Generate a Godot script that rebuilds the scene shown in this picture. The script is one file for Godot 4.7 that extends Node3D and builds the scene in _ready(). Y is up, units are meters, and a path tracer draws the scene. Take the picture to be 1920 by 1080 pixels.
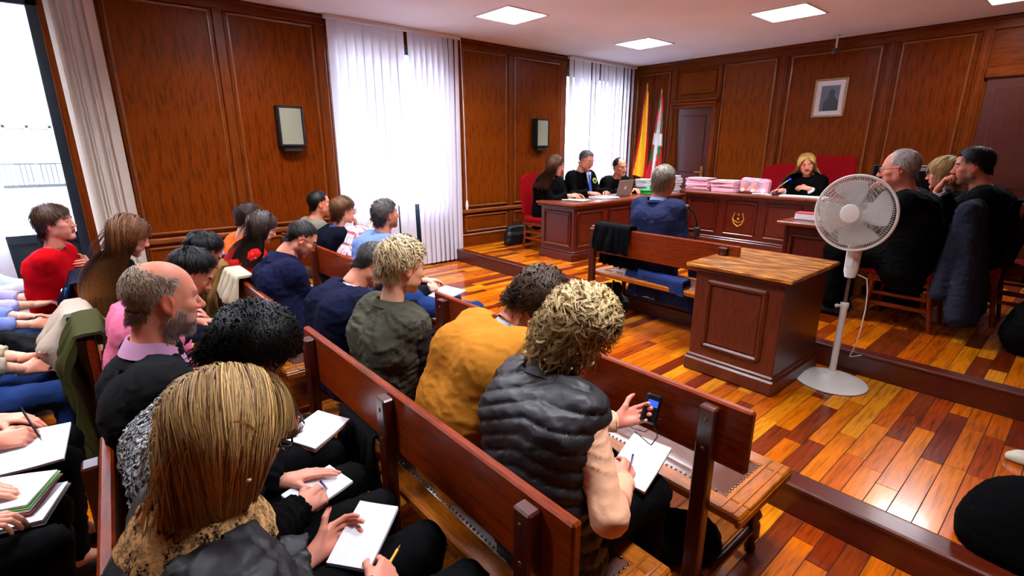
extends Node3D
# A courtroom in session. X runs towards the judge's wall, the window wall is at Z = -6.05, Y is up, metres.

const WALL_Z := -6.05      # window wall
const WALL_X := 8.18       # wall behind the judge
const CEIL := 3.17
const STEP1 := 2.44        # edge of the first step
const STEP2 := 4.10        # edge of the platform
const F1 := 0.17
const F2 := 0.34
const REAR := -2.6
const RIGHT := 1.5

var M := {}
var taken := {}
var rng := RandomNumberGenerator.new()
var fold := FastNoiseLite.new()
var fine := FastNoiseLite.new()


# ---------------------------------------------------------------- meshes
class Geo:
	var v := PackedVector3Array()
	var n := PackedVector3Array()
	var uv := PackedVector2Array()
	var c := PackedColorArray()
	var ix := PackedInt32Array()
	var col := Color(1, 1, 1)

	func vert(p: Vector3, nn: Vector3, t := Vector2.ZERO) -> int:
		v.append(p)
		n.append(nn)
		uv.append(t)
		c.append(col)
		return v.size() - 1

	# corners run counter-clockwise seen from outside
	func tri(a: int, b: int, d: int) -> void:
		ix.append(a)
		ix.append(d)
		ix.append(b)

	func quad_i(a: int, b: int, d: int, e: int) -> void:
		tri(a, b, d)
		tri(a, d, e)

	func quad(a: Vector3, b: Vector3, d: Vector3, e: Vector3, ta := Vector2.ZERO, tb := Vector2(1, 0), td := Vector2(1, 1), te := Vector2(0, 1)) -> void:
		var nn := (b - a).cross(d - a).normalized()
		quad_i(vert(a, nn, ta), vert(b, nn, tb), vert(d, nn, td), vert(e, nn, te))

	# a face of a convex body round centre o, whichever way its corners run; g is the axis of the grain
	func face(pts: Array, o: Vector3, xf: Transform3D, g: int, off: Vector2) -> void:
		var a: Vector3 = pts[0]
		var b: Vector3 = pts[1]
		var d: Vector3 = pts[2]
		var nn := (b - a).cross(d - a).normalized()
		var q := pts
		if nn.dot(a - o) < 0.0:
			nn = -nn
			q = pts.duplicate()
			q.reverse()
		var k := nn.abs().max_axis_index()
		var gu := g
		if k == g:
			gu = (g + 1) % 3
		var gv := 3 - k - gu
		var wn := (xf.basis * nn).normalized()
		var first := v.size()
		for p: Vector3 in q:
			vert(xf * p, wn, Vector2(p[gu], p[gv]) + off)
		for i in range(1, q.size() - 1):
			tri(first, first + i, first + i + 1)

	func box(centre: Vector3, size: Vector3, chamfer := 0.0, basis := Basis(), off := Vector2.ZERO, grain := -1) -> void:
		var e := size * 0.5
		var xf := Transform3D(basis, centre)
		var g := grain if grain >= 0 else int(size.max_axis_index())
		var ch := minf(chamfer, minf(e.x, minf(e.y, e.z)) * 0.9)
		for k in 3:
			var a := (k + 1) % 3
			var b := (k + 2) % 3
			for s in [-1.0, 1.0]:
				var pts := []
				for q in [[-1, -1], [1, -1], [1, 1], [-1, 1]]:
					var p := Vector3()
					p[k] = s * e[k]
					p[a] = q[0] * (e[a] - ch)
					p[b] = q[1] * (e[b] - ch)
					pts.append(p)
				face(pts, Vector3.ZERO, xf, g, off)
		if ch <= 0.0:
			return
		for k in 3:
			var a := (k + 1) % 3
			var b := (k + 2) % 3
			for sa in [-1.0, 1.0]:
				for sb in [-1.0, 1.0]:
					var pts := []
					for q in [[-1, 0], [1, 0], [1, 1], [-1, 1]]:
						var p := Vector3()
						p[k] = q[0] * (e[k] - ch)
						p[a] = sa * (e[a] - (ch if q[1] == 0 else 0.0))
						p[b] = sb * (e[b] - (0.0 if q[1] == 0 else ch))
						pts.append(p)
					face(pts, Vector3.ZERO, xf, g, off)
		for sx in [-1.0, 1.0]:
			for sy in [-1.0, 1.0]:
				for sz in [-1.0, 1.0]:
					face([Vector3(sx * e.x, sy * (e.y - ch), sz * (e.z - ch)), Vector3(sx * (e.x - ch), sy * e.y, sz * (e.z - ch)), Vector3(sx * (e.x - ch), sy * (e.y - ch), sz * e.z)], Vector3.ZERO, xf, g, off)

	# a box given by its two corners
	func span(lo: Vector3, hi: Vector3, chamfer := 0.0, off := Vector2.ZERO, grain := -1) -> void:
		box((lo + hi) * 0.5, (hi - lo).abs(), chamfer, Basis(), off, grain)

	# a tube along points; r is one radius or one per point
	func tube(pts: Array, r: Variant, seg := 8, caps := true, flat := 1.0) -> void:
		var m := pts.size()
		var up := Vector3.UP
		var d0: Vector3 = (pts[1] - pts[0]).normalized()
		if absf(d0.y) > 0.9:
			up = Vector3.RIGHT
		var side := d0.cross(up).normalized()
		var first := v.size()
		var along := 0.0
		for i in m:
			var p: Vector3 = pts[i]
			var d: Vector3 = (pts[mini(i + 1, m - 1)] - pts[maxi(i - 1, 0)]).normalized()
			side = (side - d * side.dot(d)).normalized()
			var other := side.cross(d)
			var rr: float = r[i] if r is Array or r is PackedFloat32Array else r
			if i > 0:
				along += p.distance_to(pts[i - 1])
			for k in seg + 1:
				var t := TAU * k / seg
				var nn := side * cos(t) + other * sin(t)
				vert(p + side * cos(t) * rr + other * sin(t) * rr * flat, nn, Vector2(along, rr * t))
		for i in m - 1:
			for k in seg:
				var a := first + i * (seg + 1) + k
				quad_i(a, a + seg + 1, a + seg + 2, a + 1)
		if caps:
			for e in [0, m - 1]:
				var d: Vector3 = (pts[1] - pts[0]).normalized() * -1.0 if e == 0 else (pts[m - 1] - pts[m - 2]).normalized()
				var o := vert(pts[e], d)
				for k in seg:
					var a := vert(v[first + e * (seg + 1) + k], d)
					var b := vert(v[first + e * (seg + 1) + k + 1], d)
					if e == 0:
						tri(o, a, b)
					else:
						tri(o, b, a)

	# profile: Vector2(radius, height) from the bottom up, outside to the right
	func lathe(profile: Array, seg: int, xf := Transform3D()) -> void:
		var first := v.size()
		var m := profile.size()
		for i in m:
			var a: Vector2 = profile[maxi(i - 1, 0)]
			var b: Vector2 = profile[mini(i + 1, m - 1)]
			var t := (b - a).normalized()
			var q: Vector2 = profile[i]
			for k in seg + 1:
				var w := TAU * k / seg
				var out := Vector3(cos(w), 0, -sin(w))
				vert(xf * (out * q.x + Vector3(0, q.y, 0)), (xf.basis * (out * t.y - Vector3(0, t.x, 0))).normalized(), Vector2(q.y, q.x * w))
		for i in m - 1:
			for k in seg:
				var a := first + i * (seg + 1) + k
				quad_i(a, a + 1, a + seg + 2, a + seg + 1)

	func ball(centre: Vector3, r: Vector3, seg := 12, basis := Basis()) -> void:
		var first := v.size()
		var rows := maxi(4, seg / 2)
		for i in rows + 1:
			var th := PI * i / rows - PI / 2
			for k in seg + 1:
				var w := TAU * k / seg
				var u := Vector3(cos(th) * cos(w), sin(th), -cos(th) * sin(w))
				vert(centre + basis * (u * r), (basis * (u / r)).normalized(), Vector2(w * r.x, th * r.y))
		for i in rows:
			for k in seg:
				var a := first + i * (seg + 1) + k
				quad_i(a, a + 1, a + seg + 2, a + seg + 1)

	# a grid of points, rows running one way and columns the other; smooth
	func sheet(rows: Array, closed := false, flip := false) -> void:
		var first := v.size()
		var m := rows.size()
		var w: int = rows[0].size()
		for i in m:
			for k in w:
				var p: Vector3 = rows[i][k]
				var dk: Vector3 = rows[i][(k + 1) % w if closed else mini(k + 1, w - 1)] - rows[i][(k - 1 + w) % w if closed else maxi(k - 1, 0)]
				var di: Vector3 = rows[mini(i + 1, m - 1)][k] - rows[maxi(i - 1, 0)][k]
				var nn := dk.cross(di).normalized()
				vert(p, -nn if flip else nn, Vector2(float(k) / (w - 1), float(i) / (m - 1)))
		for i in m - 1:
			for k in (w if closed else w - 1):
				var a := first + i * w + k
				var b := first + i * w + (k + 1) % w
				if flip:
					quad_i(a, a + w, b + w, b)
				else:
					quad_i(a, b, b + w, a + w)

	# a sheet with thickness: both faces and a rim
	func slab(rows: Array, thick: float) -> void:
		var m := rows.size()
		var w: int = rows[0].size()
		var back := []
		for i in m:
			var r := []
			for k in w:
				var dk: Vector3 = rows[i][mini(k + 1, w - 1)] - rows[i][maxi(k - 1, 0)]
				var di: Vector3 = rows[mini(i + 1, m - 1)][k] - rows[maxi(i - 1, 0)][k]
				r.append(rows[i][k] - dk.cross(di).normalized() * thick)
			back.append(r)
		sheet(rows)
		sheet(back, false, true)
		var rim_a := []
		var rim_b := []
		for k in w:
			rim_a.append(rows[0][k])
			rim_b.append(back[0][k])
		for i in range(1, m):
			rim_a.append(rows[i][w - 1])
			rim_b.append(back[i][w - 1])
		for k in range(w - 2, -1, -1):
			rim_a.append(rows[m - 1][k])
			rim_b.append(back[m - 1][k])
		for i in range(m - 2, -1, -1):
			rim_a.append(rows[i][0])
			rim_b.append(back[i][0])
		sheet([rim_b, rim_a])

	# a flat outline (counter-clockwise in its plane) pushed out along the plane's normal
	func prism(outline: PackedVector2Array, depth: float, xf := Transform3D()) -> void:
		var t := Geometry2D.triangulate_polygon(outline)
		var cw := Geometry2D.is_polygon_clockwise(outline)
		for z in [0.0, depth]:
			var nn := (xf.basis * Vector3(0, 0, 1 if z > 0.0 else -1)).normalized()
			var first := v.size()
			for q in outline:
				vert(xf * Vector3(q.x, q.y, z), nn, q)
			for i in range(0, t.size(), 3):
				var a := outline[t[i]]
				var b := outline[t[i + 1]]
				var d := outline[t[i + 2]]
				var ccw := (b - a).cross(d - a) > 0.0
				if ccw == (z > 0.0):
					tri(first + t[i], first + t[i + 1], first + t[i + 2])
				else:
					tri(first + t[i], first + t[i + 2], first + t[i + 1])
		var m := outline.size()
		for i in m:
			var a := outline[i]
			var b := outline[(i + 1) % m]
			if cw:
				var s := a
				a = b
				b = s
			quad(xf * Vector3(a.x, a.y, 0), xf * Vector3(b.x, b.y, 0), xf * Vector3(b.x, b.y, depth), xf * Vector3(a.x, a.y, depth))

	func add(o: Geo, xf := Transform3D(), mirror := false) -> void:
		var first := v.size()
		for i in o.v.size():
			var p := o.v[i]
			var q := o.n[i]
			if mirror:
				p.x = -p.x
				q.x = -q.x
			v.append(xf * p)
			n.append((xf.basis * q).normalized())
		uv.append_array(o.uv)
		c.append_array(o.c)
		for i in range(0, o.ix.size(), 3):
			ix.append(first + o.ix[i])
			ix.append(first + o.ix[i + (2 if mirror else 1)])
			ix.append(first + o.ix[i + (1 if mirror else 2)])

	func smooth() -> void:
		var acc := PackedVector3Array()
		acc.resize(v.size())
		for i in range(0, ix.size(), 3):
			var a := ix[i]
			var b := ix[i + 1]
			var d := ix[i + 2]
			var f := (v[d] - v[a]).cross(v[b] - v[a])
			acc[a] += f
			acc[b] += f
			acc[d] += f
		for i in v.size():
			n[i] = acc[i].normalized()

	func mesh() -> ArrayMesh:
		var a := []
		a.resize(Mesh.ARRAY_MAX)
		a[Mesh.ARRAY_VERTEX] = v
		a[Mesh.ARRAY_NORMAL] = n
		a[Mesh.ARRAY_TEX_UV] = uv
		a[Mesh.ARRAY_COLOR] = c
		a[Mesh.ARRAY_INDEX] = ix
		var m := ArrayMesh.new()
		m.add_surface_from_arrays(Mesh.PRIMITIVE_TRIANGLES, a)
		return m


# a distance field on a grid, meshed as surface nets
class Field:
	var o: Vector3
	var h: float
	var nx: int
	var ny: int
	var nz: int
	var d := PackedFloat32Array()

	func _init(lo: Vector3, hi: Vector3, cell: float) -> void:
		o = lo
		h = cell
		nx = int(ceil((hi.x - lo.x) / h)) + 1
		ny = int(ceil((hi.y - lo.y) / h)) + 1
		nz = int(ceil((hi.z - lo.z) / h)) + 1
		d.resize(nx * ny * nz)
		d.fill(1.0)

	func cap(a: Vector3, b: Vector3, ra: float, rb: float, k: float) -> void:
		var m := maxf(ra, rb) + maxf(k, 3.0 * h)
		var lo := (a.min(b) - Vector3(m, m, m) - o) / h
		var hi := (a.max(b) + Vector3(m, m, m) - o) / h
		var x0 := maxi(0, int(lo.x))
		var x1 := mini(nx, int(hi.x) + 2)
		var y0 := maxi(0, int(lo.y))
		var y1 := mini(ny, int(hi.y) + 2)
		var z0 := maxi(0, int(lo.z))
		var z1 := mini(nz, int(hi.z) + 2)
		var ab := b - a
		var abx := ab.x
		var aby := ab.y
		var abz := ab.z
		var il := 1.0 / maxf(ab.length_squared(), 1e-9)
		var dr := rb - ra
		var ik := 0.25 / k
		for iz in range(z0, z1):
			var pz := o.z + iz * h - a.z
			for iy in range(y0, y1):
				var py := o.y + iy * h - a.y
				var w := py * aby + pz * abz
				var px := o.x + x0 * h - a.x
				var at := (iz * ny + iy) * nx + x0
				for i in range(x0, x1):
					var t := clampf((px * abx + w) * il, 0.0, 1.0)
					var qx := px - abx * t
					var qy := py - aby * t
					var qz := pz - abz * t
					var s := sqrt(qx * qx + qy * qy + qz * qz) - ra - dr * t
					var was := d[at]
					var e := s - was
					if e < k:
						var hh := k - absf(e)
						d[at] = minf(s, was) - (hh * hh * ik if hh > 0.0 else 0.0)
					at += 1
					px += h

	# an ellipsoid; cut takes it away instead
	func egg(centre: Vector3, r: Vector3, k: float, basis := Basis(), cut := false) -> void:
		var m := maxf(r.x, maxf(r.y, r.z)) + maxf(k, 3.0 * h)
		var lo := (centre - Vector3(m, m, m) - o) / h
		var hi := (centre + Vector3(m, m, m) - o) / h
		var x0 := maxi(0, int(lo.x))
		var x1 := mini(nx, int(hi.x) + 2)
		var inv := basis.transposed()
		var ir := Vector3.ONE / r
		for iz in range(maxi(0, int(lo.z)), mini(nz, int(hi.z) + 2)):
			for iy in range(maxi(0, int(lo.y)), mini(ny, int(hi.y) + 2)):
				var at := (iz * ny + iy) * nx + x0
				for i in range(x0, x1):
					var p := inv * (Vector3(o.x + i * h, o.y + iy * h, o.z + iz * h) - centre) * ir
					var k0 := p.length()
					var k1 := (p * ir).length()
					var s := k0 * (k0 - 1.0) / maxf(k1, 1e-6)
					var was := d[at]
					if cut:
						s = -s
						var hh := maxf(k - absf(s - was), 0.0)
						d[at] = maxf(s, was) + hh * hh * 0.25 / k
					else:
						var hh := maxf(k - absf(s - was), 0.0)
						d[at] = minf(s, was) - hh * hh * 0.25 / k
					at += 1

	# takes away what lies on the far side of a plane, within reach of a point
	func trim(at_point: Vector3, normal: Vector3, reach: float) -> void:
		var lo := (at_point - Vector3.ONE * reach - o) / h
		var hi := (at_point + Vector3.ONE * reach - o) / h
		for iz in range(maxi(0, int(lo.z)), mini(nz, int(hi.z) + 2)):
			for iy in range(maxi(0, int(lo.y)), mini(ny, int(hi.y) + 2)):
				for i in range(maxi(0, int(lo.x)), mini(nx, int(hi.x) + 2)):
					var p := Vector3(o.x + i * h, o.y + iy * h, o.z + iz * h) - at_point
					if p.length() < reach:
						var at := (iz * ny + iy) * nx + i
						d[at] = maxf(d[at], p.dot(normal))

	func net(g: Geo) -> void:
		var cell := PackedInt32Array()
		cell.resize(nx * ny * nz)
		cell.fill(-1)
		var sy := nx
		var sz := nx * ny
		var lim := 3.0 * h
		for z in nz - 1:
			for y in ny - 1:
				var at := z * sz + y * sy - 1
				for x in nx - 1:
					at += 1
					var d0 := d[at]
					if d0 > lim or d0 < -lim:
						continue
					var d1 := d[at + 1]
					var d2 := d[at + sy]
					var d3 := d[at + sy + 1]
					var d4 := d[at + sz]
					var d5 := d[at + sz + 1]
					var d6 := d[at + sz + sy]
					var d7 := d[at + sz + sy + 1]
					var inside := int(d0 < 0) + int(d1 < 0) + int(d2 < 0) + int(d3 < 0) + int(d4 < 0) + int(d5 < 0) + int(d6 < 0) + int(d7 < 0)
					if inside == 0 or inside == 8:
						continue
					var s := Vector3()
					var m := 0
					if (d0 < 0) != (d1 < 0): s += Vector3(d0 / (d0 - d1), 0, 0); m += 1
					if (d2 < 0) != (d3 < 0): s += Vector3(d2 / (d2 - d3), 1, 0); m += 1
					if (d4 < 0) != (d5 < 0): s += Vector3(d4 / (d4 - d5), 0, 1); m += 1
					if (d6 < 0) != (d7 < 0): s += Vector3(d6 / (d6 - d7), 1, 1); m += 1
					if (d0 < 0) != (d2 < 0): s += Vector3(0, d0 / (d0 - d2), 0); m += 1
					if (d1 < 0) != (d3 < 0): s += Vector3(1, d1 / (d1 - d3), 0); m += 1
					if (d4 < 0) != (d6 < 0): s += Vector3(0, d4 / (d4 - d6), 1); m += 1
					if (d5 < 0) != (d7 < 0): s += Vector3(1, d5 / (d5 - d7), 1); m += 1
					if (d0 < 0) != (d4 < 0): s += Vector3(0, 0, d0 / (d0 - d4)); m += 1
					if (d1 < 0) != (d5 < 0): s += Vector3(1, 0, d1 / (d1 - d5)); m += 1
					if (d2 < 0) != (d6 < 0): s += Vector3(0, 1, d2 / (d2 - d6)); m += 1
					if (d3 < 0) != (d7 < 0): s += Vector3(1, 1, d3 / (d3 - d7)); m += 1
					cell[at] = g.vert(o + (Vector3(x, y, z) + s / m) * h, Vector3.UP)
					if y > 0 and z > 0 and (d0 < 0) != (d1 < 0):
						link(g, cell[at - sy - sz], cell[at - sz], cell[at], cell[at - sy], d0 < 0)
					if x > 0 and z > 0 and (d0 < 0) != (d2 < 0):
						link(g, cell[at - sz - 1], cell[at - 1], cell[at], cell[at - sz], d0 < 0)
					if x > 0 and y > 0 and (d0 < 0) != (d4 < 0):
						link(g, cell[at - 1 - sy], cell[at - sy], cell[at], cell[at - 1], d0 < 0)

	func link(g: Geo, a: int, b: int, e: int, f: int, out: bool) -> void:
		if a < 0 or b < 0 or e < 0 or f < 0:
			return
		if out:
			g.quad_i(a, b, e, f)
		else:
			g.quad_i(a, f, e, b)


# ---------------------------------------------------------------- naming
func numbered(called: String) -> String:
	if not taken.has(called):
		taken[called] = 0
		return called
	taken[called] += 1
	return "%s_%03d" % [called, taken[called]]


func tag(o: Node, label: String, category: String, group := "") -> Node:
	o.set_meta("label", label)
	o.set_meta("category", category)
	if group:
		o.set_meta("group", group)
	return o


func thing(called: String, label: String, category: String, at := Vector3.ZERO, turn := 0.0, group := "") -> Node3D:
	var o := Node3D.new()
	o.name = numbered(called)
	add_child(o)
	o.position = at
	o.rotation.y = turn
	tag(o, label, category, group)
	return o


func obj(called: String, g: Variant, m: Material, parent: Node = null, at := Vector3.ZERO, turn := 0.0) -> MeshInstance3D:
	var o := MeshInstance3D.new()
	o.mesh = g.mesh() if g is Geo else g
	o.material_override = m
	o.position = at
	o.rotation.y = turn
	if parent == null:
		o.name = numbered(called)
		add_child(o)
	else:
		o.name = called
		parent.add_child(o, true)
	return o


func struct(called: String, g: Geo, m: Material, parent: Node = null) -> MeshInstance3D:
	var o := obj(called, g, m, parent)
	if parent == null:
		o.set_meta("kind", "structure")
	return o


func off() -> Vector2:
	return Vector2(rng.randf() * 5.0, rng.randf() * 5.0)


func boxy(centre: Vector3, size: Vector3, chamfer := 0.004, basis := Basis()) -> Geo:
	var g := Geo.new()
	g.box(centre, size, chamfer, basis, off())
	return g


func spanned(lo: Vector3, hi: Vector3, chamfer := 0.004) -> Geo:
	var g := Geo.new()
	g.span(lo, hi, chamfer, off())
	return g


func tubed(pts: Array, r: Variant, seg := 8) -> Geo:
	var g := Geo.new()
	g.tube(pts, r, seg)
	return g


func curve(pts: Array, steps: int) -> Array:
	var cv := Curve3D.new()
	for i in pts.size():
		var p: Vector3 = pts[i]
		var t: Vector3 = (pts[mini(i + 1, pts.size() - 1)] - pts[maxi(i - 1, 0)]) / 6.0
		cv.add_point(p, -t, t)
	var out := []
	var n := cv.get_baked_length()
	for i in steps + 1:
		out.append(cv.sample_baked(n * i / steps))
	return out


func lin(c: Color) -> Color:
	return c.srgb_to_linear()


const LAMP := 15.0


func _ready() -> void:
	rng.seed = 20240611
	fold.frequency = 1.0
	fold.seed = 5
	fold.fractal_octaves = 2
	fine.frequency = 1.0
	fine.seed = 12
	fine.fractal_octaves = 2
	# camera
	var cam := Camera3D.new()
	cam.name = "camera"
	cam.fov = rad_to_deg(2.0 * atan(540.0 / 942.0))
	cam.near = 0.05
	cam.far = 100.0
	cam.position = Vector3(0, 1.75, 0)
	cam.rotation = Vector3(-atan(262.0 / 942.0), deg_to_rad(49.2 - 90.0), 0)
	add_child(cam)
	cam.current = true
	# overcast sky outside the windows
	var env := Environment.new()
	var sm := ProceduralSkyMaterial.new()
	sm.sky_top_color = Color(0.82, 0.88, 1.0)
	sm.sky_horizon_color = Color(0.95, 0.97, 1.0)
	sm.ground_bottom_color = Color(0.45, 0.45, 0.46)
	sm.ground_horizon_color = Color(0.8, 0.82, 0.85)
	sm.sun_angle_max = 0.0
	sm.sky_energy_multiplier = SKY
	sm.ground_energy_multiplier = SKY
	var sky := Sky.new()
	sky.sky_material = sm
	env.background_mode = Environment.BG_SKY
	env.sky = sky
	env.tonemap_mode = Environment.TONE_MAPPER_LINEAR
	env.tonemap_exposure = 1.0
	env.sdfgi_enabled = true
	env.ssao_enabled = true
	env.ssil_enabled = true
	var we := WorldEnvironment.new()
	we.name = "environment"
	we.environment = env
	add_child(we)
	make_materials()
	M.lamp_glass = plain(Color(0.55, 0.55, 0.47), 0.12)
	# the room
	build_shell()
	build_street()
	var where := ["ceiling light nearest the middle window", "ceiling light nearest the corner with the flags", "ceiling light before the judge's portrait", "ceiling light over the blue-suited man's bench, out of frame", "ceiling light over the left benches, out of frame", "ceiling light over the foreground benches, out of frame", "ceiling light over the right aisle, out of frame", "ceiling light over the right desk, out of frame", "ceiling light behind the audience, out of frame", "ceiling light behind the jeans row, out of frame"]
	for i in FIXTURES.size():
		build_fixture(FIXTURES[i], "square louvred " + where[i])
	build_sconce(1.94, 1.98, "metal-framed wall lamp between the near and middle windows")
	build_sconce(5.76, 1.98, "metal-framed wall lamp left of the far window")
	build_things()
	build_cast()


const SKY := 4.2


# ---------------------------------------------------------------- materials
func noise_tex(size: int, freq: float, ramp: Array, seed_ := 1, octaves := 4, normal := false, kind := FastNoiseLite.TYPE_SIMPLEX_SMOOTH) -> NoiseTexture2D:
	var f := FastNoiseLite.new()
	f.noise_type = kind
	f.seed = seed_
	f.frequency = freq
	f.fractal_octaves = octaves
	var t := NoiseTexture2D.new()
	t.width = size
	t.height = size
	t.seamless = true
	t.noise = f
	if normal:
		t.as_normal_map = true
	elif ramp.size():
		var g := Gradient.new()
		var offs := PackedFloat32Array()
		var cols := PackedColorArray()
		for r in ramp:
			offs.append(r[0])
			cols.append(r[1])
		g.offsets = offs
		g.colors = cols
		t.color_ramp = g
	return t


func grey(x: float) -> Color:
	return Color(x, x, x)


func plain(c: Color, rough := 0.6, metal := 0.0) -> StandardMaterial3D:
	var m := StandardMaterial3D.new()
	m.albedo_color = c
	m.roughness = rough
	m.metallic = metal
	return m


# wood: a fine grain along u over a broad figure
func wood(c: Color, rough: float, coat := 0.0, su := 0.9, sv := 9.0, soft := false) -> StandardMaterial3D:
	var m := plain(c, rough)
	m.albedo_texture = T.veneer if soft else T.grain
	m.uv1_scale = Vector3(su, sv, 1)
	m.detail_enabled = true
	m.detail_albedo = T.figure
	m.detail_blend_mode = BaseMaterial3D.BLEND_MODE_MUL
	m.detail_uv_layer = BaseMaterial3D.DETAIL_UV_1
	m.heightmap_enabled = true
	m.heightmap_texture = T.grain
	m.heightmap_scale = 0.004
	if coat > 0.0:
		m.clearcoat_enabled = true
		m.clearcoat = coat
		m.clearcoat_roughness = 0.12
	return m


var T := {}
var cloths := {}


func cloth(c: Color, rough := 0.9, crease := 1.0, tex: Texture2D = null, scale := 4.0, rim := 0.0) -> StandardMaterial3D:
	var key := [c, rough, crease, tex, scale]
	if cloths.has(key):
		return cloths[key]
	var m := plain(c, rough)
	m.uv1_triplanar = true
	m.uv1_scale = Vector3.ONE * scale
	if tex:
		m.albedo_texture = tex
	m.heightmap_enabled = true
	m.heightmap_texture = T.crease
	m.heightmap_scale = 0.2 * crease
	m.metallic_specular = 0.16 if rough > 0.6 else 0.45
	if tex == null and maxf(c.r, maxf(c.g, c.b)) < 0.05:
		m.albedo_color = Color(c.r * 0.7, c.g * 0.7, c.b * 0.75)
	m.rim_enabled = rim > 0.0
	m.rim = rim
	m.rim_tint = 0.6
	cloths[key] = m
	return m


func make_materials() -> void:
	T.grain = noise_tex(1024, 0.012, [[0.0, grey(0.60)], [0.35, grey(0.84)], [0.55, grey(0.95)], [0.75, grey(0.82)], [1.0, grey(1.0)]], 3, 5)
	T.veneer = noise_tex(1024, 0.012, [[0.0, grey(0.80)], [0.5, grey(0.93)], [1.0, grey(1.0)]], 13, 5)
	T.figure = noise_tex(512, 0.010, [[0.0, grey(0.74)], [0.45, grey(0.95)], [1.0, grey(1.0)]], 8, 3)
	T.crease = noise_tex(512, 0.012, [], 21, 4)
	T.speck = noise_tex(256, 0.09, [[0.0, grey(0.02)], [0.42, grey(0.05)], [0.55, grey(0.35)], [0.7, grey(1.0)]], 5, 2)
	T.knit = noise_tex(256, 0.12, [], 6, 2)
	T.paper = noise_tex(256, 0.05, [[0.0, grey(0.96)], [1.0, grey(1.0)]], 31, 3)
	T.plaster = noise_tex(512, 0.02, [[0.0, grey(0.93)], [1.0, grey(1.0)]], 41, 4)
	T.wear = noise_tex(512, 0.012, [[0.0, Color(0.34, 0.16, 0.05)], [0.45, Color(0.58, 0.33, 0.09)], [0.62, Color(0.74, 0.48, 0.16)], [1.0, Color(0.88, 0.68, 0.36)]], 51, 4)
	# tartan shirt
	var im := Image.create(128, 128, false, Image.FORMAT_RGB8)
	for y in 128:
		for x in 128:
			var c := Color(0.86, 0.82, 0.82)
			for q in [x, y]:
				var w: int = q % 64
				if w < 14:
					c = c * Color(0.72, 0.36, 0.42)
				elif w > 30 and w < 36:
					c = c * Color(0.62, 0.52, 0.62)
			im.set_pixel(x, y, c)
	T.tartan = ImageTexture.create_from_image(im)
	# leopard: dark broken rings on tan
	var cell := FastNoiseLite.new()
	cell.noise_type = FastNoiseLite.TYPE_CELLULAR
	cell.cellular_return_type = FastNoiseLite.RETURN_DISTANCE
	cell.frequency = 0.038
	cell.seed = 4
	var wob := FastNoiseLite.new()
	wob.frequency = 0.05
	wob.seed = 9
	im = Image.create(256, 256, false, Image.FORMAT_RGB8)
	for y in 256:
		for x in 256:
			var e := cell.get_noise_2d(x, y) + 0.22 * wob.get_noise_2d(x * 2.2, y * 2.2)
			var c := Color(0.80, 0.62, 0.40)
			if e < -0.88:
				c = Color(0.52, 0.33, 0.17)
			elif e < -0.57 and wob.get_noise_2d(x * 3.0 + 70, y * 3.0) > -0.28:
				c = Color(0.07, 0.045, 0.035)
			im.set_pixel(x, y, c)
	T.leopard = ImageTexture.create_from_image(im)
	# patterned print (blue, white)
	im = Image.create(128, 128, false, Image.FORMAT_RGB8)
	for y in 128:
		for x in 128:
			var e := wob.get_noise_2d(x * 4.0, y * 4.0)
			im.set_pixel(x, y, Color(0.78, 0.80, 0.90) if e > 0.05 else Color(0.30, 0.34, 0.58) if e > -0.25 else Color(0.55, 0.35, 0.45))
	T.print = ImageTexture.create_from_image(im)

	M.panel = []
	for c in [Color(0.43, 0.175, 0.018), Color(0.42, 0.165, 0.014), Color(0.46, 0.20, 0.020)]:
		var m := wood(c, 0.36, 0.0, 0.5, 4.0, true)
		m.metallic_specular = 0.16
		M.panel.append(m)
	M.trim = wood(Color(0.44, 0.185, 0.020), 0.34, 0.0, 0.6, 6.0, true)
	M.trim.metallic_specular = 0.22
	M.trim_light = wood(Color(0.55, 0.27, 0.035), 0.32, 0.15, 0.8, 10.0)
	M.darkwood = wood(Color(0.32, 0.10, 0.03), 0.3, 0.4, 0.8, 8.0)
	M.desk = wood(Color(0.36, 0.085, 0.025), 0.3, 0.15, 0.7, 7.0)
	M.desk_top = wood(Color(0.52, 0.22, 0.05), 0.28, 0.2, 0.7, 7.0)
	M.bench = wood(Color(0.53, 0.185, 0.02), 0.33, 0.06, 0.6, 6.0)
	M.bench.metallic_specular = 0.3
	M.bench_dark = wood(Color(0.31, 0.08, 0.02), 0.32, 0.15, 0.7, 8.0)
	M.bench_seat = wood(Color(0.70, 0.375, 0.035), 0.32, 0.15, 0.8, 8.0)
	M.table = wood(Color(0.38, 0.13, 0.02), 0.38, 0.08, 0.7, 7.0)
	M.riser = wood(Color(0.36, 0.10, 0.02), 0.32, 0.12, 0.6, 8.0)
	M.subfloor = plain(Color(0.08, 0.03, 0.015), 0.8)
	M.plank = []
	for c in [Color(0.86, 0.45, 0.03), Color(0.90, 0.52, 0.06), Color(0.77, 0.35, 0.025), Color(0.62, 0.23, 0.02), Color(0.48, 0.15, 0.02), Color(0.92, 0.57, 0.10), Color(0.80, 0.39, 0.03), Color(0.50, 0.19, 0.05)]:
		var m := wood(c, 0.20, 0.25, 0.45, 6.0, true)
		m.heightmap_enabled = false
		m.clearcoat_roughness = 0.09
		M.plank.append(m)
	M.table_top = plain(Color(1, 1, 1), 0.3)
	M.table_top.albedo_texture = T.wear
	M.table_top.uv1_scale = Vector3(0.8, 3.2, 1)
	M.table_top.clearcoat_enabled = true
	M.table_top.clearcoat = 0.5
	M.table_top.clearcoat_roughness = 0.2
	M.leather = plain(Color(0.33, 0.20, 0.155), 0.27)
	M.leather.uv1_triplanar = true
	M.leather.uv1_scale = Vector3.ONE * 8.0
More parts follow.
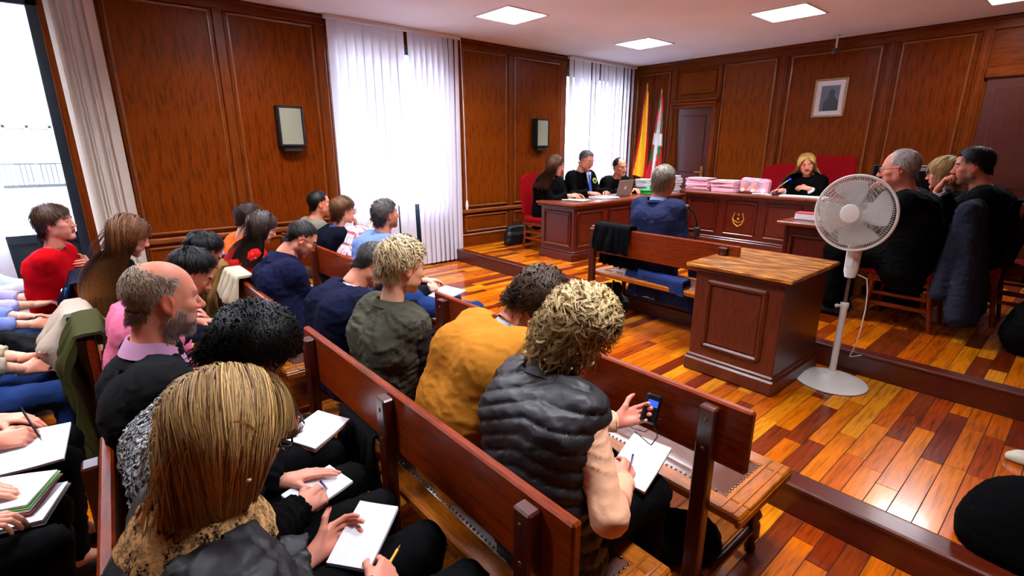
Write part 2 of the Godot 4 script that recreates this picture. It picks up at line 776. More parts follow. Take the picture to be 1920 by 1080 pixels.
	M.leather.heightmap_enabled = true
	M.leather.heightmap_texture = T.crease
	M.leather.heightmap_scale = 0.03
	M.nail = plain(Color(0.45, 0.36, 0.25), 0.3, 0.9)
	M.ceiling = plain(Color(0.95, 0.975, 1.0), 0.9)
	M.ceiling.albedo_texture = T.plaster
	M.ceiling.uv1_scale = Vector3(0.5, 0.5, 1)
	M.white_wall = plain(Color(0.82, 0.79, 0.76), 0.9)
	M.white_wall.albedo_texture = T.plaster
	M.frame_green = plain(Color(0.05, 0.115, 0.15), 0.4)
	M.glass = plain(Color(0.9, 1.0, 0.97, 0.06), 0.02)
	M.glass.transparency = BaseMaterial3D.TRANSPARENCY_ALPHA
	M.blind = plain(Color(0.86, 0.85, 0.88), 0.85)
	M.blind.backlight_enabled = true
	M.blind.backlight = Color(0.72, 0.71, 0.74)
	M.blind.uv1_scale = Vector3(14, 40, 1)
	M.curtain = plain(Color(0.86, 0.82, 0.76), 0.9)
	M.curtain.backlight_enabled = true
	M.curtain.backlight = Color(0.62, 0.58, 0.54)
	M.white_metal = plain(Color(0.86, 0.86, 0.87), 0.4)
	M.metal = plain(Color(0.62, 0.62, 0.60), 0.28, 0.9)
	M.dark_metal = plain(Color(0.10, 0.10, 0.11), 0.4, 0.4)
	M.brass = plain(Color(0.78, 0.58, 0.26), 0.3, 0.9)
	M.gold = plain(Color(0.80, 0.58, 0.16), 0.42, 0.4)
	M.black = plain(Color(0.025, 0.025, 0.028), 0.5)
	M.black_plastic = plain(Color(0.03, 0.03, 0.032), 0.3)
	M.fan = plain(Color(0.88, 0.88, 0.85), 0.38)
	M.fan_wire = plain(Color(0.80, 0.80, 0.77), 0.4)
	M.fan_blade = plain(Color(0.86, 0.88, 0.86, 0.8), 0.3)
	M.fan_blade.transparency = BaseMaterial3D.TRANSPARENCY_ALPHA
	M.paper = plain(Color(0.90, 0.90, 0.92), 0.85)
	M.paper.albedo_texture = T.paper
	M.paper_grey = plain(Color(0.78, 0.78, 0.80), 0.85)
	M.pink = plain(Color(0.90, 0.62, 0.70), 0.8)
	M.pink_light = plain(Color(0.93, 0.76, 0.80), 0.8)
	M.green_folder = plain(Color(0.10, 0.60, 0.28), 0.6)
	M.red_cloth = cloth(Color(0.47, 0.010, 0.035), 0.75, 0.3)
	M.skin = plain(Color(1, 1, 1), 0.5)
	M.skin.vertex_color_use_as_albedo = true
	M.skin.subsurf_scatter_enabled = true
	M.skin.subsurf_scatter_strength = 0.12
	M.skin.metallic_specular = 0.4
	M.hair = plain(Color(1, 1, 1), 0.5)
	M.hair.vertex_color_use_as_albedo = true
	M.hair.metallic_specular = 0.35
	M.facade = plain(Color(0.86, 0.85, 0.83), 0.9)
	M.tube = plain(Color(1, 1, 1), 0.5)
	M.tube.emission_enabled = true
	M.tube.emission = Color(1.0, 0.97, 0.92)
	M.tube.emission_energy_multiplier = 6.0
	M.opal = plain(Color(0.95, 0.95, 0.95), 0.5)
	M.opal.emission_enabled = true
	M.opal.emission = Color(1.0, 0.98, 0.95)
	M.opal.emission_energy_multiplier = 3.0
	M.louvre = plain(Color(0.86, 0.88, 0.90), 0.35, 0.3)
	M.vcol = plain(Color(1, 1, 1), 0.8)
	M.vcol.vertex_color_use_as_albedo = true
	M.vcol.backlight_enabled = true
	M.vcol.backlight = Color(0.3, 0.3, 0.3)


# ---------------------------------------------------------------- the room
const FIXTURES := [Vector2(4.03, -4.68), Vector2(6.46, -4.64), Vector2(6.25, -2.63), Vector2(4.03, -2.6), Vector2(1.6, -4.68), Vector2(1.6, -2.6), Vector2(1.6, -0.6), Vector2(7.2, -0.85), Vector2(-0.9, -2.6), Vector2(-0.9, -4.68)]
const WINDOWS := [Vector2(-1.45, 0.06), Vector2(2.45, 4.0), Vector2(6.38, 8.0)]   # openings in the window wall, from and to X
const SILL := [0.0, 0.17, 0.34]


func planks(parent: Node, x0: float, x1: float, z0: float, z1: float, y: float, near: Callable) -> void:
	var wide := 0.092
	var all := []
	var row := 0
	var z := z0
	while z < z1 - 0.001:
		var zb := minf(z + wide, z1)
		var x := x0
		var len_first := rng.randf_range(0.2, 0.7)
		while x < x1 - 0.001:
			var xb := minf(x + (len_first if x == x0 else rng.randf_range(0.42, 0.85)), x1)
			if x1 - xb < 0.12:
				xb = x1
			all.append([x, xb, z, zb, row])
			x = xb
		z = zb
		row += 1
	all.sort_custom(func(a, b): return near.call((a[0] + a[1]) / 2, (a[2] + a[3]) / 2) < near.call((b[0] + b[1]) / 2, (b[2] + b[3]) / 2))
	var rest := []
	for m in M.plank:
		rest.append(Geo.new())
	for i in all.size():
		var a: Array = all[i]
		var tone := int(pow(rng.randf(), 1.7) * 1.15 * M.plank.size())
		tone = mini(tone, M.plank.size() - 1)
		tone = [0, 2, 1, 6, 3, 5, 4, 7][tone]
		var lift := rng.randf_range(-0.0006, 0.0002)
		var g: Geo = Geo.new() if i < 300 else rest[tone]
		var b := 0.0016
		var lo := Vector3(a[0] + 0.0006, y + lift, a[2] + 0.0006)
		var hi := Vector3(a[1] - 0.0006, y + lift, a[3] - 0.0006)
		var o := off()
		var q := [Vector3(lo.x + b, lo.y, hi.z - b), Vector3(hi.x - b, lo.y, hi.z - b), Vector3(hi.x - b, lo.y, lo.z + b), Vector3(lo.x + b, lo.y, lo.z + b)]
		var e := [Vector3(lo.x, lo.y - 0.004, hi.z), Vector3(hi.x, lo.y - 0.004, hi.z), Vector3(hi.x, lo.y - 0.004, lo.z), Vector3(lo.x, lo.y - 0.004, lo.z)]
		g.quad(q[0], q[1], q[2], q[3], Vector2(q[0].x, q[0].z) + o, Vector2(q[1].x, q[1].z) + o, Vector2(q[2].x, q[2].z) + o, Vector2(q[3].x, q[3].z) + o)
		for k in 4:
			var n := (k + 1) % 4
			g.quad(e[k], e[n], q[n], q[k], Vector2(e[k].x, e[k].z) + o, Vector2(e[n].x, e[n].z) + o, Vector2(q[n].x, q[n].z) + o, Vector2(q[k].x, q[k].z) + o)
		if i < 300:
			obj("plank", g, M.plank[tone], parent)
	var joined: ArrayMesh = null
	for t in rest.size():
		if rest[t].v.size():
			if joined == null:
				joined = rest[t].mesh()
			else:
				joined.add_surface_from_arrays(Mesh.PRIMITIVE_TRIANGLES, rest[t].mesh().surface_get_arrays(0))
			joined.surface_set_material(joined.get_surface_count() - 1, M.plank[t])
	if joined:
		obj("planks_beyond", joined, null, parent).set_meta("kind", "stuff")


func build_shell() -> void:
	# three floor levels
	var f0 := struct("floor", spanned(Vector3(REAR - 0.2, -0.15, WALL_Z - 0.2), Vector3(STEP1 - 0.02, -0.003, RIGHT + 0.2), 0), M.subfloor)
	planks(f0, REAR, STEP1 - 0.022, WALL_Z, RIGHT, 0.0, func(x, z): return Vector2(x - 1.9, z + 0.3).length())
	var f1 := struct("floor", spanned(Vector3(STEP1 - 0.02, -0.15, WALL_Z - 0.2), Vector3(STEP2 - 0.02, F1 - 0.003, RIGHT + 0.2), 0), M.subfloor)
	planks(f1, STEP1 + 0.09, STEP2 - 0.022, WALL_Z, RIGHT, F1, func(x, z): return Vector2(x - 2.5, z + 0.6).length())
	var f2 := struct("floor", spanned(Vector3(STEP2 - 0.02, -0.15, WALL_Z - 0.2), Vector3(WALL_X + 0.2, F2 - 0.003, RIGHT + 0.2), 0), M.subfloor)
	planks(f2, STEP2 + 0.075, WALL_X, WALL_Z, RIGHT, F2, func(x, z): return minf(Vector2(x - 4.2, z + 0.4).length(), Vector2(x - 4.2, z + 4.6).length() + 0.4))
	for s in [[STEP1, 0.0, F1, f1, 0.09], [STEP2, F1, F2, f2, 0.075]]:
		obj("riser", spanned(Vector3(s[0] - 0.022, s[1], WALL_Z), Vector3(s[0] + 0.0, s[2] - 0.028, RIGHT), 0.002), M.riser, s[3])
		obj("nosing", spanned(Vector3(s[0] - 0.032, s[2] - 0.028, WALL_Z), Vector3(s[0] + s[4], s[2], RIGHT), 0.008), M.riser, s[3])
	# ceiling with openings for the light fittings
	var slab := CSGBox3D.new()
	slab.name = "ceiling"
	slab.size = Vector3(WALL_X - REAR + 0.4, 0.16, RIGHT - WALL_Z + 0.4)
	slab.position = Vector3((WALL_X + REAR) / 2, CEIL + 0.08, (RIGHT + WALL_Z) / 2)
	slab.material = M.ceiling
	slab.set_meta("kind", "structure")
	for q: Vector2 in FIXTURES:
		var hole := CSGBox3D.new()
		hole.name = "opening"
		hole.operation = CSGShape3D.OPERATION_SUBTRACTION
		hole.size = Vector3(0.58, 0.2, 0.56)
		hole.position = Vector3(q.x, CEIL + 0.02, q.y) - slab.position
		hole.material = M.ceiling
		slab.add_child(hole)
	add_child(slab)
	# the wall behind the audience and the wall on the right
	struct("wall_rear", spanned(Vector3(REAR - 0.2, -0.15, WALL_Z - 0.2), Vector3(REAR, CEIL + 0.1, RIGHT + 0.2), 0), M.panel[0])
	struct("wall_right", spanned(Vector3(REAR, -0.15, RIGHT), Vector3(WALL_X + 0.2, CEIL + 0.1, RIGHT + 0.2), 0), M.panel[1])
	build_window_wall()
	build_judge_wall()


# a panelled bay on the window wall between two X; parts go under the wall
func bay_z(wall: Node, x0: float, x1: float, base: float, tone: int) -> void:
	var z := WALL_Z
	var top := CEIL - 0.11
	obj("panel", spanned(Vector3(x0 + 0.05, 0.90, z), Vector3(x1 - 0.05, top, z + 0.012), 0.002), M.panel[tone], wall)
	obj("panel", spanned(Vector3(x0 + 0.05, base + 0.2, z), Vector3(x1 - 0.05, 0.80, z + 0.012), 0.002), M.panel[tone], wall)
	# moulded frame round each panel
	for r in [[0.93, top - 0.02], [base + 0.22, 0.785]]:
		var a := x0 + 0.075
		var b := x1 - 0.075
		for q in [[Vector3(a, r[0], z), Vector3(a + 0.022, r[1], z + 0.026)], [Vector3(b - 0.022, r[0], z), Vector3(b, r[1], z + 0.026)], [Vector3(a, r[0] - 0.012, z), Vector3(b, r[0] + 0.012, z + 0.028)], [Vector3(a, r[1] - 0.012, z), Vector3(b, r[1] + 0.012, z + 0.028)]]:
			obj("moulding", spanned(q[0], q[1], 0.008), M.trim_light, wall)


func build_window_wall() -> void:
	var z := WALL_Z
	var g := Geo.new()
	var xs := [REAR - 0.2]
	for w: Vector2 in WINDOWS:
		xs.append(w.x)
		xs.append(w.y)
	xs.append(WALL_X + 0.2)
	for i in range(0, xs.size(), 2):
		g.span(Vector3(xs[i], -0.15, z - 0.32), Vector3(xs[i + 1], CEIL + 0.1, z), 0, off())
	for k in 3:
		var w: Vector2 = WINDOWS[k]
		g.span(Vector3(w.x, 2.98, z - 0.32), Vector3(w.y, CEIL + 0.1, z), 0, off())
		g.span(Vector3(w.x, -0.15, z - 0.32), Vector3(w.y, SILL[k] + 0.02, z), 0, off())
	var wall := struct("wall_left", g, M.panel[1])
	# bays: (from, to, floor level)
	for b in [[REAR + 0.02, -1.5, 0.0, 2], [0.40, 1.38, 0.0, 0], [1.38, 2.38, 0.0, 1], [4.24, 5.18, F2, 2], [5.18, 6.3, F2, 0]]:
		bay_z(wall, b[0], b[1], b[2], b[3])
	for s in [[0.32, 0.42, 0.0], [1.335, 1.425, 0.0], [2.33, 2.43, 0.0], [4.12, 4.25, F2], [5.14, 5.22, F2], [6.24, 6.37, F2], [8.02, 8.18, F2]]:
		obj("stile", spanned(Vector3(s[0], s[2], z), Vector3(s[1], CEIL - 0.1, z + 0.022), 0.005), M.trim, wall)
	for r in [[0.30, 2.43, 0.0], [4.12, 6.37, F2]]:
		obj("rail", spanned(Vector3(r[0], 0.83, z), Vector3(r[1], 0.885, z + 0.045), 0.012), M.trim_light, wall)
		var base := struct("baseboard_left", spanned(Vector3(r[0], r[2], z), Vector3(r[1], r[2] + 0.15, z + 0.03), 0.006), M.trim)
		base.set_meta("kind", "structure")
		obj("cap_moulding", spanned(Vector3(r[0], r[2] + 0.15, z), Vector3(r[1], r[2] + 0.185, z + 0.04), 0.012), M.trim_light, base)
	var cor := Geo.new()
	for r in [[REAR, 2.43], [4.12, 6.37], [8.02, WALL_X]]:
		cor.span(Vector3(r[0], CEIL - 0.11, z), Vector3(r[1], CEIL - 0.03, z + 0.035), 0.01, off())
		cor.span(Vector3(r[0], CEIL - 0.04, z), Vector3(r[1], CEIL, z + 0.06), 0.012, off())
	struct("trim_1", cor, M.trim)
	# windows: dark green frames with glass, one solid lower panel each
	for k in 3:
		build_window(k)
	# white headrails along the ceiling and their blinds
	build_blinds()


func build_window(k: int) -> void:
	var w: Vector2 = WINDOWS[k]
	var y0: float = SILL[k] + 0.02
	var y1 := 2.98
	var za := WALL_Z - 0.16
	var zb := WALL_Z - 0.08
	var f := Geo.new()
	var t := 0.09
	f.span(Vector3(w.x, y0, za), Vector3(w.x + t, y1, zb), 0.006, off())
	f.span(Vector3(w.y - t, y0, za), Vector3(w.y, y1, zb), 0.006, off())
	f.span(Vector3(w.x, y1 - t, za), Vector3(w.y, y1, zb), 0.006, off())
	f.span(Vector3(w.x, y0, za), Vector3(w.y, y0 + t, zb), 0.006, off())
	var win := struct("window_%d" % (k + 1), f, M.frame_green)
	var mid := (w.x + w.y) / 2
	var cuts := [[w.x + t, mid - 0.03], [mid + 0.03, w.y - t]]
	obj("mullion", spanned(Vector3(mid - 0.05, y0, za), Vector3(mid + 0.05, y1, zb + 0.01), 0.006), M.frame_green, win)
	for c in cuts:
		obj("glass_pane", spanned(Vector3(c[0], 1.0, za + 0.035), Vector3(c[1], y1 - t, za + 0.041), 0), M.glass, win)
		obj("lower_panel", spanned(Vector3(c[0], y0 + t, za + 0.02), Vector3(c[1], 0.98, za + 0.05), 0.004), M.frame_green, win)
		obj("rail", spanned(Vector3(c[0], 0.93, za), Vector3(c[1], 1.01, zb), 0.005), M.frame_green, win)
	# lining of the opening
	for s in [[w.x, 0.0], [w.y, -0.014]]:
		obj("lining", spanned(Vector3(s[0] + s[1], y0, WALL_Z - 0.08), Vector3(s[0] + s[1] + 0.014, y1, WALL_Z + 0.004), 0.002), M.trim, win)


func slat(parent: Node, x: float, z: float, y0: float, y1: float, turn: float, lean := 0.0, wide := 0.127, m: Material = null) -> void:
	var rows := []
	for i in 13:
		var t := float(i) / 12
		var row := []
		for k in 5:
			var s := (float(k) / 4 - 0.5) * wide
			var bow := 0.006 * (1.0 - pow(float(k) / 2 - 1.0, 2))
			var a := turn + 0.08 * sin(t * 3.0 + x * 7.0)
			row.append(Vector3(s * cos(a) + bow * sin(a) + lean * (1.0 - t), lerpf(y0, y1, t), -s * sin(a) + bow * cos(a)))
		rows.append(row)
	var g := Geo.new()
	g.sheet(rows)
	obj("slat", g, m if m else M.blind, parent, Vector3(x, 0, z))


func build_blinds() -> void:
	var z := WALL_Z + 0.10
	# by the far window
	var b := thing("vertical_blind", "closed white vertical slat blind behind the robed people at the left desk", "blind", Vector3(0, 0, 0))
	obj("headrail", spanned(Vector3(6.33, CEIL - 0.045, z - 0.03), Vector3(8.1, CEIL - 0.002, z + 0.03), 0.004), M.white_metal, b)
	for i in 16:
		slat(b, 6.40 + i * 0.108, z + (0.004 if i % 2 else -0.004), F2 + 0.03, CEIL - 0.05, 0.2 + rng.randf_range(-0.08, 0.08))
	# by the middle window: closed on the left, a gap, then turned edge-on to the right
	b = thing("vertical_blind", "tall white vertical slat blind with open slats beside the sitting audience", "blind", Vector3(0, 0, 0))
	obj("headrail", spanned(Vector3(2.41, CEIL - 0.045, z - 0.03), Vector3(4.22, CEIL - 0.002, z + 0.03), 0.004), M.white_metal, b)
	for i in 9:
		slat(b, 2.49 + i * 0.105, z + (0.004 if i % 2 else -0.004), F1 + 0.03, CEIL - 0.05, 0.12 + rng.randf_range(-0.1, 0.1), 0.05 if i > 6 else 0.0)
	for i in 9:
		slat(b, 3.475 + i * 0.086, z, F1 + 0.03, CEIL - 0.05, 0.26 + 0.032 * i + rng.randf_range(-0.10, 0.12), 0.09 - 0.012 * i)
	obj("cord", tubed([Vector3(4.2, CEIL - 0.05, z + 0.05), Vector3(4.22, 2.0, z + 0.06), Vector3(4.235, 1.03, z + 0.06)], 0.005, 6), M.white_metal, b)
	var wt := Geo.new()
	wt.lathe([Vector2(0, 0.90), Vector2(0.018, 0.905), Vector2(0.02, 0.98), Vector2(0.012, 1.03), Vector2(0.0, 1.035)], 10, Transform3D(Basis(), Vector3(4.235, 0, z + 0.06)))
	obj("cord_weight", wt, M.white_metal, b)
	# by the near window: slats bunched together at the right, a few left hanging over the glass
	b = thing("vertical_blind", "bunched cream vertical blind at the bright window behind the woman in red", "blind", Vector3(0, 0, 0))
	obj("headrail", spanned(Vector3(-1.5, CEIL - 0.045, z - 0.03), Vector3(0.42, CEIL - 0.002, z + 0.03), 0.004), M.white_metal, b)
	for i in 10:
		slat(b, 0.13 + i * 0.028, z, 0.03, CEIL - 0.05, 0.75 + rng.randf_range(-0.25, 0.25), 0.03, 0.127, M.curtain)
	for i in 5:
		slat(b, -0.62 - i * 0.13, z, 0.03, CEIL - 0.05, 0.5 + rng.randf_range(-0.15, 0.15), 0.10)


# a panelled bay on the judge's wall between two Z
func bay_x(wall: Node, z0: float, z1: float, tone: int) -> void:
	var x := WALL_X
	var top := CEIL - 0.16
	for r in [[1.05, top], [F2 + 0.2, 0.95]]:
		obj("panel", spanned(Vector3(x - 0.012, r[0], z0 + 0.05), Vector3(x, r[1], z1 - 0.05), 0.002), M.panel[tone], wall)
		var a := z0 + 0.06
		var b := z1 - 0.06
		for q in [[Vector3(x - 0.03, r[0], a), Vector3(x, r[1], a + 0.025)], [Vector3(x - 0.03, r[0], b - 0.025), Vector3(x, r[1], b)], [Vector3(x - 0.03, r[0] - 0.013, a), Vector3(x, r[0] + 0.013, b)], [Vector3(x - 0.03, r[1] - 0.013, a), Vector3(x, r[1] + 0.013, b)]]:
			obj("moulding", spanned(q[0], q[1], 0.008), M.trim_light, wall)


func build_judge_wall() -> void:
	var x := WALL_X
	var wall := struct("wall_front", spanned(Vector3(x, -0.15, WALL_Z - 0.3), Vector3(x + 0.2, CEIL + 0.1, RIGHT + 0.2), 0), M.panel[0])
	for b in [[-6.0, -5.2, 1], [-4.36, -3.44, 2], [-3.36, -2.14, 0], [-2.06, -1.24, 1], [-0.2, 1.4, 0]]:
		bay_x(wall, b[0], b[1], b[2])
	for s in [[-6.05, -5.95], [-5.62, -5.58], [-5.24, -5.12], [-4.40, -4.32], [-3.45, -3.35], [-2.15, -2.05], [-1.25, -1.15], [-0.28, -0.16]]:
		obj("pilaster", spanned(Vector3(x - 0.026, F2, s[0]), Vector3(x, CEIL - 0.12, s[1]), 0.006), M.trim, wall)
		obj("pilaster", spanned(Vector3(x - 0.036, F2, s[0] + 0.02), Vector3(x, CEIL - 0.12, s[1] - 0.02), 0.006), M.trim, wall)
	obj("rail", spanned(Vector3(x - 0.04, 0.97, -4.36), Vector3(x, 1.03, -1.2), 0.012), M.trim, wall)
	var cor := Geo.new()
	cor.span(Vector3(x - 0.03, CEIL - 0.14, WALL_Z), Vector3(x, CEIL - 0.04, RIGHT), 0.01, off())
	cor.span(Vector3(x - 0.06, CEIL - 0.05, WALL_Z), Vector3(x, CEIL, RIGHT), 0.014, off())
	struct("trim_2", cor, M.trim)
	struct("baseboard_front", spanned(Vector3(x - 0.035, F2, -4.36), Vector3(x, F2 + 0.16, RIGHT), 0.008), M.trim)
	# the door in the corner under its moulded hood
	var door := struct("door_1", spanned(Vector3(x - 0.03, F2, -5.06), Vector3(x, 2.40, -4.42), 0.004), M.darkwood)
	obj("panel", spanned(Vector3(x - 0.045, 1.35, -4.96), Vector3(x - 0.02, 2.28, -4.52), 0.012), M.darkwood, door)
	obj("panel", spanned(Vector3(x - 0.045, F2 + 0.15, -4.96), Vector3(x - 0.02, 1.15, -4.52), 0.012), M.darkwood, door)
	for s in [[-5.13, -5.05], [-4.43, -4.35]]:
		obj("architrave", spanned(Vector3(x - 0.05, F2, s[0]), Vector3(x, 2.42, s[1]), 0.01), M.trim, door)
	var hood := Geo.new()
	hood.span(Vector3(x - 0.08, 2.40, -5.13), Vector3(x, 2.45, -4.35), 0.008, off())
	hood.span(Vector3(x - 0.11, 2.45, -5.15), Vector3(x, 2.50, -4.33), 0.012, off())
	hood.span(Vector3(x - 0.14, 2.50, -5.17), Vector3(x, 2.545, -4.31), 0.012, off())
	obj("hood", hood, M.trim, door)
	obj("panel", spanned(Vector3(x - 0.02, 2.62, -5.05), Vector3(x, CEIL - 0.2, -4.42), 0.006), M.panel[2], door)
	var hd := Geo.new()
	hd.span(Vector3(x - 0.055, 1.22, -4.54), Vector3(x - 0.045, 1.46, -4.49), 0.003)
	hd.tube([Vector3(x - 0.05, 1.36, -4.515), Vector3(x - 0.10, 1.36, -4.515), Vector3(x - 0.10, 1.36, -4.62)], 0.010, 8)
	obj("handle", hd, M.brass, door)
	# the second door at the far right under a lintel
	door = struct("door_2", spanned(Vector3(x - 0.02, F2, -1.12), Vector3(x, 2.52, -0.3), 0.004), M.darkwood)
	obj("lintel", spanned(Vector3(x - 0.06, 2.52, -1.15), Vector3(x, 2.64, -0.27), 0.012), M.trim, door)
	obj("panel", spanned(Vector3(x - 0.035, 1.3, -1.02), Vector3(x - 0.01, 2.40, -0.4), 0.012), M.darkwood, door)
	obj("panel", spanned(Vector3(x - 0.035, F2 + 0.15, -1.02), Vector3(x - 0.01, 1.15, -0.4), 0.012), M.darkwood, door)


func build_street() -> void:
	# the pale building across the street, seen through the near window
	var z := WALL_Z - 14.0
	var b := thing("apartment_building", "pale building across the street with a balconied window", "building", Vector3(0, 0, z))
	var win := [[-0.65, 0.78, 1.05, 1.6], [-0.65, -2.4, 1.05, 1.6], [-3.6, 0.78, 1.05, 1.6], [-3.6, -2.4, 1.05, 1.6], [2.3, 0.78, 1.05, 1.6], [5.2, 0.78, 1.05, 1.6], [8.1, 0.78, 1.05, 1.6]]
	var wall := Geo.new()
	wall.span(Vector3(-16, -6, -0.6), Vector3(16, 8, -0.3), 0)
	obj("wall", wall, M.facade, b)
	var fac := CSGBox3D.new()
	fac.name = "facade"
	fac.size = Vector3(32, 14, 0.3)
	fac.position = Vector3(0, 1, -0.15)
	fac.material = M.facade
	for w in win:
		var h := CSGBox3D.new()
		h.name = "opening"
		h.operation = CSGShape3D.OPERATION_SUBTRACTION
		h.size = Vector3(w[2], w[3], 1)
		h.position = Vector3(w[0], w[1] + w[3] / 2 - 1, 0.1)
		h.material = M.facade
		fac.add_child(h)
	b.add_child(fac)
	var dark := plain(Color(0.42, 0.42, 0.46), 0.3)
	for w in win:
		var f := Geo.new()
		for s in [-0.5, -0.04, 0.42]:
			f.span(Vector3(w[0] + s * w[2], w[1], -0.24), Vector3(w[0] + (s + 0.08) * w[2], w[1] + w[3], -0.16), 0.01)
		f.span(Vector3(w[0] - w[2] / 2, w[1] + w[3] - 0.09, -0.24), Vector3(w[0] + w[2] / 2, w[1] + w[3], -0.16), 0.01)
		var fr := obj("window", f, M.white_metal, b)
		obj("pane", spanned(Vector3(w[0] - w[2] / 2, w[1], -0.28), Vector3(w[0] + w[2] / 2, w[1] + w[3], -0.25), 0), dark, fr)
		var r := Geo.new()
		r.tube([Vector3(w[0] - 0.75, w[1] + 0.55, 0.28), Vector3(w[0] + 0.75, w[1] + 0.55, 0.28)], 0.02, 6)
		r.span(Vector3(w[0] - 0.75, w[1] - 0.1, 0.0), Vector3(w[0] + 0.75, w[1] - 0.02, 0.30), 0.01)
		for i in 15:
			r.tube([Vector3(w[0] - 0.75 + i * 0.107, w[1] - 0.02, 0.28), Vector3(w[0] - 0.75 + i * 0.107, w[1] + 0.55, 0.28)], 0.01, 5)
		obj("balcony", r, M.dark_metal, b)
	var st := struct("street", spanned(Vector3(-20, -6.3, z - 1), Vector3(20, -6.0, WALL_Z - 0.4), 0), plain(Color(0.5, 0.5, 0.5), 0.9))
	st.set_meta("kind", "structure")


func build_fixture(q: Vector2, label: String) -> void:
	var t := thing("ceiling_light", label, "ceiling light", Vector3(q.x, CEIL, q.y), 0.0, "louvred ceiling lights")
	var fr := Geo.new()
	for s in [-1, 1]:
		fr.box(Vector3(s * 0.295, -0.004, 0), Vector3(0.022, 0.012, 0.58), 0.003)
		fr.box(Vector3(0, -0.004, s * 0.287), Vector3(0.61, 0.012, 0.022), 0.003)
	obj("frame", fr, M.white_metal, t)
	var bk := Geo.new()
	bk.span(Vector3(-0.289, 0.10, -0.279), Vector3(0.289, 0.11, 0.279), 0)
	obj("housing", bk, M.white_metal, t)
	for i in 4:
		var z := -0.21 + i * 0.14
		obj("tube", tubed([Vector3(-0.27, 0.07, z), Vector3(0.27, 0.07, z)], 0.013, 8), M.tube, t)
	var lv := Geo.new()
	for i in 5:
		lv.box(Vector3(0, 0.025, -0.28 + i * 0.14), Vector3(0.575, 0.045, 0.006), 0)
	for i in 9:
		lv.box(Vector3(-0.24 + i * 0.06, 0.025, 0), Vector3(0.003, 0.04, 0.555), 0)
	var opal := q.x > 7.0
	if opal:
		obj("diffuser", spanned(Vector3(-0.284, -0.006, -0.276), Vector3(0.284, 0.0, 0.276), 0), M.opal, t)
	else:
		obj("louvre", lv, M.louvre, t)
	var l := AreaLight3D.new()
	l.name = "lamp_light"
	l.area_size = Vector2(0.54, 0.52)
	l.position = Vector3(0, -0.012 if opal else 0.053, 0)
	l.rotation.x = -PI / 2
	l.light_color = Color(0.955, 0.96, 1.0)
	l.light_energy = LAMP * (0.25 if opal else 1.0)
	l.area_range = 16.0
	l.area_attenuation = 2.0
	l.shadow_enabled = true
	t.add_child(l)


func build_sconce(x: float, y: float, label: String) -> void:
	var t := thing("wall_lamp", label, "wall lamp", Vector3(x, y, WALL_Z + 0.012), 0.0)
	var f := Geo.new()
	for s in [-1, 1]:
		f.box(Vector3(s * 0.125, 0, 0.06), Vector3(0.025, 0.42, 0.12), 0.006)
		f.box(Vector3(0, s * 0.20, 0.06), Vector3(0.275, 0.025, 0.12), 0.006)
	obj("frame", f, M.dark_metal, t)
	var face := Geo.new()
	var rows := []
	for i in 9:
		var row := []
		for k in 9:
			row.append(Vector3((k / 8.0 - 0.5) * 0.225, (i / 8.0 - 0.5) * 0.375, 0.108 + 0.012 * (1.0 - pow(k / 4.0 - 1.0, 2))))
		rows.append(row)
	face.sheet(rows)
	obj("glass_face", face, M.lamp_glass, t)
	obj("base", spanned(Vector3(-0.10, -0.27, 0.0), Vector3(0.10, -0.21, 0.10), 0.01), M.black, t)
	obj("back_plate", spanned(Vector3(-0.11, -0.19, 0.0), Vector3(0.11, 0.19, 0.02), 0.004), M.white_metal, t)


# ---------------------------------------------------------------- people
var heads := {}
var hands := {}
var shoe_mesh: ArrayMesh


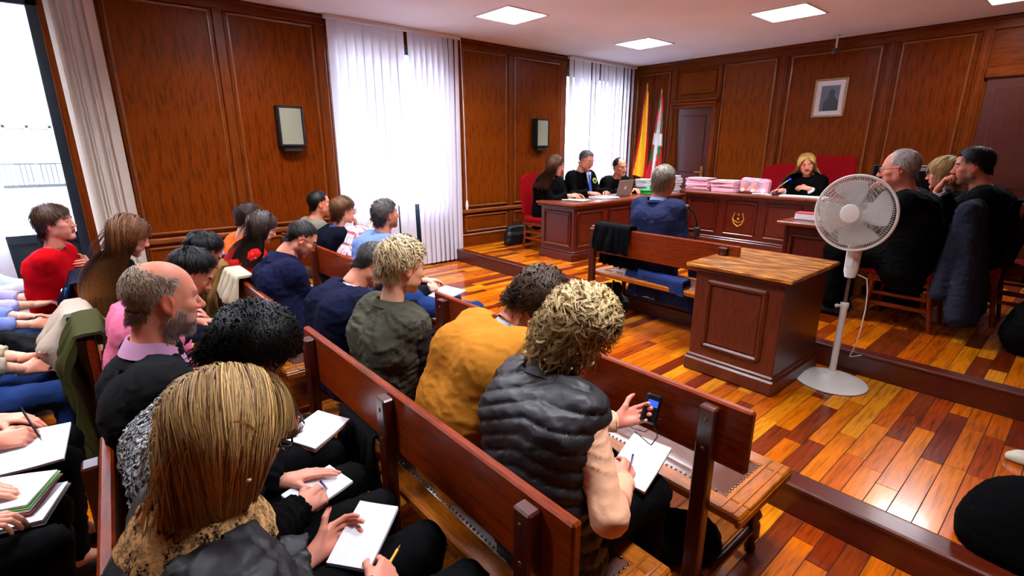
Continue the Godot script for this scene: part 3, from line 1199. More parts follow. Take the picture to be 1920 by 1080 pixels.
func head_geo(kind: String) -> Geo:
	if heads.has(kind):
		return heads[kind]
	var male := kind != "f"
	var old := kind == "o"
	var f := Field.new(Vector3(-0.098, -0.165, -0.13), Vector3(0.098, 0.14, 0.135), 0.0038)
	f.egg(Vector3(0, 0.03, -0.012), Vector3(0.073, 0.085, 0.095), 0.02)
	f.egg(Vector3(0, -0.025, 0.028), Vector3(0.061, 0.088, 0.058), 0.03)
	var jw := 0.050 if male else 0.044
	f.cap(Vector3(0, -0.09, 0.062), Vector3(0, -0.098, 0.066), 0.02, 0.019 if male else 0.016, 0.02)
	for s in [-1.0, 1.0]:
		f.cap(Vector3(s * jw, -0.058, 0.008), Vector3(s * 0.014, -0.098, 0.062), 0.018, 0.014, 0.025)
		f.cap(Vector3(s * 0.056, 0.0, 0.0), Vector3(s * jw, -0.058, 0.008), 0.016, 0.018, 0.025)
		f.egg(Vector3(s * 0.041, -0.022, 0.058), Vector3(0.024, 0.019, 0.022), 0.02)
		f.egg(Vector3(s * 0.034, -0.058, 0.052), Vector3(0.026, 0.026, 0.026), 0.02)
	f.cap(Vector3(-0.032, 0.022, 0.072), Vector3(0.032, 0.022, 0.072), 0.013 if male else 0.011, 0.013 if male else 0.011, 0.016)
	for s in [-1.0, 1.0]:
		f.egg(Vector3(s * 0.032, 0.001, 0.096), Vector3(0.017, 0.012, 0.018), 0.012, Basis(), true)
	var nl := 0.110 if old else 0.107 if male else 0.102
	f.cap(Vector3(0, 0.012, 0.081), Vector3(0, -0.028, nl - 0.004), 0.0085, 0.012 if male else 0.0105, 0.012)
	f.egg(Vector3(0, -0.031, nl - 0.003), Vector3(0.012, 0.010, 0.012), 0.008)
	for s in [-1.0, 1.0]:
		f.egg(Vector3(s * 0.012, -0.034, 0.092), Vector3(0.0075, 0.0075, 0.011), 0.007)
	f.cap(Vector3(-0.017, -0.056, 0.082), Vector3(0.017, -0.056, 0.082), 0.0055, 0.0055, 0.008)
	f.cap(Vector3(-0.006, -0.0555, 0.0875), Vector3(0.006, -0.0555, 0.0875), 0.006, 0.006, 0.008)
	f.cap(Vector3(-0.014, -0.067, 0.082), Vector3(0.014, -0.067, 0.082), 0.0065, 0.0065, 0.008)
	f.egg(Vector3(0, -0.0615, 0.096), Vector3(0.024, 0.0018, 0.007), 0.004, Basis(), true)
	f.egg(Vector3(0, -0.079, 0.084), Vector3(0.016, 0.006, 0.010), 0.01, Basis(), true)
	for s in [-1.0, 1.0]:
		var b := Basis(Vector3.UP, s * 0.38) * Basis(Vector3.RIGHT, -0.18)
		f.egg(Vector3(s * 0.076, -0.006, -0.010), Vector3(0.0075, 0.032, 0.019), 0.006, b)
		f.egg(Vector3(s * 0.0845, -0.002, -0.007), Vector3(0.0065, 0.020, 0.010), 0.006, b, true)
		f.egg(Vector3(s * 0.074, -0.033, -0.003), Vector3(0.007, 0.010, 0.009), 0.006, b)
	var g := Geo.new()
	f.cap(Vector3(0, -0.06, -0.022), Vector3(0, -0.15, -0.034), 0.054 if male else 0.047, 0.055 if male else 0.048, 0.03)
	f.net(g)
	g.smooth()
	heads[kind] = g
	return g


func hand_geo(pose: String) -> Geo:
	if hands.has(pose):
		return hands[pose]
	# curl of each joint in degrees for index .. little finger, and the thumb's lean
	var curl := {"rest": [[18, 24, 14], [22, 26, 16], [26, 28, 18], [30, 30, 18]], "flat": [[6, 10, 6], [8, 10, 6], [8, 12, 6], [10, 12, 8]], "pen": [[48, 42, 18], [52, 56, 30], [58, 70, 42], [62, 74, 46]], "hold": [[30, 38, 22], [34, 40, 24], [36, 42, 24], [40, 42, 24]], "fist": [[62, 82, 46], [66, 84, 48], [68, 84, 48], [70, 84, 48]], "chin": [[34, 60, 40], [44, 72, 46], [52, 76, 48], [56, 78, 48]]}
	var f := Field.new(Vector3(-0.06, -0.09, -0.035), Vector3(0.085, 0.035, 0.205), 0.0032)
	var xs := [0.029, 0.0095, -0.0105, -0.029]
	var kz := [0.090, 0.094, 0.089, 0.080]
	var lens := [[0.044, 0.026, 0.020], [0.048, 0.030, 0.021], [0.044, 0.028, 0.020], [0.034, 0.021, 0.018]]
	for i in 4:
		f.cap(Vector3(xs[i] * 0.55, -0.002, 0.004), Vector3(xs[i], 0.0, kz[i]), 0.0145, 0.0105 if i < 3 else 0.0095, 0.014)
	f.cap(Vector3(0, -0.004, -0.03), Vector3(0, -0.003, 0.02), 0.024, 0.021, 0.02)
	f.egg(Vector3(-0.016, -0.010, 0.045), Vector3(0.014, 0.012, 0.032), 0.015)
	for i in 4:
		var p := Vector3(xs[i], 0, kz[i])
		var a := 0.0
		var spread: float = xs[i] * 2.4
		var r0: float = [0.0093, 0.0095, 0.009, 0.008][i]
		for k in 3:
			a += deg_to_rad(curl[pose][i][k])
			var d := Vector3(sin(spread * (0.5 if k == 0 else 0.2)) * cos(a), -sin(a), cos(a)).normalized()
			var q: Vector3 = p + d * lens[i][k]
			f.cap(p, q, r0 - k * 0.0008, r0 - 0.0008 - k * 0.0008, 0.0035)
			p = q
	var th := {"rest": [0.85, -0.25, 0.55], "flat": [0.95, -0.12, 0.5], "pen": [0.30, -0.75, 0.85], "hold": [0.72, 0.12, 0.7], "fist": [0.25, -0.7, 0.7], "chin": [0.6, -0.3, 0.9]}
	var td: Array = th[pose]
	var m := Vector3(0.047, -0.013, 0.052)
	f.cap(Vector3(0.018, -0.009, 0.016), m, 0.0155, 0.012, 0.014)
	var d1 := Vector3(td[0], td[1], td[2]).normalized()
	var q1 := m + d1 * 0.034
	f.cap(m, q1, 0.0112, 0.0098, 0.005)
	var d2 := (d1 + Vector3(-0.45 if pose != "hold" else -0.15, -0.1 if pose != "hold" else 0.0, 0.45)).normalized()
	f.cap(q1, q1 + d2 * 0.027, 0.0098, 0.0082, 0.004)
	var g := Geo.new()
	f.net(g)
	g.smooth()
	# the last joints a little redder
	for i in g.v.size():
		var t := clampf((g.v[i].z - 0.06) / 0.12, 0.0, 1.0)
		g.c[i] = Color(1.0, 1.0 - 0.10 * t, 1.0 - 0.08 * t)
	hands[pose] = g
	return g


func shoe() -> ArrayMesh:
	if shoe_mesh == null:
		var f := Field.new(Vector3(-0.07, -0.005, -0.10), Vector3(0.07, 0.13, 0.23), 0.008)
		f.cap(Vector3(0, 0.035, -0.05), Vector3(0, 0.03, 0.14), 0.036, 0.038, 0.03)
		f.cap(Vector3(0.006, 0.026, 0.12), Vector3(0.004, 0.022, 0.175), 0.036, 0.026, 0.02)
		f.cap(Vector3(0, 0.04, -0.035), Vector3(0, 0.10, -0.03), 0.036, 0.04, 0.03)
		f.trim(Vector3(0, 0.004, 0.05), Vector3(0, -1, 0), 0.4)
		f.trim(Vector3(0, 0.11, 0), Vector3(0, 1, 0), 0.1)
		var g := Geo.new()
		f.net(g)
		g.smooth()
		shoe_mesh = g.mesh()
	return shoe_mesh


# does a point of the bare head (its own axes) carry hair?
func on_scalp(p: Vector3, bald: float, low: float) -> bool:
	if absf(p.x) > 0.0745 and p.y < 0.03 and p.y > -0.05 and p.z > -0.04:
		return false
	var az := rad_to_deg(atan2(absf(p.x), p.z + 0.012))
	var y := 0.0
	if az < 38: y = 0.073
	elif az < 66: y = lerpf(0.073, 0.048, (az - 38) / 28)
	elif az < 86: y = lerpf(0.048, -0.012, (az - 66) / 20)
	elif az < 108: y = 0.012
	elif az < 132: y = lerpf(0.012, -0.055, (az - 108) / 24)
	else: y = lerpf(-0.055, -0.08, (az - 132) / 48)
	if az > 108:
		y -= low
	if bald > 0.0:
		var edge := lerpf(0.13, 0.066, bald) + 0.012 * fine.get_noise_3d(p.x * 70, p.y * 70, p.z * 70) + 0.55 * maxf(0.0, -p.z - 0.015)
		if p.y > edge or az < 62.0:
			return false
	return p.y > y


func in_beard(p: Vector3) -> bool:
	if p.y < -0.125 or p.z < -0.012:
		return false
	if absf(p.x) < 0.021 and p.y > -0.0735 and p.y < -0.0475:
		return false
	var cheek := lerpf(-0.012, -0.046, clampf((p.z - 0.0) / 0.075, 0, 1))
	return p.y < cheek and (absf(p.x) < 0.0735 or p.y < -0.045)


func hair_strands(kind: String, st: Dictionary, roots_of: Callable, xf: Transform3D) -> Geo:
	var hg := head_geo(kind)
	var g := Geo.new()
	var pool := PackedInt32Array()
	for i in hg.v.size():
		if roots_of.call(hg.v[i]):
			pool.append(i)
	if pool.is_empty():
		return g
	var n: int = st.n
	var length: float = st.len
	var wide: float = st.get("w", 0.0035)
	var steps: int = st.get("steps", 6)
	var lift: float = st.get("lift", 0.3)
	var grav: float = st.get("grav", 0.15)
	var vol: float = st.get("vol", 0.05)
	var curl: float = st.get("curl", 0.0)
	var turns: float = st.get("turns", 140.0)
	var part: Variant = st.get("part", null)
	var cut: float = st.get("cut", -9.0)
	var c1: Color = lin(st.col)
	var c2: Color = lin(st.get("col2", st.col))
	var mess: float = st.get("mess", 0.25)
	var flow: Vector3 = st.get("flow", Vector3.ZERO)
	var cling: float = st.get("cling", 0.6)
	var tuck: float = st.get("tuck", 0.0)
	var down := (xf.basis.inverse() * Vector3.DOWN).normalized()
	var o := Vector3(0, 0.03, -0.012)
	var whorl := Vector3(0.01, 0.10, -0.07)
	var fringe: bool = st.get("fringe", false) or curl > 0.0
	var taper: float = st.get("taper", 1.0)
	var tip: Color = lin(st.tip) if st.has("tip") else Color(0, 0, 0, 0)
	var loose: float = st.get("loose", 0.25)
	var lock: int = st.get("lock", 1)
	var drape_r: bool = st.get("drape", false)
	var c2o := down * 0.335 + Vector3(0, 0, -0.03)
	var at := 0
	var state := 0
	for s in n:
		if s % lock == 0:
			at = pool[rng.randi() % pool.size()]
			state = rng.randi()
		elif lock > 1:
			rng.seed = state
		var p := hg.v[at]
		var nn := hg.n[at]
		var shift := Vector3.ZERO
		if lock > 1:
			var j := s % lock
			shift = Vector3(sin(j * 2.4), cos(j * 2.4), sin(j * 1.3 + 1.0)) * wide * 0.8
		var comb: Vector3
		if part != null:
			var px: float = part + rng.randf_range(-0.022, 0.022)
			comb = Vector3(signf(p.x - px) * 0.9, -0.35, 0.10 if p.z > 0.02 else -0.35)
			if p.z > 0.045:
				comb = Vector3(signf(p.x - px) * 1.1, -0.25, -0.1 if absf(p.x - px) > 0.02 else 0.2)
		else:
			comb = (p - whorl).normalized()
			if not fringe and p.z > 0.03 and p.y > 0.045:
				comb = Vector3(0.30, 0.15, -0.80)
			elif not fringe and p.y < 0.05 and p.z > -0.02:
				comb = Vector3(0, -0.7, -0.5)
		comb += flow
		comb = comb - nn * comb.dot(nn)
		comb = comb.normalized()
		var dir := (comb + nn * lift + Vector3(rng.randfn(0, mess), rng.randfn(0, mess), rng.randfn(0, mess))).normalized()
		var l := length * rng.randf_range(0.72, 1.08)
		if taper < 1.0 and p.y < 0.055:
			l *= lerpf(taper * 0.6, 1.0, clampf((p.y + 0.06) / 0.115, 0.0, 1.0))
		var step := l / steps
		var puff := 1.0 + vol * rng.randf_range(loose, 1.0) * (clampf((p.y + 0.09) / 0.14, 0.15, 1.0) if part != null else 1.0)
		var er := Vector3(0.0755, 0.0875, 0.0975) * puff
		var tone := clampf(rng.randf() * 0.75 + 0.5 * (fine.get_noise_3d(p.x * 60, p.y * 20, p.z * 60) + 0.3), 0.0, 1.0)
		g.col = c1.lerp(c2, tone) * rng.randf_range(0.85, 1.12)
		g.col.a = 1.0
		var root_col := g.col
		var ph := rng.randf() * TAU
		var spin := turns * rng.randf_range(0.75, 1.25) * (1.0 if rng.randf() < 0.5 else -1.0)
		var first := g.v.size()
		var made := 0
		var run := 0.0
		for k in steps + 1:
			var out := (p - o).normalized()
			var side := dir.cross(out)
			if side.length_squared() < 0.0004:
				side = dir.cross(Vector3(0.3, 0.2, 1))
			side = side.normalized()
			var q := p + shift
			if curl > 0.0:
				var e := curl * minf(1.0, run / 0.02)
				q += (side * cos(ph + run * spin) + out * sin(ph + run * spin)) * e
			var hw := wide * 0.5 * (1.0 if k < steps - 1 else 0.75 if k < steps else 0.3)
			var ww := side
			if curl > 0.0:
				ww = (side * sin(ph + run * spin) - out * cos(ph + run * spin)).normalized() if k % 2 == 9 else side
			var nrm := (out + nn * 0.3).normalized()
			if tip.a > 0.0:
				g.col = root_col.lerp(tip, smoothstep(0.45, 1.0, float(k) / steps) * (0.4 + 0.6 * tone))
			g.vert(xf * (q - ww * hw), (xf.basis * (nrm - ww * 0.35)).normalized())
			g.vert(xf * (q + ww * hw), (xf.basis * (nrm + ww * 0.35)).normalized())
			made += 1
			if -p.dot(down) < cut + rng.randf_range(-0.008, 0.004):
				break
			p += dir * step
			run += step
			dir = (dir + down * grav).normalized()
			# keep off the skull, the face and the neck, and near the head
			var u := (p - o) / er
			var ul := u.length()
			if ul > 1.0 and p.y > 0.0:
				p = p.lerp(o + u / ul * er, cling)
			elif p.y <= 0.0:
				var cyl := Vector2(u.x, u.z).length()
				var most := 1.0 - tuck * clampf(-p.y / 0.12, 0.0, 1.0)
				if cyl > most and cling > 0.0 and not (drape_r and p.y < -0.09):
					var k2 := lerpf(1.0, most / cyl, cling * 0.7)
					p.x *= k2
					p.z = (p.z - o.z) * k2 + o.z
			if ul < 1.0:
				u = u.normalized()
				p = o + u * er
				var gn := (u / er).normalized()
				dir = (dir - gn * minf(0.0, dir.dot(gn))).normalized()
			if p.y < -0.03:
				var w := Vector3(p.x, 0, p.z + 0.028)
				if w.length() < 0.066 * puff:
					w = w.normalized() * 0.066 * puff
					p = Vector3(w.x, p.y, w.z - 0.028)
			if part != null and p.y < 0.045 and p.z > 0.02:
				if absf(p.x) < 0.066:
					p.x = signf(p.x + 0.0001) * 0.068
				if p.y < 0.02:
					p.z = minf(p.z, 0.046)
			if drape_r:
				var e2 := Vector3(0.275, 0.26, 0.275)
				var u2 := (p - c2o) / e2
				if u2.length() < 1.0:
					var flat := Vector2(u2.x, u2.z)
					var k3 := sqrt(1.0 - u2.y * u2.y) / maxf(flat.length(), 0.05)
					if flat.y > 0.0 and k3 > 1.2:
						flat.y = -0.1
					p.x = c2o.x + flat.x * k3 * e2.x
					p.z = c2o.z + flat.y * k3 * e2.z
		for k in made - 1:
			var a := first + k * 2
			g.quad_i(a, a + 1, a + 3, a + 2)
		if lock > 1 and s % lock == lock - 1:
			rng.seed = state + 7919 + s
	g.col = Color(1, 1, 1)
	return g


func add_head(g: Geo, p: Dictionary, xf: Transform3D) -> void:
	var kind: String = p.get("kind", "m")
	var hg := head_geo(kind)
	var skin: Color = p.skin
	var st: Dictionary = p.get("hair", {})
	var bald: float = st.get("bald", 0.0)
	var scalp: Color = st.get("scalp", st.col.darkened(0.15)) if st.has("col") else skin
	var brow: Color = p.get("brow", scalp)
	var beard: Variant = p.get("beard", null)
	var lip := Color(0.62, 0.30, 0.27) if kind != "f" else Color(0.66, 0.25, 0.26)
	var first := g.v.size()
	g.add(hg, xf)
	for i in hg.v.size():
		var q := hg.v[i]
		var c := skin
		if q.z > 0.04:
			var red := exp(-pow((absf(q.x) - 0.04) / 0.02, 2) - pow((q.y + 0.025) / 0.022, 2)) * 0.5 + exp(-q.x * q.x / 0.0003 - pow((q.y + 0.03) / 0.014, 2)) * 0.4
			c = c.lerp(Color(c.r, c.g * 0.78, c.b * 0.76), red)
		if absf(q.x) > 0.074 and q.y < 0.03:
			c = c.lerp(Color(c.r, c.g * 0.76, c.b * 0.74), 0.6)
		if q.z > 0.074 and absf(q.x) < 0.023 and absf(q.y + 0.0615) < 0.0105:
			c = c.lerp(lip, 0.75)
			if absf(q.y + 0.0615) < 0.0022:
				c = Color(0.22, 0.08, 0.07)
		if q.z > 0.045 and absf(q.x) > 0.013 and absf(q.x) < 0.050 and absf(q.y - 0.0245 + 0.09 * absf(absf(q.x) - 0.03)) < 0.0042:
			c = c.lerp(brow, 0.8)
		if beard != null and in_beard(q):
			c = c.lerp(beard, p.get("stubble", 0.7))
		if st.has("col") and on_scalp(q, bald, st.get("low", 0.0)):
			c = scalp
		g.c[first + i] = lin(c)
	# eyes: the ball, the iris, an upper lid
	for s in [-1.0, 1.0]:
		var e := Vector3(s * 0.0315, 0.001, 0.0715)
		var at := g.v.size()
		var b := Geo.new()
		b.ball(Vector3.ZERO, Vector3.ONE * 0.0122, 14)
		var shut: float = p.get("shut", 0.32)
		for i in b.v.size():
			var u := b.v[i] / 0.0122
			var c := Color(0.86, 0.83, 0.80)
			var k := Vector2(u.x, u.y + 0.05).length()
			if u.z > 0 and k < 0.42:
				c = Color(0.16, 0.10, 0.07)
			if u.z > 0 and k < 0.18:
				c = Color(0.02, 0.02, 0.02)
			if u.y > 0.55 - shut * 1.6 or u.y < -0.55:
				c = Color(skin.r * 0.92, skin.g * 0.80, skin.b * 0.76)
				b.v[i] *= 1.09
			b.c[i] = lin(c)
		g.add(b, xf * Transform3D(Basis(), e))


func part(called: String, g: Geo, m: Material, parent: Node3D, base: Vector3, label := "") -> MeshInstance3D:
	for i in g.v.size():
		g.v[i] -= base
	var o := obj(called, g, m, parent)
	if label:
		o.set_meta("label", label)
	return o


func bones_field(bones: Array, cell: float, pad := 0.05) -> Field:
	var lo := Vector3(1e9, 1e9, 1e9)
	var hi := -lo
	for b in bones:
		var r := maxf(b[2], b[3]) + pad
		lo = lo.min(b[0] - Vector3.ONE * r).min(b[1] - Vector3.ONE * r)
		hi = hi.max(b[0] + Vector3.ONE * r).max(b[1] + Vector3.ONE * r)
	var f := Field.new(lo, hi, cell)
	for b in bones:
		f.cap(b[0], b[1], b[2], b[3], b[4])
	return f


func elbow(a: Vector3, b: Vector3, l1: float, l2: float, pole: Vector3) -> Vector3:
	var d := b - a
	var n := minf(d.length(), l1 + l2 - 0.002)
	var u := d.normalized()
	var x := (l1 * l1 - l2 * l2 + n * n) / (2.0 * n)
	var y := sqrt(maxf(l1 * l1 - x * x, 0.0))
	var w := (pole - u * pole.dot(u)).normalized()
	return a + u * x + w * y


func wrinkle(g: Geo, amp: float, seed_off: Vector3) -> void:
	for i in g.v.size():
		var q := g.v[i] + seed_off
		var e := fold.get_noise_3d(q.x * 14.0, q.y * 20.0, q.z * 14.0)
		var w := 1.0 - absf(fold.get_noise_3d(q.x * 7.0 + q.y * 7.0, q.y * 13.0 - q.x * 5.0, q.z * 8.0 + q.y * 6.0)) * 5.0
		g.v[i] += g.n[i] * amp * (e * 0.35 + maxf(w, -0.3) * 0.75)
	g.smooth()


# A seated figure. Everything in world axes; hip, head and hand places are world points.
func person(p: Dictionary) -> Node3D:
	var hip: Vector3 = p.hip
	var fl: float = p.get("floor", 0.0)
	var sc: float = p.get("scale", 1.0)
	var w: float = p.get("w", 1.0) * sc
	var yaw := deg_to_rad(p.get("yaw", 90.0))
	var base := Vector3(hip.x, fl, hip.z)
	var fw := Vector3(sin(yaw), 0, cos(yaw))
	var lf := Vector3(cos(yaw), 0, -sin(yaw))
	var near: bool = p.get("near", false)
	var kind: String = p.get("kind", "m")
	if kind == "f":
		w *= 0.9
	var cell := 0.0115 if near else 0.019
	var root := thing("person", p.label, "person", base)
	root.set_meta("kind", "thing")

	var hb := Basis(Vector3.UP, deg_to_rad(p.get("hyaw", p.get("yaw", 90.0)))) * Basis(Vector3.RIGHT, deg_to_rad(p.get("hpitch", 12.0))) * Basis(Vector3.BACK, deg_to_rad(p.get("hroll", 0.0)))
	var hs: float = p.get("hs", 1.0) * sc
	var head: Vector3 = p.head
	var hx := Transform3D(hb.scaled(Vector3.ONE * hs), head)
	var neck_top := hx * Vector3(0, -0.085, -0.028)
	var lean := (head - hip).normalized()
	var nape := head - (hb.y * 0.55 + lean * 0.45).normalized() * 0.178 * hs - hb.z * 0.02
	nape = nape - fw * 0.015
	var bulge: float = p.get("bulge", 0.03)
	var back := lean.cross(lf).normalized()
	if back.dot(fw) > 0:
		back = -back
	var s1 := hip.lerp(nape, 0.36) + back * bulge * 0.9
	var s2 := hip.lerp(nape, 0.72) + back * bulge
	var up2 := (nape - s2).normalized()
	var twist := lf.rotated(Vector3.UP, deg_to_rad(p.get("twist", 0.0)))
	var tilt: float = p.get("tilt", 0.0)
	var sh := []
	var el := []
	var wr := []
	var hxf := []
	var poses := []
	var kn := []
	var an := []
	for s in [1.0, -1.0]:   # left, then right
		var side := "l" if s > 0 else "r"
		var a: Vector3 = nape - up2 * 0.056 * sc + twist * s * 0.172 * w + Vector3(0, s * tilt, 0) + fw * 0.012
		var hd: Dictionary = p.get("hand_" + side, {})
		var at: Vector3 = hd.get("at", hip + fw * 0.33 + lf * s * 0.10 + Vector3(0, 0.125, 0))
		var dir: Vector3 = hd.get("dir", fw - lf * s * 0.35 + Vector3(0, -0.1, 0)).normalized()
		var palm: Vector3 = hd.get("palm", Vector3(0, -1, 0))
		var wrist := at - dir * 0.075 * sc
		var far := (wrist - a).length()
		if far > 0.545 * sc:
			if p.get("seen", true):
				print("reach ", p.label.left(40), " ", side, " ", far)
			wrist = a + (wrist - a).normalized() * 0.545 * sc
		var y := (-palm - dir * (-palm).dot(dir)).normalized()
		hxf.append(Transform3D(Basis(y.cross(dir).normalized(), y, dir).scaled(Vector3.ONE * sc * (0.94 if kind == "f" else 1.0) * hd.get("size", 1.0)), wrist))
		poses.append(hd.get("pose", "rest"))
		sh.append(a)
		wr.append(wrist)
		el.append(elbow(a, wrist, 0.29 * sc, 0.265 * sc, hd.get("pole", Vector3(0, -1, 0) + lf * s * 0.45 - fw * 0.4)))
		var k: Vector3 = p.get("knee_" + side, hip + fw * 0.44 * sc + lf * s * 0.11 + Vector3(0, -0.03, 0))
		kn.append(k)
		an.append(p.get("foot_" + side, Vector3(k.x, fl + 0.085, k.z) + fw * p.get("tuck", -0.04)))

	# the body: one skin-coloured surface from head to feet
	var bd := Geo.new()
	var t := 0.84
	var bb := []
	for s in [1.0, -1.0]:
		var i := 0 if s > 0 else 1
		bb.append([hip + lf * s * 0.07 * w, s1 + lf * s * 0.06 * w, 0.10 * t, 0.09 * t, 0.05])
		bb.append([s1 + lf * s * 0.06 * w, s2 + lf * s * 0.075 * w, 0.09 * t, 0.10 * t, 0.05])
		bb.append([s2 + lf * s * 0.075 * w, sh[i].lerp(nape, 0.3) - up2 * 0.02, 0.09 * t, 0.055 * t, 0.05])
		bb.append([nape - up2 * 0.03, sh[i], 0.046 * t, 0.048 * t, 0.04])
		bb.append([sh[i], el[i], 0.05 * t, 0.042 * t, 0.03])
		bb.append([hip + lf * s * 0.085 * w, kn[i], 0.08 * t, 0.055 * t, 0.04])
		bb.append([kn[i], an[i], 0.055 * t, 0.036, 0.03])
		bb.append([an[i], an[i] + fw * 0.14 - Vector3(0, 0.045, 0), 0.034, 0.026, 0.03])
	var f := bones_field(bb, 0.016 if near else 0.022)
	var nr := (0.049 if kind == "f" else 0.056) * hs
	f.cap(nape - up2 * 0.02, neck_top, nr * 1.08, nr, 0.03)
	f.net(bd)
	bd.smooth()
	# forearms get a finer grid, down into the hands
	for i in 2:
		var ff := bones_field([[el[i], el[i].lerp(wr[i], 0.35), 0.039 * sc, 0.041 * sc, 0.02], [el[i].lerp(wr[i], 0.35), wr[i], 0.041 * sc, 0.0255 * sc, 0.02]], 0.0095 if near else 0.014, 0.03)
		var ag := Geo.new()
		ff.net(ag)
		ag.smooth()
		bd.add(ag)
	for i in bd.c.size():
		bd.c[i] = lin(p.skin)
	for i in 2:
		var first := bd.v.size()
		var hg := hand_geo(poses[i])
		bd.add(hg, hxf[i], i == 0)
		var hc: Color = lin(p.get("hand_skin", p.skin))
		for k in range(first, bd.v.size()):
			bd.c[k] = hc * bd.c[k]
	add_head(bd, p, hx)
	part("body", bd, M.skin, root, base)

	# clothes
	for layer: Dictionary in p.top:
		var e: float = layer.get("extra", 0.014) * sc
		var torso: bool = layer.get("torso", true)
		var sleeves: bool = layer.get("sleeves", true)
		var fat: float = p.get("fat", 0.0)
		var bl := []
		for s in [1.0, -1.0]:
			var i := 0 if s > 0 else 1
			if torso:
				bl.append([hip + lf * s * 0.075 * w - Vector3(0, layer.get("hem", 0.0), 0), s1 + lf * s * 0.066 * w, 0.112 + e + fat, 0.102 + e + fat, 0.06])
				bl.append([s1 + lf * s * 0.066 * w, s2 + lf * s * 0.085 * w, 0.102 + e + fat, 0.106 + e, 0.06])
				bl.append([s2 + lf * s * 0.085 * w, sh[i].lerp(nape, 0.34) - up2 * 0.02, 0.106 + e, 0.062 + e, 0.06])
				bl.append([nape - up2 * 0.032 + lf * s * 0.02, sh[i], 0.046 + e * 0.7, 0.052 + e * 0.8, 0.05])
			if sleeves:
				var lo: float = layer.get("cuff", 1.0)
				var slim := 0.86 if kind == "f" else 1.0
				bl.append([sh[i], el[i], (0.056 * slim + e) * sc, (0.046 * slim + e) * sc, 0.04])
				bl.append([el[i], el[i].lerp(wr[i], lo), (0.046 * slim + e) * sc, (0.033 + e * layer.get("flare", 0.7)) * sc, 0.035])
		for b in layer.get("more", []):
			bl.append(b)
		if layer.get("hood", false):
			bl.append([nape - fw * 0.05 + lf * 0.085 - up2 * 0.01, nape - fw * 0.085 - up2 * 0.0, 0.05, 0.062, 0.02])
			bl.append([nape - fw * 0.05 - lf * 0.085 - up2 * 0.01, nape - fw * 0.085 - up2 * 0.0, 0.05, 0.062, 0.02])
			bl.append([nape - fw * 0.10 - up2 * 0.10, nape - fw * 0.085 - up2 * 0.03, 0.035, 0.06, 0.02])
		if layer.get("robe", false):
			for s in [1.0, -1.0]:
				var i := 0 if s > 0 else 1
				bl.append([hip + lf * s * 0.09, kn[i], 0.13, 0.11, 0.07])
				bl.append([kn[i], Vector3(kn[i].x, fl + 0.16, kn[i].z), 0.10, 0.11, 0.07])
				bl.append([hip - fw * 0.05 + lf * s * 0.1, hip - fw * 0.08 + lf * s * 0.14 - Vector3(0, 0.22, 0), 0.11, 0.07, 0.06])
			bl.append([hip + fw * 0.1, kn[0].lerp(kn[1], 0.5), 0.12, 0.10, 0.07])
		var lc: float = layer.get("cell", cell)
		var lf_ := bones_field(bl, lc)
		if torso:
			var nk: Vector3 = nape + up2 * layer.get("neck", 0.012)
			lf_.cap(nape - up2 * 0.04, nk, 0.058 + e * 0.6, nr + 0.008 + e * 0.5, 0.03)
			lf_.trim(nk, (up2 + fw * layer.get("drop", -0.25)).normalized(), 0.105)
		if sleeves:
			for i in 2:
				var d: Vector3 = (wr[i] - el[i]).normalized()
				lf_.trim(el[i].lerp(wr[i], layer.get("cuff", 1.0)) - d * 0.012, d, 0.085)
		var cg := Geo.new()
		lf_.net(cg)
		cg.smooth()
		if sleeves and near and not layer.has("quilt"):
			for i in 2:
				var d: Vector3 = (wr[i] - el[i]).normalized()
				var c1: Vector3 = el[i].lerp(wr[i], layer.get("cuff", 1.0)) - d * 0.014
				var a1 := d.cross(Vector3.UP).normalized()
				var b1 := d.cross(a1)
				var ring := []
				for k in 17:
					ring.append(c1 + (a1 * cos(TAU * k / 16) + b1 * sin(TAU * k / 16)) * (0.031 + e * layer.get("flare", 0.7)) * sc)
				cg.tube(ring, 0.005, 6, false)
		wrinkle(cg, layer.get("folds", 0.006), base * 3.1 + Vector3(e * 99, 0, 0))
		if layer.has("quilt"):
			var axis := (nape - hip).normalized()
			for i in cg.v.size():
				var q := cg.v[i] - hip
				var side := q.dot(lf)
				var tt := q.dot(axis)
				if layer.quilt == "bands":
					var s := tt + absf(side) * 0.28
					cg.v[i] += cg.n[i] * (pow(absf(sin(PI * s / 0.050)), 0.38) - 0.8) * 0.013
				elif layer.quilt == "diamonds":
					var a := absf(sin(PI * (tt + side * 0.8) / 0.11))
					var b := absf(sin(PI * (tt - side * 0.8) / 0.11))
					cg.v[i] += cg.n[i] * (pow(minf(a, b), 0.45) - 0.7) * 0.014
				elif layer.quilt == "ribs":
					cg.v[i] += cg.n[i] * (absf(sin(PI * (cg.v[i] - el[1]).length() / 0.028)) - 0.5) * 0.012 + cg.n[i] * fine.get_noise_3d(q.x * 60, q.y * 60, q.z * 60) * 0.006
				else:
					cg.v[i] += cg.n[i] * fine.get_noise_3d(q.x * 45, q.y * 45, q.z * 45) * 0.006
			cg.smooth()
		part(layer.get("name", "jacket"), cg, layer.mat, root, base, layer.get("note", ""))
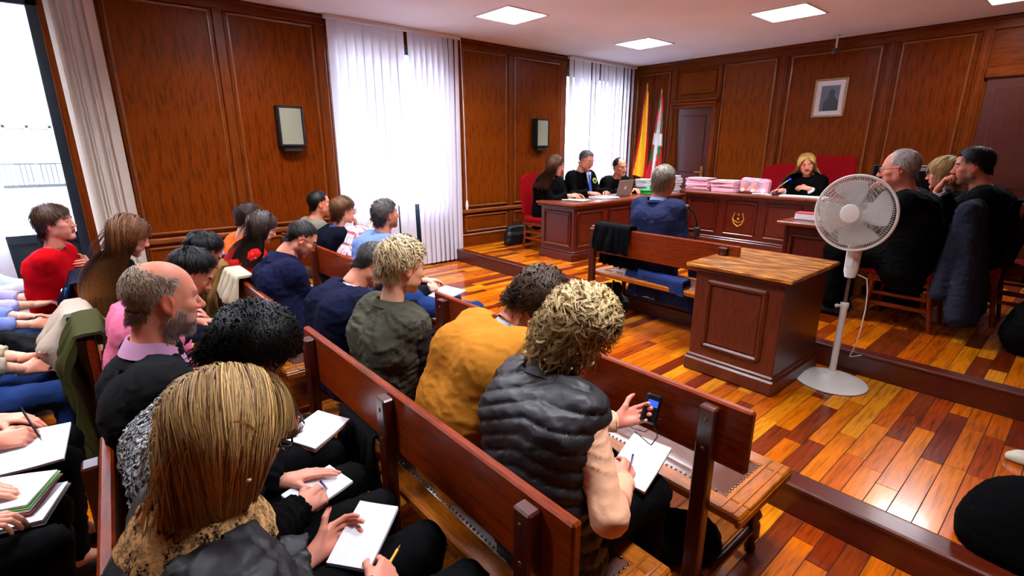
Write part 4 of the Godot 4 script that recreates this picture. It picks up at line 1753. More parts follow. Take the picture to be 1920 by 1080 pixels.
	# collar rings: a turned band round the neck
	for c: Dictionary in p.get("collars", []):
		var cg := Geo.new()
		var rows := []
		var rise: float = c.get("rise", 0.03)
		var rad: float = c.get("r", nr + 0.012)
		var ax := (neck_top - nape).normalized()
		var c0: Vector3 = nape + up2 * c.get("at", 0.004)
		var bx := (fw - ax * fw.dot(ax)).normalized()
		var bz := ax.cross(bx).normalized()
		for i in 5:
			var row := []
			for k in 25:
				var a := TAU * k / 24
				var front := maxf(0.0, cos(a))
				var r: float = rad * (1.0 + c.get("flare", 0.12) * (1.0 - i / 4.0)) + (0.006 * sin(a * 7.0) if c.get("soft", false) else 0.0)
				var y: float = rise * (i / 4.0) - c.get("dip", 0.045) * front * front
				row.append(c0 + bx * cos(a) * r * 1.05 + bz * sin(a) * r + ax * y)
			rows.append(row)
		cg.slab(rows, c.get("thick", 0.006))
		part(c.get("name", "collar"), cg, c.mat, root, base)
	# trousers and shoes
	var lm: Material = p.get("legs", cloth(Color(0.05, 0.05, 0.06)))
	var tl := []
	for s in [1.0, -1.0]:
		var i := 0 if s > 0 else 1
		tl.append([hip + lf * s * 0.07 * w, hip + lf * s * 0.07 * w + Vector3(0, 0.06, 0), 0.115, 0.105, 0.05])
		tl.append([hip + lf * s * 0.09 * w, kn[i], 0.094 * sc, 0.066 * sc, 0.05])
		tl.append([kn[i], an[i], 0.064 * sc, 0.05 * sc, 0.03])
	var tf := bones_field(tl, 0.015 if near else 0.021)
	for i in 2:
		tf.trim(an[i] + Vector3(0, 0.01, 0), (an[i] - kn[i]).normalized(), 0.085)
	var tg := Geo.new()
	tf.net(tg)
	tg.smooth()
	wrinkle(tg, 0.006, base * 1.7)
	part("trousers", tg, lm, root, base)
	for i in 2:
		var so := obj("shoe", shoe(), p.get("shoes", M.black), root, an[i] - base - Vector3(0, an[i].y - fl, 0), yaw + (0.12 if i == 0 else -0.12))
		so.position.y = p.get("shoe_y", 0.0)
	# hair, beard, spectacles
	if p.has("hair"):
		var st: Dictionary = p.hair
		if st.has("n"):
			var hgeo := hair_strands(kind, st, func(q): return on_scalp(q, st.get("bald", 0.0), st.get("low", 0.0)), hx)
			part("hair", hgeo, M.hair, root, base)
	if p.has("beard_hair"):
		part("beard", hair_strands(kind, p.beard_hair, in_beard, hx), M.hair, root, base)
	if p.has("glasses"):
		var gg := Geo.new()
		for s in [-1.0, 1.0]:
			var ring := []
			for k in 17:
				var a := TAU * k / 16
				ring.append(hx * Vector3(s * 0.033 + 0.024 * cos(a) * (1.0 - 0.12 * absf(sin(a))), -0.002 + 0.018 * sin(a), 0.104 - 0.10 * absf(0.024 * cos(a) * s + 0.0)))
			gg.tube(ring, 0.0022, 6, false)
			gg.tube([hx * Vector3(s * 0.056, 0.004, 0.100), hx * Vector3(s * 0.079, 0.006, 0.085), hx * Vector3(s * 0.083, 0.006, 0.0), hx * Vector3(s * 0.082, -0.012, -0.025)], 0.0022, 6)
		gg.tube([hx * Vector3(-0.010, 0.002, 0.104), hx * Vector3(0, 0.006, 0.106), hx * Vector3(0.010, 0.002, 0.104)], 0.0022, 6)
		part("glasses", gg, p.glasses, root, base)
	return root


# ---------------------------------------------------------------- furniture
# A bench: its back stands at local x = 0, the seat reaches to +x, its length runs along z from -len/2 to len/2.
func bench(label: String, x: float, z0: float, z1: float, fl: float, turn := 0.0, posts := [], high := 0.88) -> Node3D:
	var ln := z1 - z0
	var h := ln / 2
	var t := thing("bench", label, "bench", Vector3(x, fl, (z0 + z1) / 2), turn, "wooden courtroom benches")
	obj("backboard", boxy(Vector3(0, high - 0.12, 0), Vector3(0.034, 0.245, ln), 0.007), M.bench, t)
	var ps: Array = posts if posts.size() else [-h + 0.13, 0.0, h - 0.14]
	for pz in ps:
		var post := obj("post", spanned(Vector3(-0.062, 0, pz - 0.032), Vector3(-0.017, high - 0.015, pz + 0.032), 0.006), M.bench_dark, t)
		var pl := Geo.new()
		for py in [high - 0.06, high - 0.18]:
			pl.ball(Vector3(-0.0625, py, pz), Vector3(0.003, 0.009, 0.009), 8)
		obj("plug", pl, M.nail, post)
	# seat: a moulded frame with grooves round a leather pad held by nails
	var sy := 0.45
	var s0 := 0.0
	var s1 := 0.47
	for q in [[s0, s0 + 0.085], [s1 - 0.085, s1]]:
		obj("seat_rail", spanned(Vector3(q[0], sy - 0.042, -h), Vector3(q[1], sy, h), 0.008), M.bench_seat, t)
	for s in [-1.0, 1.0]:
		var e := Geo.new()
		e.span(Vector3(s0 + 0.085, sy - 0.042, s * h), Vector3(s1 - 0.085, sy, s * (h - 0.10)), 0.004, off(), 0)
		e.span(Vector3(s0, sy - 0.052, s * (h + 0.004)), Vector3(s1, sy - 0.012, s * (h - 0.02)), 0.007, off(), 0)
		for r in [0.028, 0.075]:
			e.span(Vector3(s0 + 0.01, sy - 0.002, s * (h - r)), Vector3(s1 - 0.01, sy + 0.003, s * (h - r - 0.012)), 0.002, off(), 0)
		obj("seat_end", e, M.bench_seat, t)
	var pad := Geo.new()
	var rows := []
	for i in 25:
		var row := []
		var u := float(i) / 24 * 2 - 1
		for k in 13:
			var w := float(k) / 12 * 2 - 1
			var rise := 0.022 * pow(maxf(0.0, (1 - pow(absf(u), 14)) * (1 - pow(absf(w), 6))), 0.6)
			row.append(Vector3(0.235 + w * 0.155, sy - 0.006 + rise, -u * (h - 0.095)))
		rows.append(row)
	pad.sheet(rows)
	obj("leather_pad", pad, M.leather, t)
	var nails := Geo.new()
	var count := int((ln - 0.2) / 0.022)
	for i in count:
		for q in [0.088, 0.382]:
			nails.ball(Vector3(q, sy + 0.001, -h + 0.10 + i * 0.022), Vector3(0.0062, 0.004, 0.0062), 6)
	for i in 13:
		for s in [-1.0, 1.0]:
			nails.ball(Vector3(0.095 + i * 0.0235, sy + 0.001, s * (h - 0.098)), Vector3(0.0062, 0.004, 0.0062), 6)
	obj("nail_trim", nails, M.nail, t).set_meta("kind", "stuff")
	# turned front legs, foot rails
	for lz in [-h + 0.10, h - 0.10]:
		var lg := Geo.new()
		lg.lathe([Vector2(0.0, 0.0), Vector2(0.022, 0.0), Vector2(0.026, 0.02), Vector2(0.018, 0.05), Vector2(0.032, 0.08), Vector2(0.032, 0.14), Vector2(0.022, 0.16), Vector2(0.034, 0.19), Vector2(0.020, 0.22), Vector2(0.026, 0.30), Vector2(0.030, 0.36), Vector2(0.022, 0.385), Vector2(0.032, 0.41)], 14, Transform3D(Basis(), Vector3(s1 - 0.06, 0, lz)))
		obj("leg", lg, M.bench_dark, t)
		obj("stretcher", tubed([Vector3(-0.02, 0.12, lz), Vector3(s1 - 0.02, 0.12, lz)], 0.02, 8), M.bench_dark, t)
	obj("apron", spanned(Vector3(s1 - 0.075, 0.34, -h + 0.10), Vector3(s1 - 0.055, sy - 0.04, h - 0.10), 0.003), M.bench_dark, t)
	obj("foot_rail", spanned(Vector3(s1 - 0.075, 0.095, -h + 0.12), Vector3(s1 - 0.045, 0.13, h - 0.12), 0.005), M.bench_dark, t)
	return t


# a framed, panelled front between two points at the foot, standing up to y1; its face looks along `out`
func panel_front(parent: Node, a: Vector3, b: Vector3, y1: float, count: int, m: Material, called := "front") -> void:
	var along := (b - a).normalized()
	var ln := a.distance_to(b)
	var bs := Basis(along, Vector3.UP, along.cross(Vector3.UP))
	var hh := y1 - a.y
	var g := Geo.new()
	var mid := (a + b) / 2 + Vector3(0, hh / 2, 0)
	g.box(mid - bs.z * 0.02, Vector3(ln, hh, 0.03), 0.003, bs, off())
	obj(called, g, m, parent)
	var pl := Geo.new()
	pl.box(Vector3((a.x + b.x) / 2, a.y + 0.05, (a.z + b.z) / 2) + bs.z * 0.008, Vector3(ln + 0.02, 0.10, 0.035), 0.008, bs, off())
	pl.box(Vector3((a.x + b.x) / 2, a.y + 0.115, (a.z + b.z) / 2) + bs.z * 0.002, Vector3(ln + 0.01, 0.03, 0.03), 0.010, bs, off())
	obj("plinth", pl, m, parent)
	var w := ln / count
	for i in count:
		var c := a + along * w * (i + 0.5)
		var y0 := a.y + 0.19
		var yt := y1 - 0.09
		var hw := w / 2 - 0.07
		obj("panel", boxy(Vector3(c.x, (y0 + yt) / 2, c.z) + bs.z * -0.002, Vector3(hw * 2 - 0.06, yt - y0 - 0.06, 0.012), 0.005, bs), m, parent)
		for s in [-1.0, 1.0]:
			var q: Vector3 = c + along * s * hw
			obj("moulding", boxy(Vector3(q.x, (y0 + yt) / 2, q.z) + bs.z * 0.003, Vector3(0.026, yt - y0, 0.026), 0.009, bs), m, parent)
		for yy in [y0, yt]:
			obj("moulding", boxy(Vector3(c.x, yy, c.z) + bs.z * 0.003, Vector3(hw * 2 + 0.02, 0.026, 0.03), 0.009, bs), M.desk_top if yy == y0 else m, parent)


func build_desks() -> void:
	# left desk: its front looks towards +Z
	var t := thing("desk", "long panelled wooden desk where three robed people sit under the far window", "desk", Vector3(0, 0, 0))
	var top := 1.08
	panel_front(t, Vector3(4.72, F2, -4.27), Vector3(7.2, F2, -4.27), top - 0.03, 4, M.desk)
	panel_front(t, Vector3(4.72, F2, -4.87), Vector3(4.72, F2, -4.27), top - 0.03, 1, M.desk, "side")
	obj("top", spanned(Vector3(4.66, top - 0.035, -4.92), Vector3(7.25, top, -4.22), 0.010), M.desk_top, t)
	obj("top_edge", spanned(Vector3(4.675, top - 0.06, -4.90), Vector3(7.2, top - 0.034, -4.235), 0.008), M.desk, t)
	# judge's desk
	t = thing("desk", "judge's long dark panelled desk with a gold crest on its front", "desk", Vector3(0, 0, 0))
	var jt := 1.12
	panel_front(t, Vector3(7.27, F2, -4.25), Vector3(7.27, F2, -1.9), jt - 0.03, 4, M.desk)
	obj("top", spanned(Vector3(7.21, jt - 0.04, -4.95), Vector3(7.66, jt, -1.85), 0.010), M.desk_top, t)
	obj("top_edge", spanned(Vector3(7.225, jt - 0.07, -4.2), Vector3(7.5, jt - 0.038, -1.9), 0.008), M.darkwood, t)
	var cr := Geo.new()
	var e := Vector3(7.235, 0.74, -3.37)
	for s in [-1.0, 1.0]:
		cr.tube(curve([e + Vector3(0, 0.11, s * 0.055), e + Vector3(0, 0.02, s * 0.085), e + Vector3(0, -0.045, s * 0.06), e + Vector3(0, -0.085, 0)], 10), 0.008, 6)
		cr.tube(curve([e + Vector3(0, 0.03, s * 0.09), e + Vector3(0, -0.01, s * 0.05), e + Vector3(0, -0.03, 0)], 6), 0.006, 6)
	cr.ball(e + Vector3(0, 0.02, 0), Vector3(0.006, 0.02, 0.02), 10)
	cr.ball(e + Vector3(0, 0.085, 0), Vector3(0.006, 0.014, 0.014), 8)
	obj("crest", cr, M.gold, t).set_meta("label", "gold crest of curved branches")
	# right desk: its end looks at the audience
	t = thing("desk", "wooden desk end in front of the fan where the grey-haired robed man sits", "desk", Vector3(0, 0, 0))
	panel_front(t, Vector3(4.92, F2, -1.85), Vector3(4.92, F2, -1.32), top, 1, M.desk, "side")
	panel_front(t, Vector3(7.2, F2, -1.85), Vector3(4.92, F2, -1.85), top, 4, M.desk)
	obj("top", spanned(Vector3(4.86, top - 0.005, -1.91), Vector3(7.25, top + 0.03, -1.28), 0.010), M.desk_top, t)


func build_table() -> void:
	var x0 := 3.26
	var x1 := 4.0
	var z0 := -1.77
	var z1 := -1.17
	var t := thing("table", "square panelled wooden pedestal table with a worn top beside the white fan", "table", Vector3((x0 + x1) / 2, F1, (z0 + z1) / 2))
	var o := Vector3((x0 + x1) / 2, 0, (z0 + z1) / 2)
	var g := Geo.new()
	g.span(Vector3(x0, 0, z0) - o, Vector3(x1, 0.77, z1) - o, 0.006, off(), 1)
	obj("body", g, M.table, t)
	var p := Geo.new()
	p.span(Vector3(x0 - 0.025, 0, z0 - 0.025) - o, Vector3(x1 + 0.02, 0.105, z1 + 0.025) - o, 0.012, off())
	p.span(Vector3(x0 - 0.012, 0.10, z0 - 0.012) - o, Vector3(x1 + 0.01, 0.13, z1 + 0.012) - o, 0.010, off())
	obj("plinth", p, M.table, t)
	var cx := x0 - o.x
	obj("panel", spanned(Vector3(cx - 0.006, 0.24, z0 - o.z + 0.13), Vector3(cx + 0.01, 0.66, z1 - o.z - 0.13), 0.005), M.table, t)
	for q in [[0.20, 0.235, z0 - o.z + 0.09, z1 - o.z - 0.09], [0.665, 0.70, z0 - o.z + 0.09, z1 - o.z - 0.09]]:
		obj("moulding", spanned(Vector3(cx - 0.022, q[0], q[2]), Vector3(cx + 0.01, q[1], q[3]), 0.012), M.table, t)
	for q in [[z0 - o.z + 0.09, z0 - o.z + 0.125], [z1 - o.z - 0.125, z1 - o.z - 0.09]]:
		obj("moulding", spanned(Vector3(cx - 0.022, 0.20, q[0]), Vector3(cx + 0.01, 0.70, q[1]), 0.012), M.table, t)
	var tp := Geo.new()
	tp.span(Vector3(x0 - 0.035, 0.755, z0 - 0.035) - o, Vector3(x1 + 0.03, 0.78, z1 + 0.035) - o, 0.010, off())
	obj("moulding", tp, M.table, t)
	# the worn top is made of boards
	var n := 5
	var w := (x1 + 0.05 - (x0 - 0.055)) / n
	for i in n:
		var b := Geo.new()
		b.span(Vector3(x0 - 0.055 + i * w + 0.0005, 0.778, z0 - 0.055) - o, Vector3(x0 - 0.055 + (i + 1) * w - 0.0005, 0.805, z1 + 0.055) - o, 0.006 if i in [0, n - 1] else 0.002, off(), 2)
		obj("board", b, M.table_top, t)


func build_fan() -> void:
	var at := Vector3(3.80, F1, -0.98)
	var t := thing("pedestal_fan", "white pedestal fan with a round wire grille standing beside the worn table", "fan", at)
	var g := Geo.new()
	g.lathe([Vector2(0.215, 0.0), Vector2(0.222, 0.006), Vector2(0.218, 0.014), Vector2(0.15, 0.034), Vector2(0.07, 0.05), Vector2(0.032, 0.062), Vector2(0.028, 0.085), Vector2(0.0, 0.086)], 48)
	obj("base", g, M.fan, t)
	g = Geo.new()
	g.lathe([Vector2(0.021, 0.06), Vector2(0.021, 0.54), Vector2(0.026, 0.545), Vector2(0.026, 0.58), Vector2(0.012, 0.585)], 18)
	g.tube([Vector3(0.02, 0.56, 0), Vector3(-0.03, 0.56, -0.03)], 0.009, 8)
	g.ball(Vector3(-0.035, 0.56, -0.035), Vector3(0.014, 0.014, 0.014), 10)
	obj("pole", g, M.fan, t)
	obj("inner_pole", tubed([Vector3(0, 0.57, 0), Vector3(0, 0.80, 0)], 0.011, 12), M.metal, t)
	# direction the fan faces
	var to_cam := Vector3(-0.955, 0.02, 0.28).normalized()
	var left := Vector3(-0.757, 0, -0.653)
	var face := (to_cam * cos(0.62) + left * sin(0.62)).normalized()
	var side := Vector3.UP.cross(face).normalized()
	var bs := Basis(side, face.cross(side).normalized(), face)
	var c := Vector3(0, 1.185, 0) + face * 0.10
	# neck and motor housing
	g = Geo.new()
	g.tube([Vector3(0, 0.76, 0), Vector3(0, 0.80, 0), Vector3(0, 0.95, 0), Vector3(0, 1.02, 0)] , [0.030, 0.040, 0.042, 0.034], 14, true, 1.25)
	g.box(Vector3(0, 0.90, 0) + face * 0.045, Vector3(0.045, 0.14, 0.012), 0.004, bs)
	obj("neck", g, M.fan, t)
	g = Geo.new()
	var xf := Transform3D(Basis(bs.x, bs.z, -bs.y), c - face * 0.21)
	g.lathe([Vector2(0, 0.0), Vector2(0.045, 0.008), Vector2(0.062, 0.04), Vector2(0.062, 0.12), Vector2(0.05, 0.16), Vector2(0.0, 0.165)], 24, xf)
	g.tube([Vector3(0, 1.0, 0), Vector3(0, 1.10, 0) - face * 0.03], 0.032, 12)
	obj("motor", g, M.fan, t)
	# grilles: rings and many wires
	var R := 0.232
	for s in [1.0, -1.0]:
		g = Geo.new()
		var bulge := 0.055 if s > 0 else 0.05
		for k in 100:
			var a := TAU * k / 100
			var pts := []
			for i in 7:
				var u := lerpf(0.055 if s > 0 else 0.07, 1.0, i / 6.0)
				pts.append(c + bs * (Vector3(cos(a + (0.35 * (1 - u) if s > 0 else 0.0)), sin(a + (0.35 * (1 - u) if s > 0 else 0.0)), 0) * R * u) + face * s * bulge * sqrt(maxf(0.0, 1 - pow(u, 3))))
			g.tube(pts, 0.0015, 4, false)
		for q in [0.38, 0.66, 0.86]:
			var ring := []
			for k in 49:
				var a := TAU * k / 48
				ring.append(c + bs * (Vector3(cos(a), sin(a), 0) * R * q) + face * s * (bulge * sqrt(1 - pow(q, 3)) + 0.001))
			g.tube(ring, 0.0017, 5, false)
		obj("grille", g, M.fan_wire, t)
	g = Geo.new()
	var rim := []
	for k in 65:
		var a := TAU * k / 64
		rim.append(c + bs * (Vector3(cos(a), sin(a), 0) * R))
	g.tube(rim, 0.009, 8, false)
	obj("rim", g, M.fan, t)
	g = Geo.new()
	g.lathe([Vector2(0.0, -0.004), Vector2(0.058, -0.004), Vector2(0.060, 0.004), Vector2(0.05, 0.010), Vector2(0, 0.012)], 28, Transform3D(Basis(bs.x, bs.z, -bs.y), c + face * 0.052))
	obj("badge", g, M.fan, t)
	for k in 4:
		g = Geo.new()
		var rows := []
		for i in 10:
			var u := float(i) / 9
			var row := []
			for j in 9:
				var v2 := float(j) / 8 - 0.5
				var r := lerpf(0.03, 0.205, u)
				var a := TAU * k / 4 + v2 * lerpf(0.75, 1.25, sin(u * 2.4)) + 0.3 * u
				row.append(c + bs * Vector3(cos(a) * r, sin(a) * r, v2 * -0.055 - 0.004))
			rows.append(row)
		g.slab(rows, 0.0025)
		obj("blade", g, M.fan_blade, t)
	g = Geo.new()
	g.lathe([Vector2(0.035, -0.05), Vector2(0.036, 0.03), Vector2(0.025, 0.042), Vector2(0, 0.045)], 18, Transform3D(Basis(bs.x, bs.z, -bs.y), c))
	obj("hub", g, M.fan, t)
	obj("power_cord", tubed(curve([Vector3(0.01, 0.78, 0.04), Vector3(0.03, 0.76, 0.09), Vector3(0.05, 0.55, 0.11), Vector3(0.03, 0.30, 0.10), Vector3(0.10, 0.18, 0.06), Vector3(0.22, 0.171, 0.10)], 26), 0.004, 6), M.fan, t)


# an upholstered chair; faces local +z
func chair(label: String, at: Vector3, turn: float, high := 0.98, wide := 0.46, arms := false, dark := false) -> Node3D:
	var t := thing("chair", label, "chair", at, turn, "red upholstered chairs")
	var h := wide / 2
	var seat := Geo.new()
	seat.box(Vector3(0, 0.44, 0), Vector3(wide, 0.09, 0.45), 0.03)
	obj("seat", seat, M.red_cloth, t)
	var rows := []
	for i in 13:
		var v2 := float(i) / 12
		var row := []
		for k in 11:
			var u := float(k) / 10 * 2 - 1
			var y := 0.50 + v2 * (high - 0.50)
			if v2 > 0.6:
				y += 0.05 * (v2 - 0.6) / 0.4 * (1 - u * u) * 1.4
			row.append(Vector3(-u * h * (0.95 - 0.06 * v2), y, -0.19 - 0.07 * v2 - 0.012 * (1 - u * u)))
		rows.append(row)
	var bk := Geo.new()
	bk.slab(rows, -0.06)
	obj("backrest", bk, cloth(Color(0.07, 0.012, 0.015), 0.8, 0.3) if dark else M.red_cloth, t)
	obj("seat_frame", boxy(Vector3(0, 0.385, 0), Vector3(wide - 0.02, 0.05, 0.43), 0.006), M.bench, t)
	for sx in [-1.0, 1.0]:
		obj("leg", tubed([Vector3(sx * (h - 0.035), 0.40, 0.18), Vector3(sx * (h - 0.04), 0, 0.19)], [0.022, 0.014], 8), M.bench, t)
		obj("leg", tubed([Vector3(sx * (h - 0.035), 0.52, -0.21), Vector3(sx * (h - 0.035), 0.35, -0.20), Vector3(sx * (h - 0.04), 0, -0.25)], [0.02, 0.022, 0.014], 8), M.bench, t)
		obj("stretcher", boxy(Vector3(sx * (h - 0.04), 0.17, -0.02), Vector3(0.018, 0.03, 0.40), 0.003), M.bench, t)
		obj("stretcher", boxy(Vector3(sx * (h - 0.04), 0.26, -0.02), Vector3(0.018, 0.025, 0.40), 0.003), M.bench, t)
		if arms:
			obj("armrest", tubed(curve([Vector3(sx * h, 0.68, -0.2), Vector3(sx * (h + 0.02), 0.68, 0.05), Vector3(sx * (h + 0.01), 0.60, 0.16), Vector3(sx * h, 0.44, 0.15)], 10), 0.02, 8), M.bench, t)
	return t


# cloth hung over an edge. edge: from a to b (world); drops on the near side and the far side; out: horizontal direction of the near side
func drape(called: String, label: String, category: String, m: Material, a: Vector3, b: Vector3, near_drop: float, far_drop: float, out: Vector3, folds := 0.02, flare := 0.06, thick := 0.012, seed_ := 0.0, group := "", sh := 0.026) -> MeshInstance3D:
	var g := Geo.new()
	var rows := []
	var along := (b - a)
	var base := (a + b) / 2
	var n := 34
	for i in n + 1:
		var s := lerpf(-far_drop, near_drop, float(i) / n)
		var row := []
		for k in 29:
			var u := float(k) / 28
			var y := 0.016 - maxf(0.0, absf(s) - sh)
			var x := clampf(s, -sh, sh) * 1.15
			var dn := maxf(0.0, absf(s) - sh)
			var amp := folds * minf(1.0, dn / 0.15)
			var wv := fold.get_noise_2d(u * 9.0 + seed_, 3.0 + signf(s) * 4.0 + dn * 1.2) * 1.6 + 0.5 * fold.get_noise_2d(u * 22.0 + seed_, dn * 3.0)
			x += signf(s) * (amp * (1.0 + wv * 1.4) + 0.014)
			var uu := u + (u - 0.5) * flare * dn * 3.0 + 0.02 * fold.get_noise_2d(dn * 6.0, seed_ + u * 3)
			y += 0.025 * fold.get_noise_2d(u * 7.0 + seed_, 30.0) * minf(1.0, dn / 0.1)
			row.append(a - base + along * uu + out * x + Vector3(0, y, 0))
		rows.append(row)
	var cr := along.cross(out)
	g.slab(rows, thick if cr.y < 0 else -thick)
	var o := obj(called, g, m, null, base)
	tag(o, label, category, group)
	return o


func notebook(called: String, label: String, centre: Vector3, dir: Vector3, up: Vector3, size: Vector2, pages := 0.012, cover: Material = null, group := "") -> Node3D:
	var t := thing(called, label, "notebook" if called == "notebook" else called.replace("_", " "), centre, 0.0, group)
	var z := dir.normalized()
	var y := (up - z * up.dot(z)).normalized()
	var bs := Basis(y.cross(z), y, z)
	var g := Geo.new()
	var rows := []
	for i in 9:
		var row := []
		for k in 9:
			var u := k / 8.0 - 0.5
			var v2 := i / 8.0 - 0.5
			row.append(bs * Vector3(u * size.x, pages / 2 + 0.002 * sin(u * 3.0 + v2 * 5.0), -v2 * size.y))
		rows.append(row)
	g.slab(rows, pages)
	obj("pages", g, M.paper, t)
	if cover:
		obj("cover", boxy(bs * Vector3(0, -pages / 2 - 0.004, 0), Vector3(size.x + 0.012, 0.005, size.y + 0.012), 0.002, bs), cover, t)
	return t


func pen(label: String, a: Vector3, b: Vector3, m: Material, called := "pen") -> void:
	var t := thing(called, label, called, a)
	var d := b - a
	obj("barrel", tubed([Vector3.ZERO, d * 0.9], 0.0042, 8), m, t)
	obj("tip", tubed([d * 0.9, d], [0.004, 0.0008], 8), M.metal if called == "pen" else M.bench_seat, t)


func papers(label: String, at: Vector3, turn: float, size: Vector2, sheets: int, m: Material, called := "paper_stack", category := "papers", each := 0.004, group := "") -> Node3D:
	var t := thing(called, label, category, at, turn, group)
	for i in sheets:
		var g := Geo.new()
		g.box(Vector3(rng.randf_range(-0.012, 0.012), each * (i + 0.5), rng.randf_range(-0.012, 0.012)), Vector3(size.x, each * 0.92, size.y), minf(0.003, each * 0.3), Basis(Vector3.UP, rng.randf_range(-0.08, 0.08)))
		obj("sheet" if each < 0.01 else "folder", g, m if m != M.pink or i % 2 == 0 else M.pink_light, t)
	return t


func build_flag(label: String, at: Vector3, high: float, kind: String) -> void:
	var t := thing("flag", label, "flag", at, 0.0, "")
	var pole := Geo.new()
	pole.tube([Vector3(0, 0.03, 0), Vector3(0, high, 0)], 0.011, 8)
	obj("pole", pole, M.brass, t)
	var fin := Geo.new()
	fin.lathe([Vector2(0.0, 0.0), Vector2(0.016, 0.01), Vector2(0.01, 0.03), Vector2(0.02, 0.06), Vector2(0.0, 0.13)], 10, Transform3D(Basis(), Vector3(0, high, 0)))
	obj("finial", fin, M.brass, t)
	var bs := Geo.new()
	bs.lathe([Vector2(0.15, 0.0), Vector2(0.15, 0.02), Vector2(0.05, 0.035), Vector2(0.02, 0.06), Vector2(0, 0.06)], 20)
	obj("base", bs, M.brass, t)
	# the cloth hangs folded beside the pole; its colours are those of the flag at each point of the cloth
	var g := Geo.new()
	var n := 60
	var w := 44
	var pts := []
	var first := g.v.size()
	for i in n + 1:
		var v2 := float(i) / n             # down the hanging cloth
		var row := []
		for k in w + 1:
			var u := float(k) / w          # across the folds
			var spread := 0.02 + 0.16 * pow(v2, 0.8)
			var ang := u * 17.0
			var r: float = 0.012 + spread * 0.32 * (0.5 + 0.5 * sin(ang))
			var p := Vector3(-0.06 * v2 - r * 0.9, high - 0.03 - v2 * 1.42 - 0.07 * u * v2, (u - 0.42) * spread * 1.9 + 0.02 * sin(ang * 0.5 + v2 * 3.0))
			row.append(p)
		pts.append(row)
	g.sheet(pts)
	for i in n + 1:
		for k in w + 1:
			var u := float(k) / w
			var v2 := float(i) / n
			# place on the flag: the hoist runs down the pole, the cloth droops so that its fly ends lie low
			var fx := clampf(0.15 + 0.85 * v2, 0, 1)
			var fy := clampf(u * 0.9 + 0.25 * (v2 - 0.5) + 0.05, 0, 1)
			var c := Color(0.80, 0.04, 0.06)
			if kind == "striped":
				if fy > 0.30 and fy < 0.72:
					c = Color(0.98, 0.74, 0.04)
			else:
				var dx := (fx - 0.55) * 1.6
				var dy := (fy - 0.5) * 1.2
				if absf(dx) < 0.09 or absf(dy) < 0.09:
					c = Color(0.93, 0.93, 0.93)
				elif absf(absf(dx) - absf(dy)) < 0.12:
					c = Color(0.02, 0.45, 0.20)
			g.c[first + i * (w + 1) + k] = lin(c)
	obj("cloth", g, M.vcol, t)


func lump(called: String, label: String, category: String, m: Material, at: Vector3, bones: Array, cell := 0.012, amp := 0.006, parent: Node3D = null) -> Node3D:
	var t := parent if parent else thing(called, label, category, at)
	var f := bones_field(bones, cell)
	f.trim(Vector3(0, 0.0, 0), Vector3(0, -1, 0), 3.0)
	var g := Geo.new()
	f.net(g)
	g.smooth()
	wrinkle(g, amp, at)
	obj("bag_body" if parent == null else called, g, m, t)
	return t


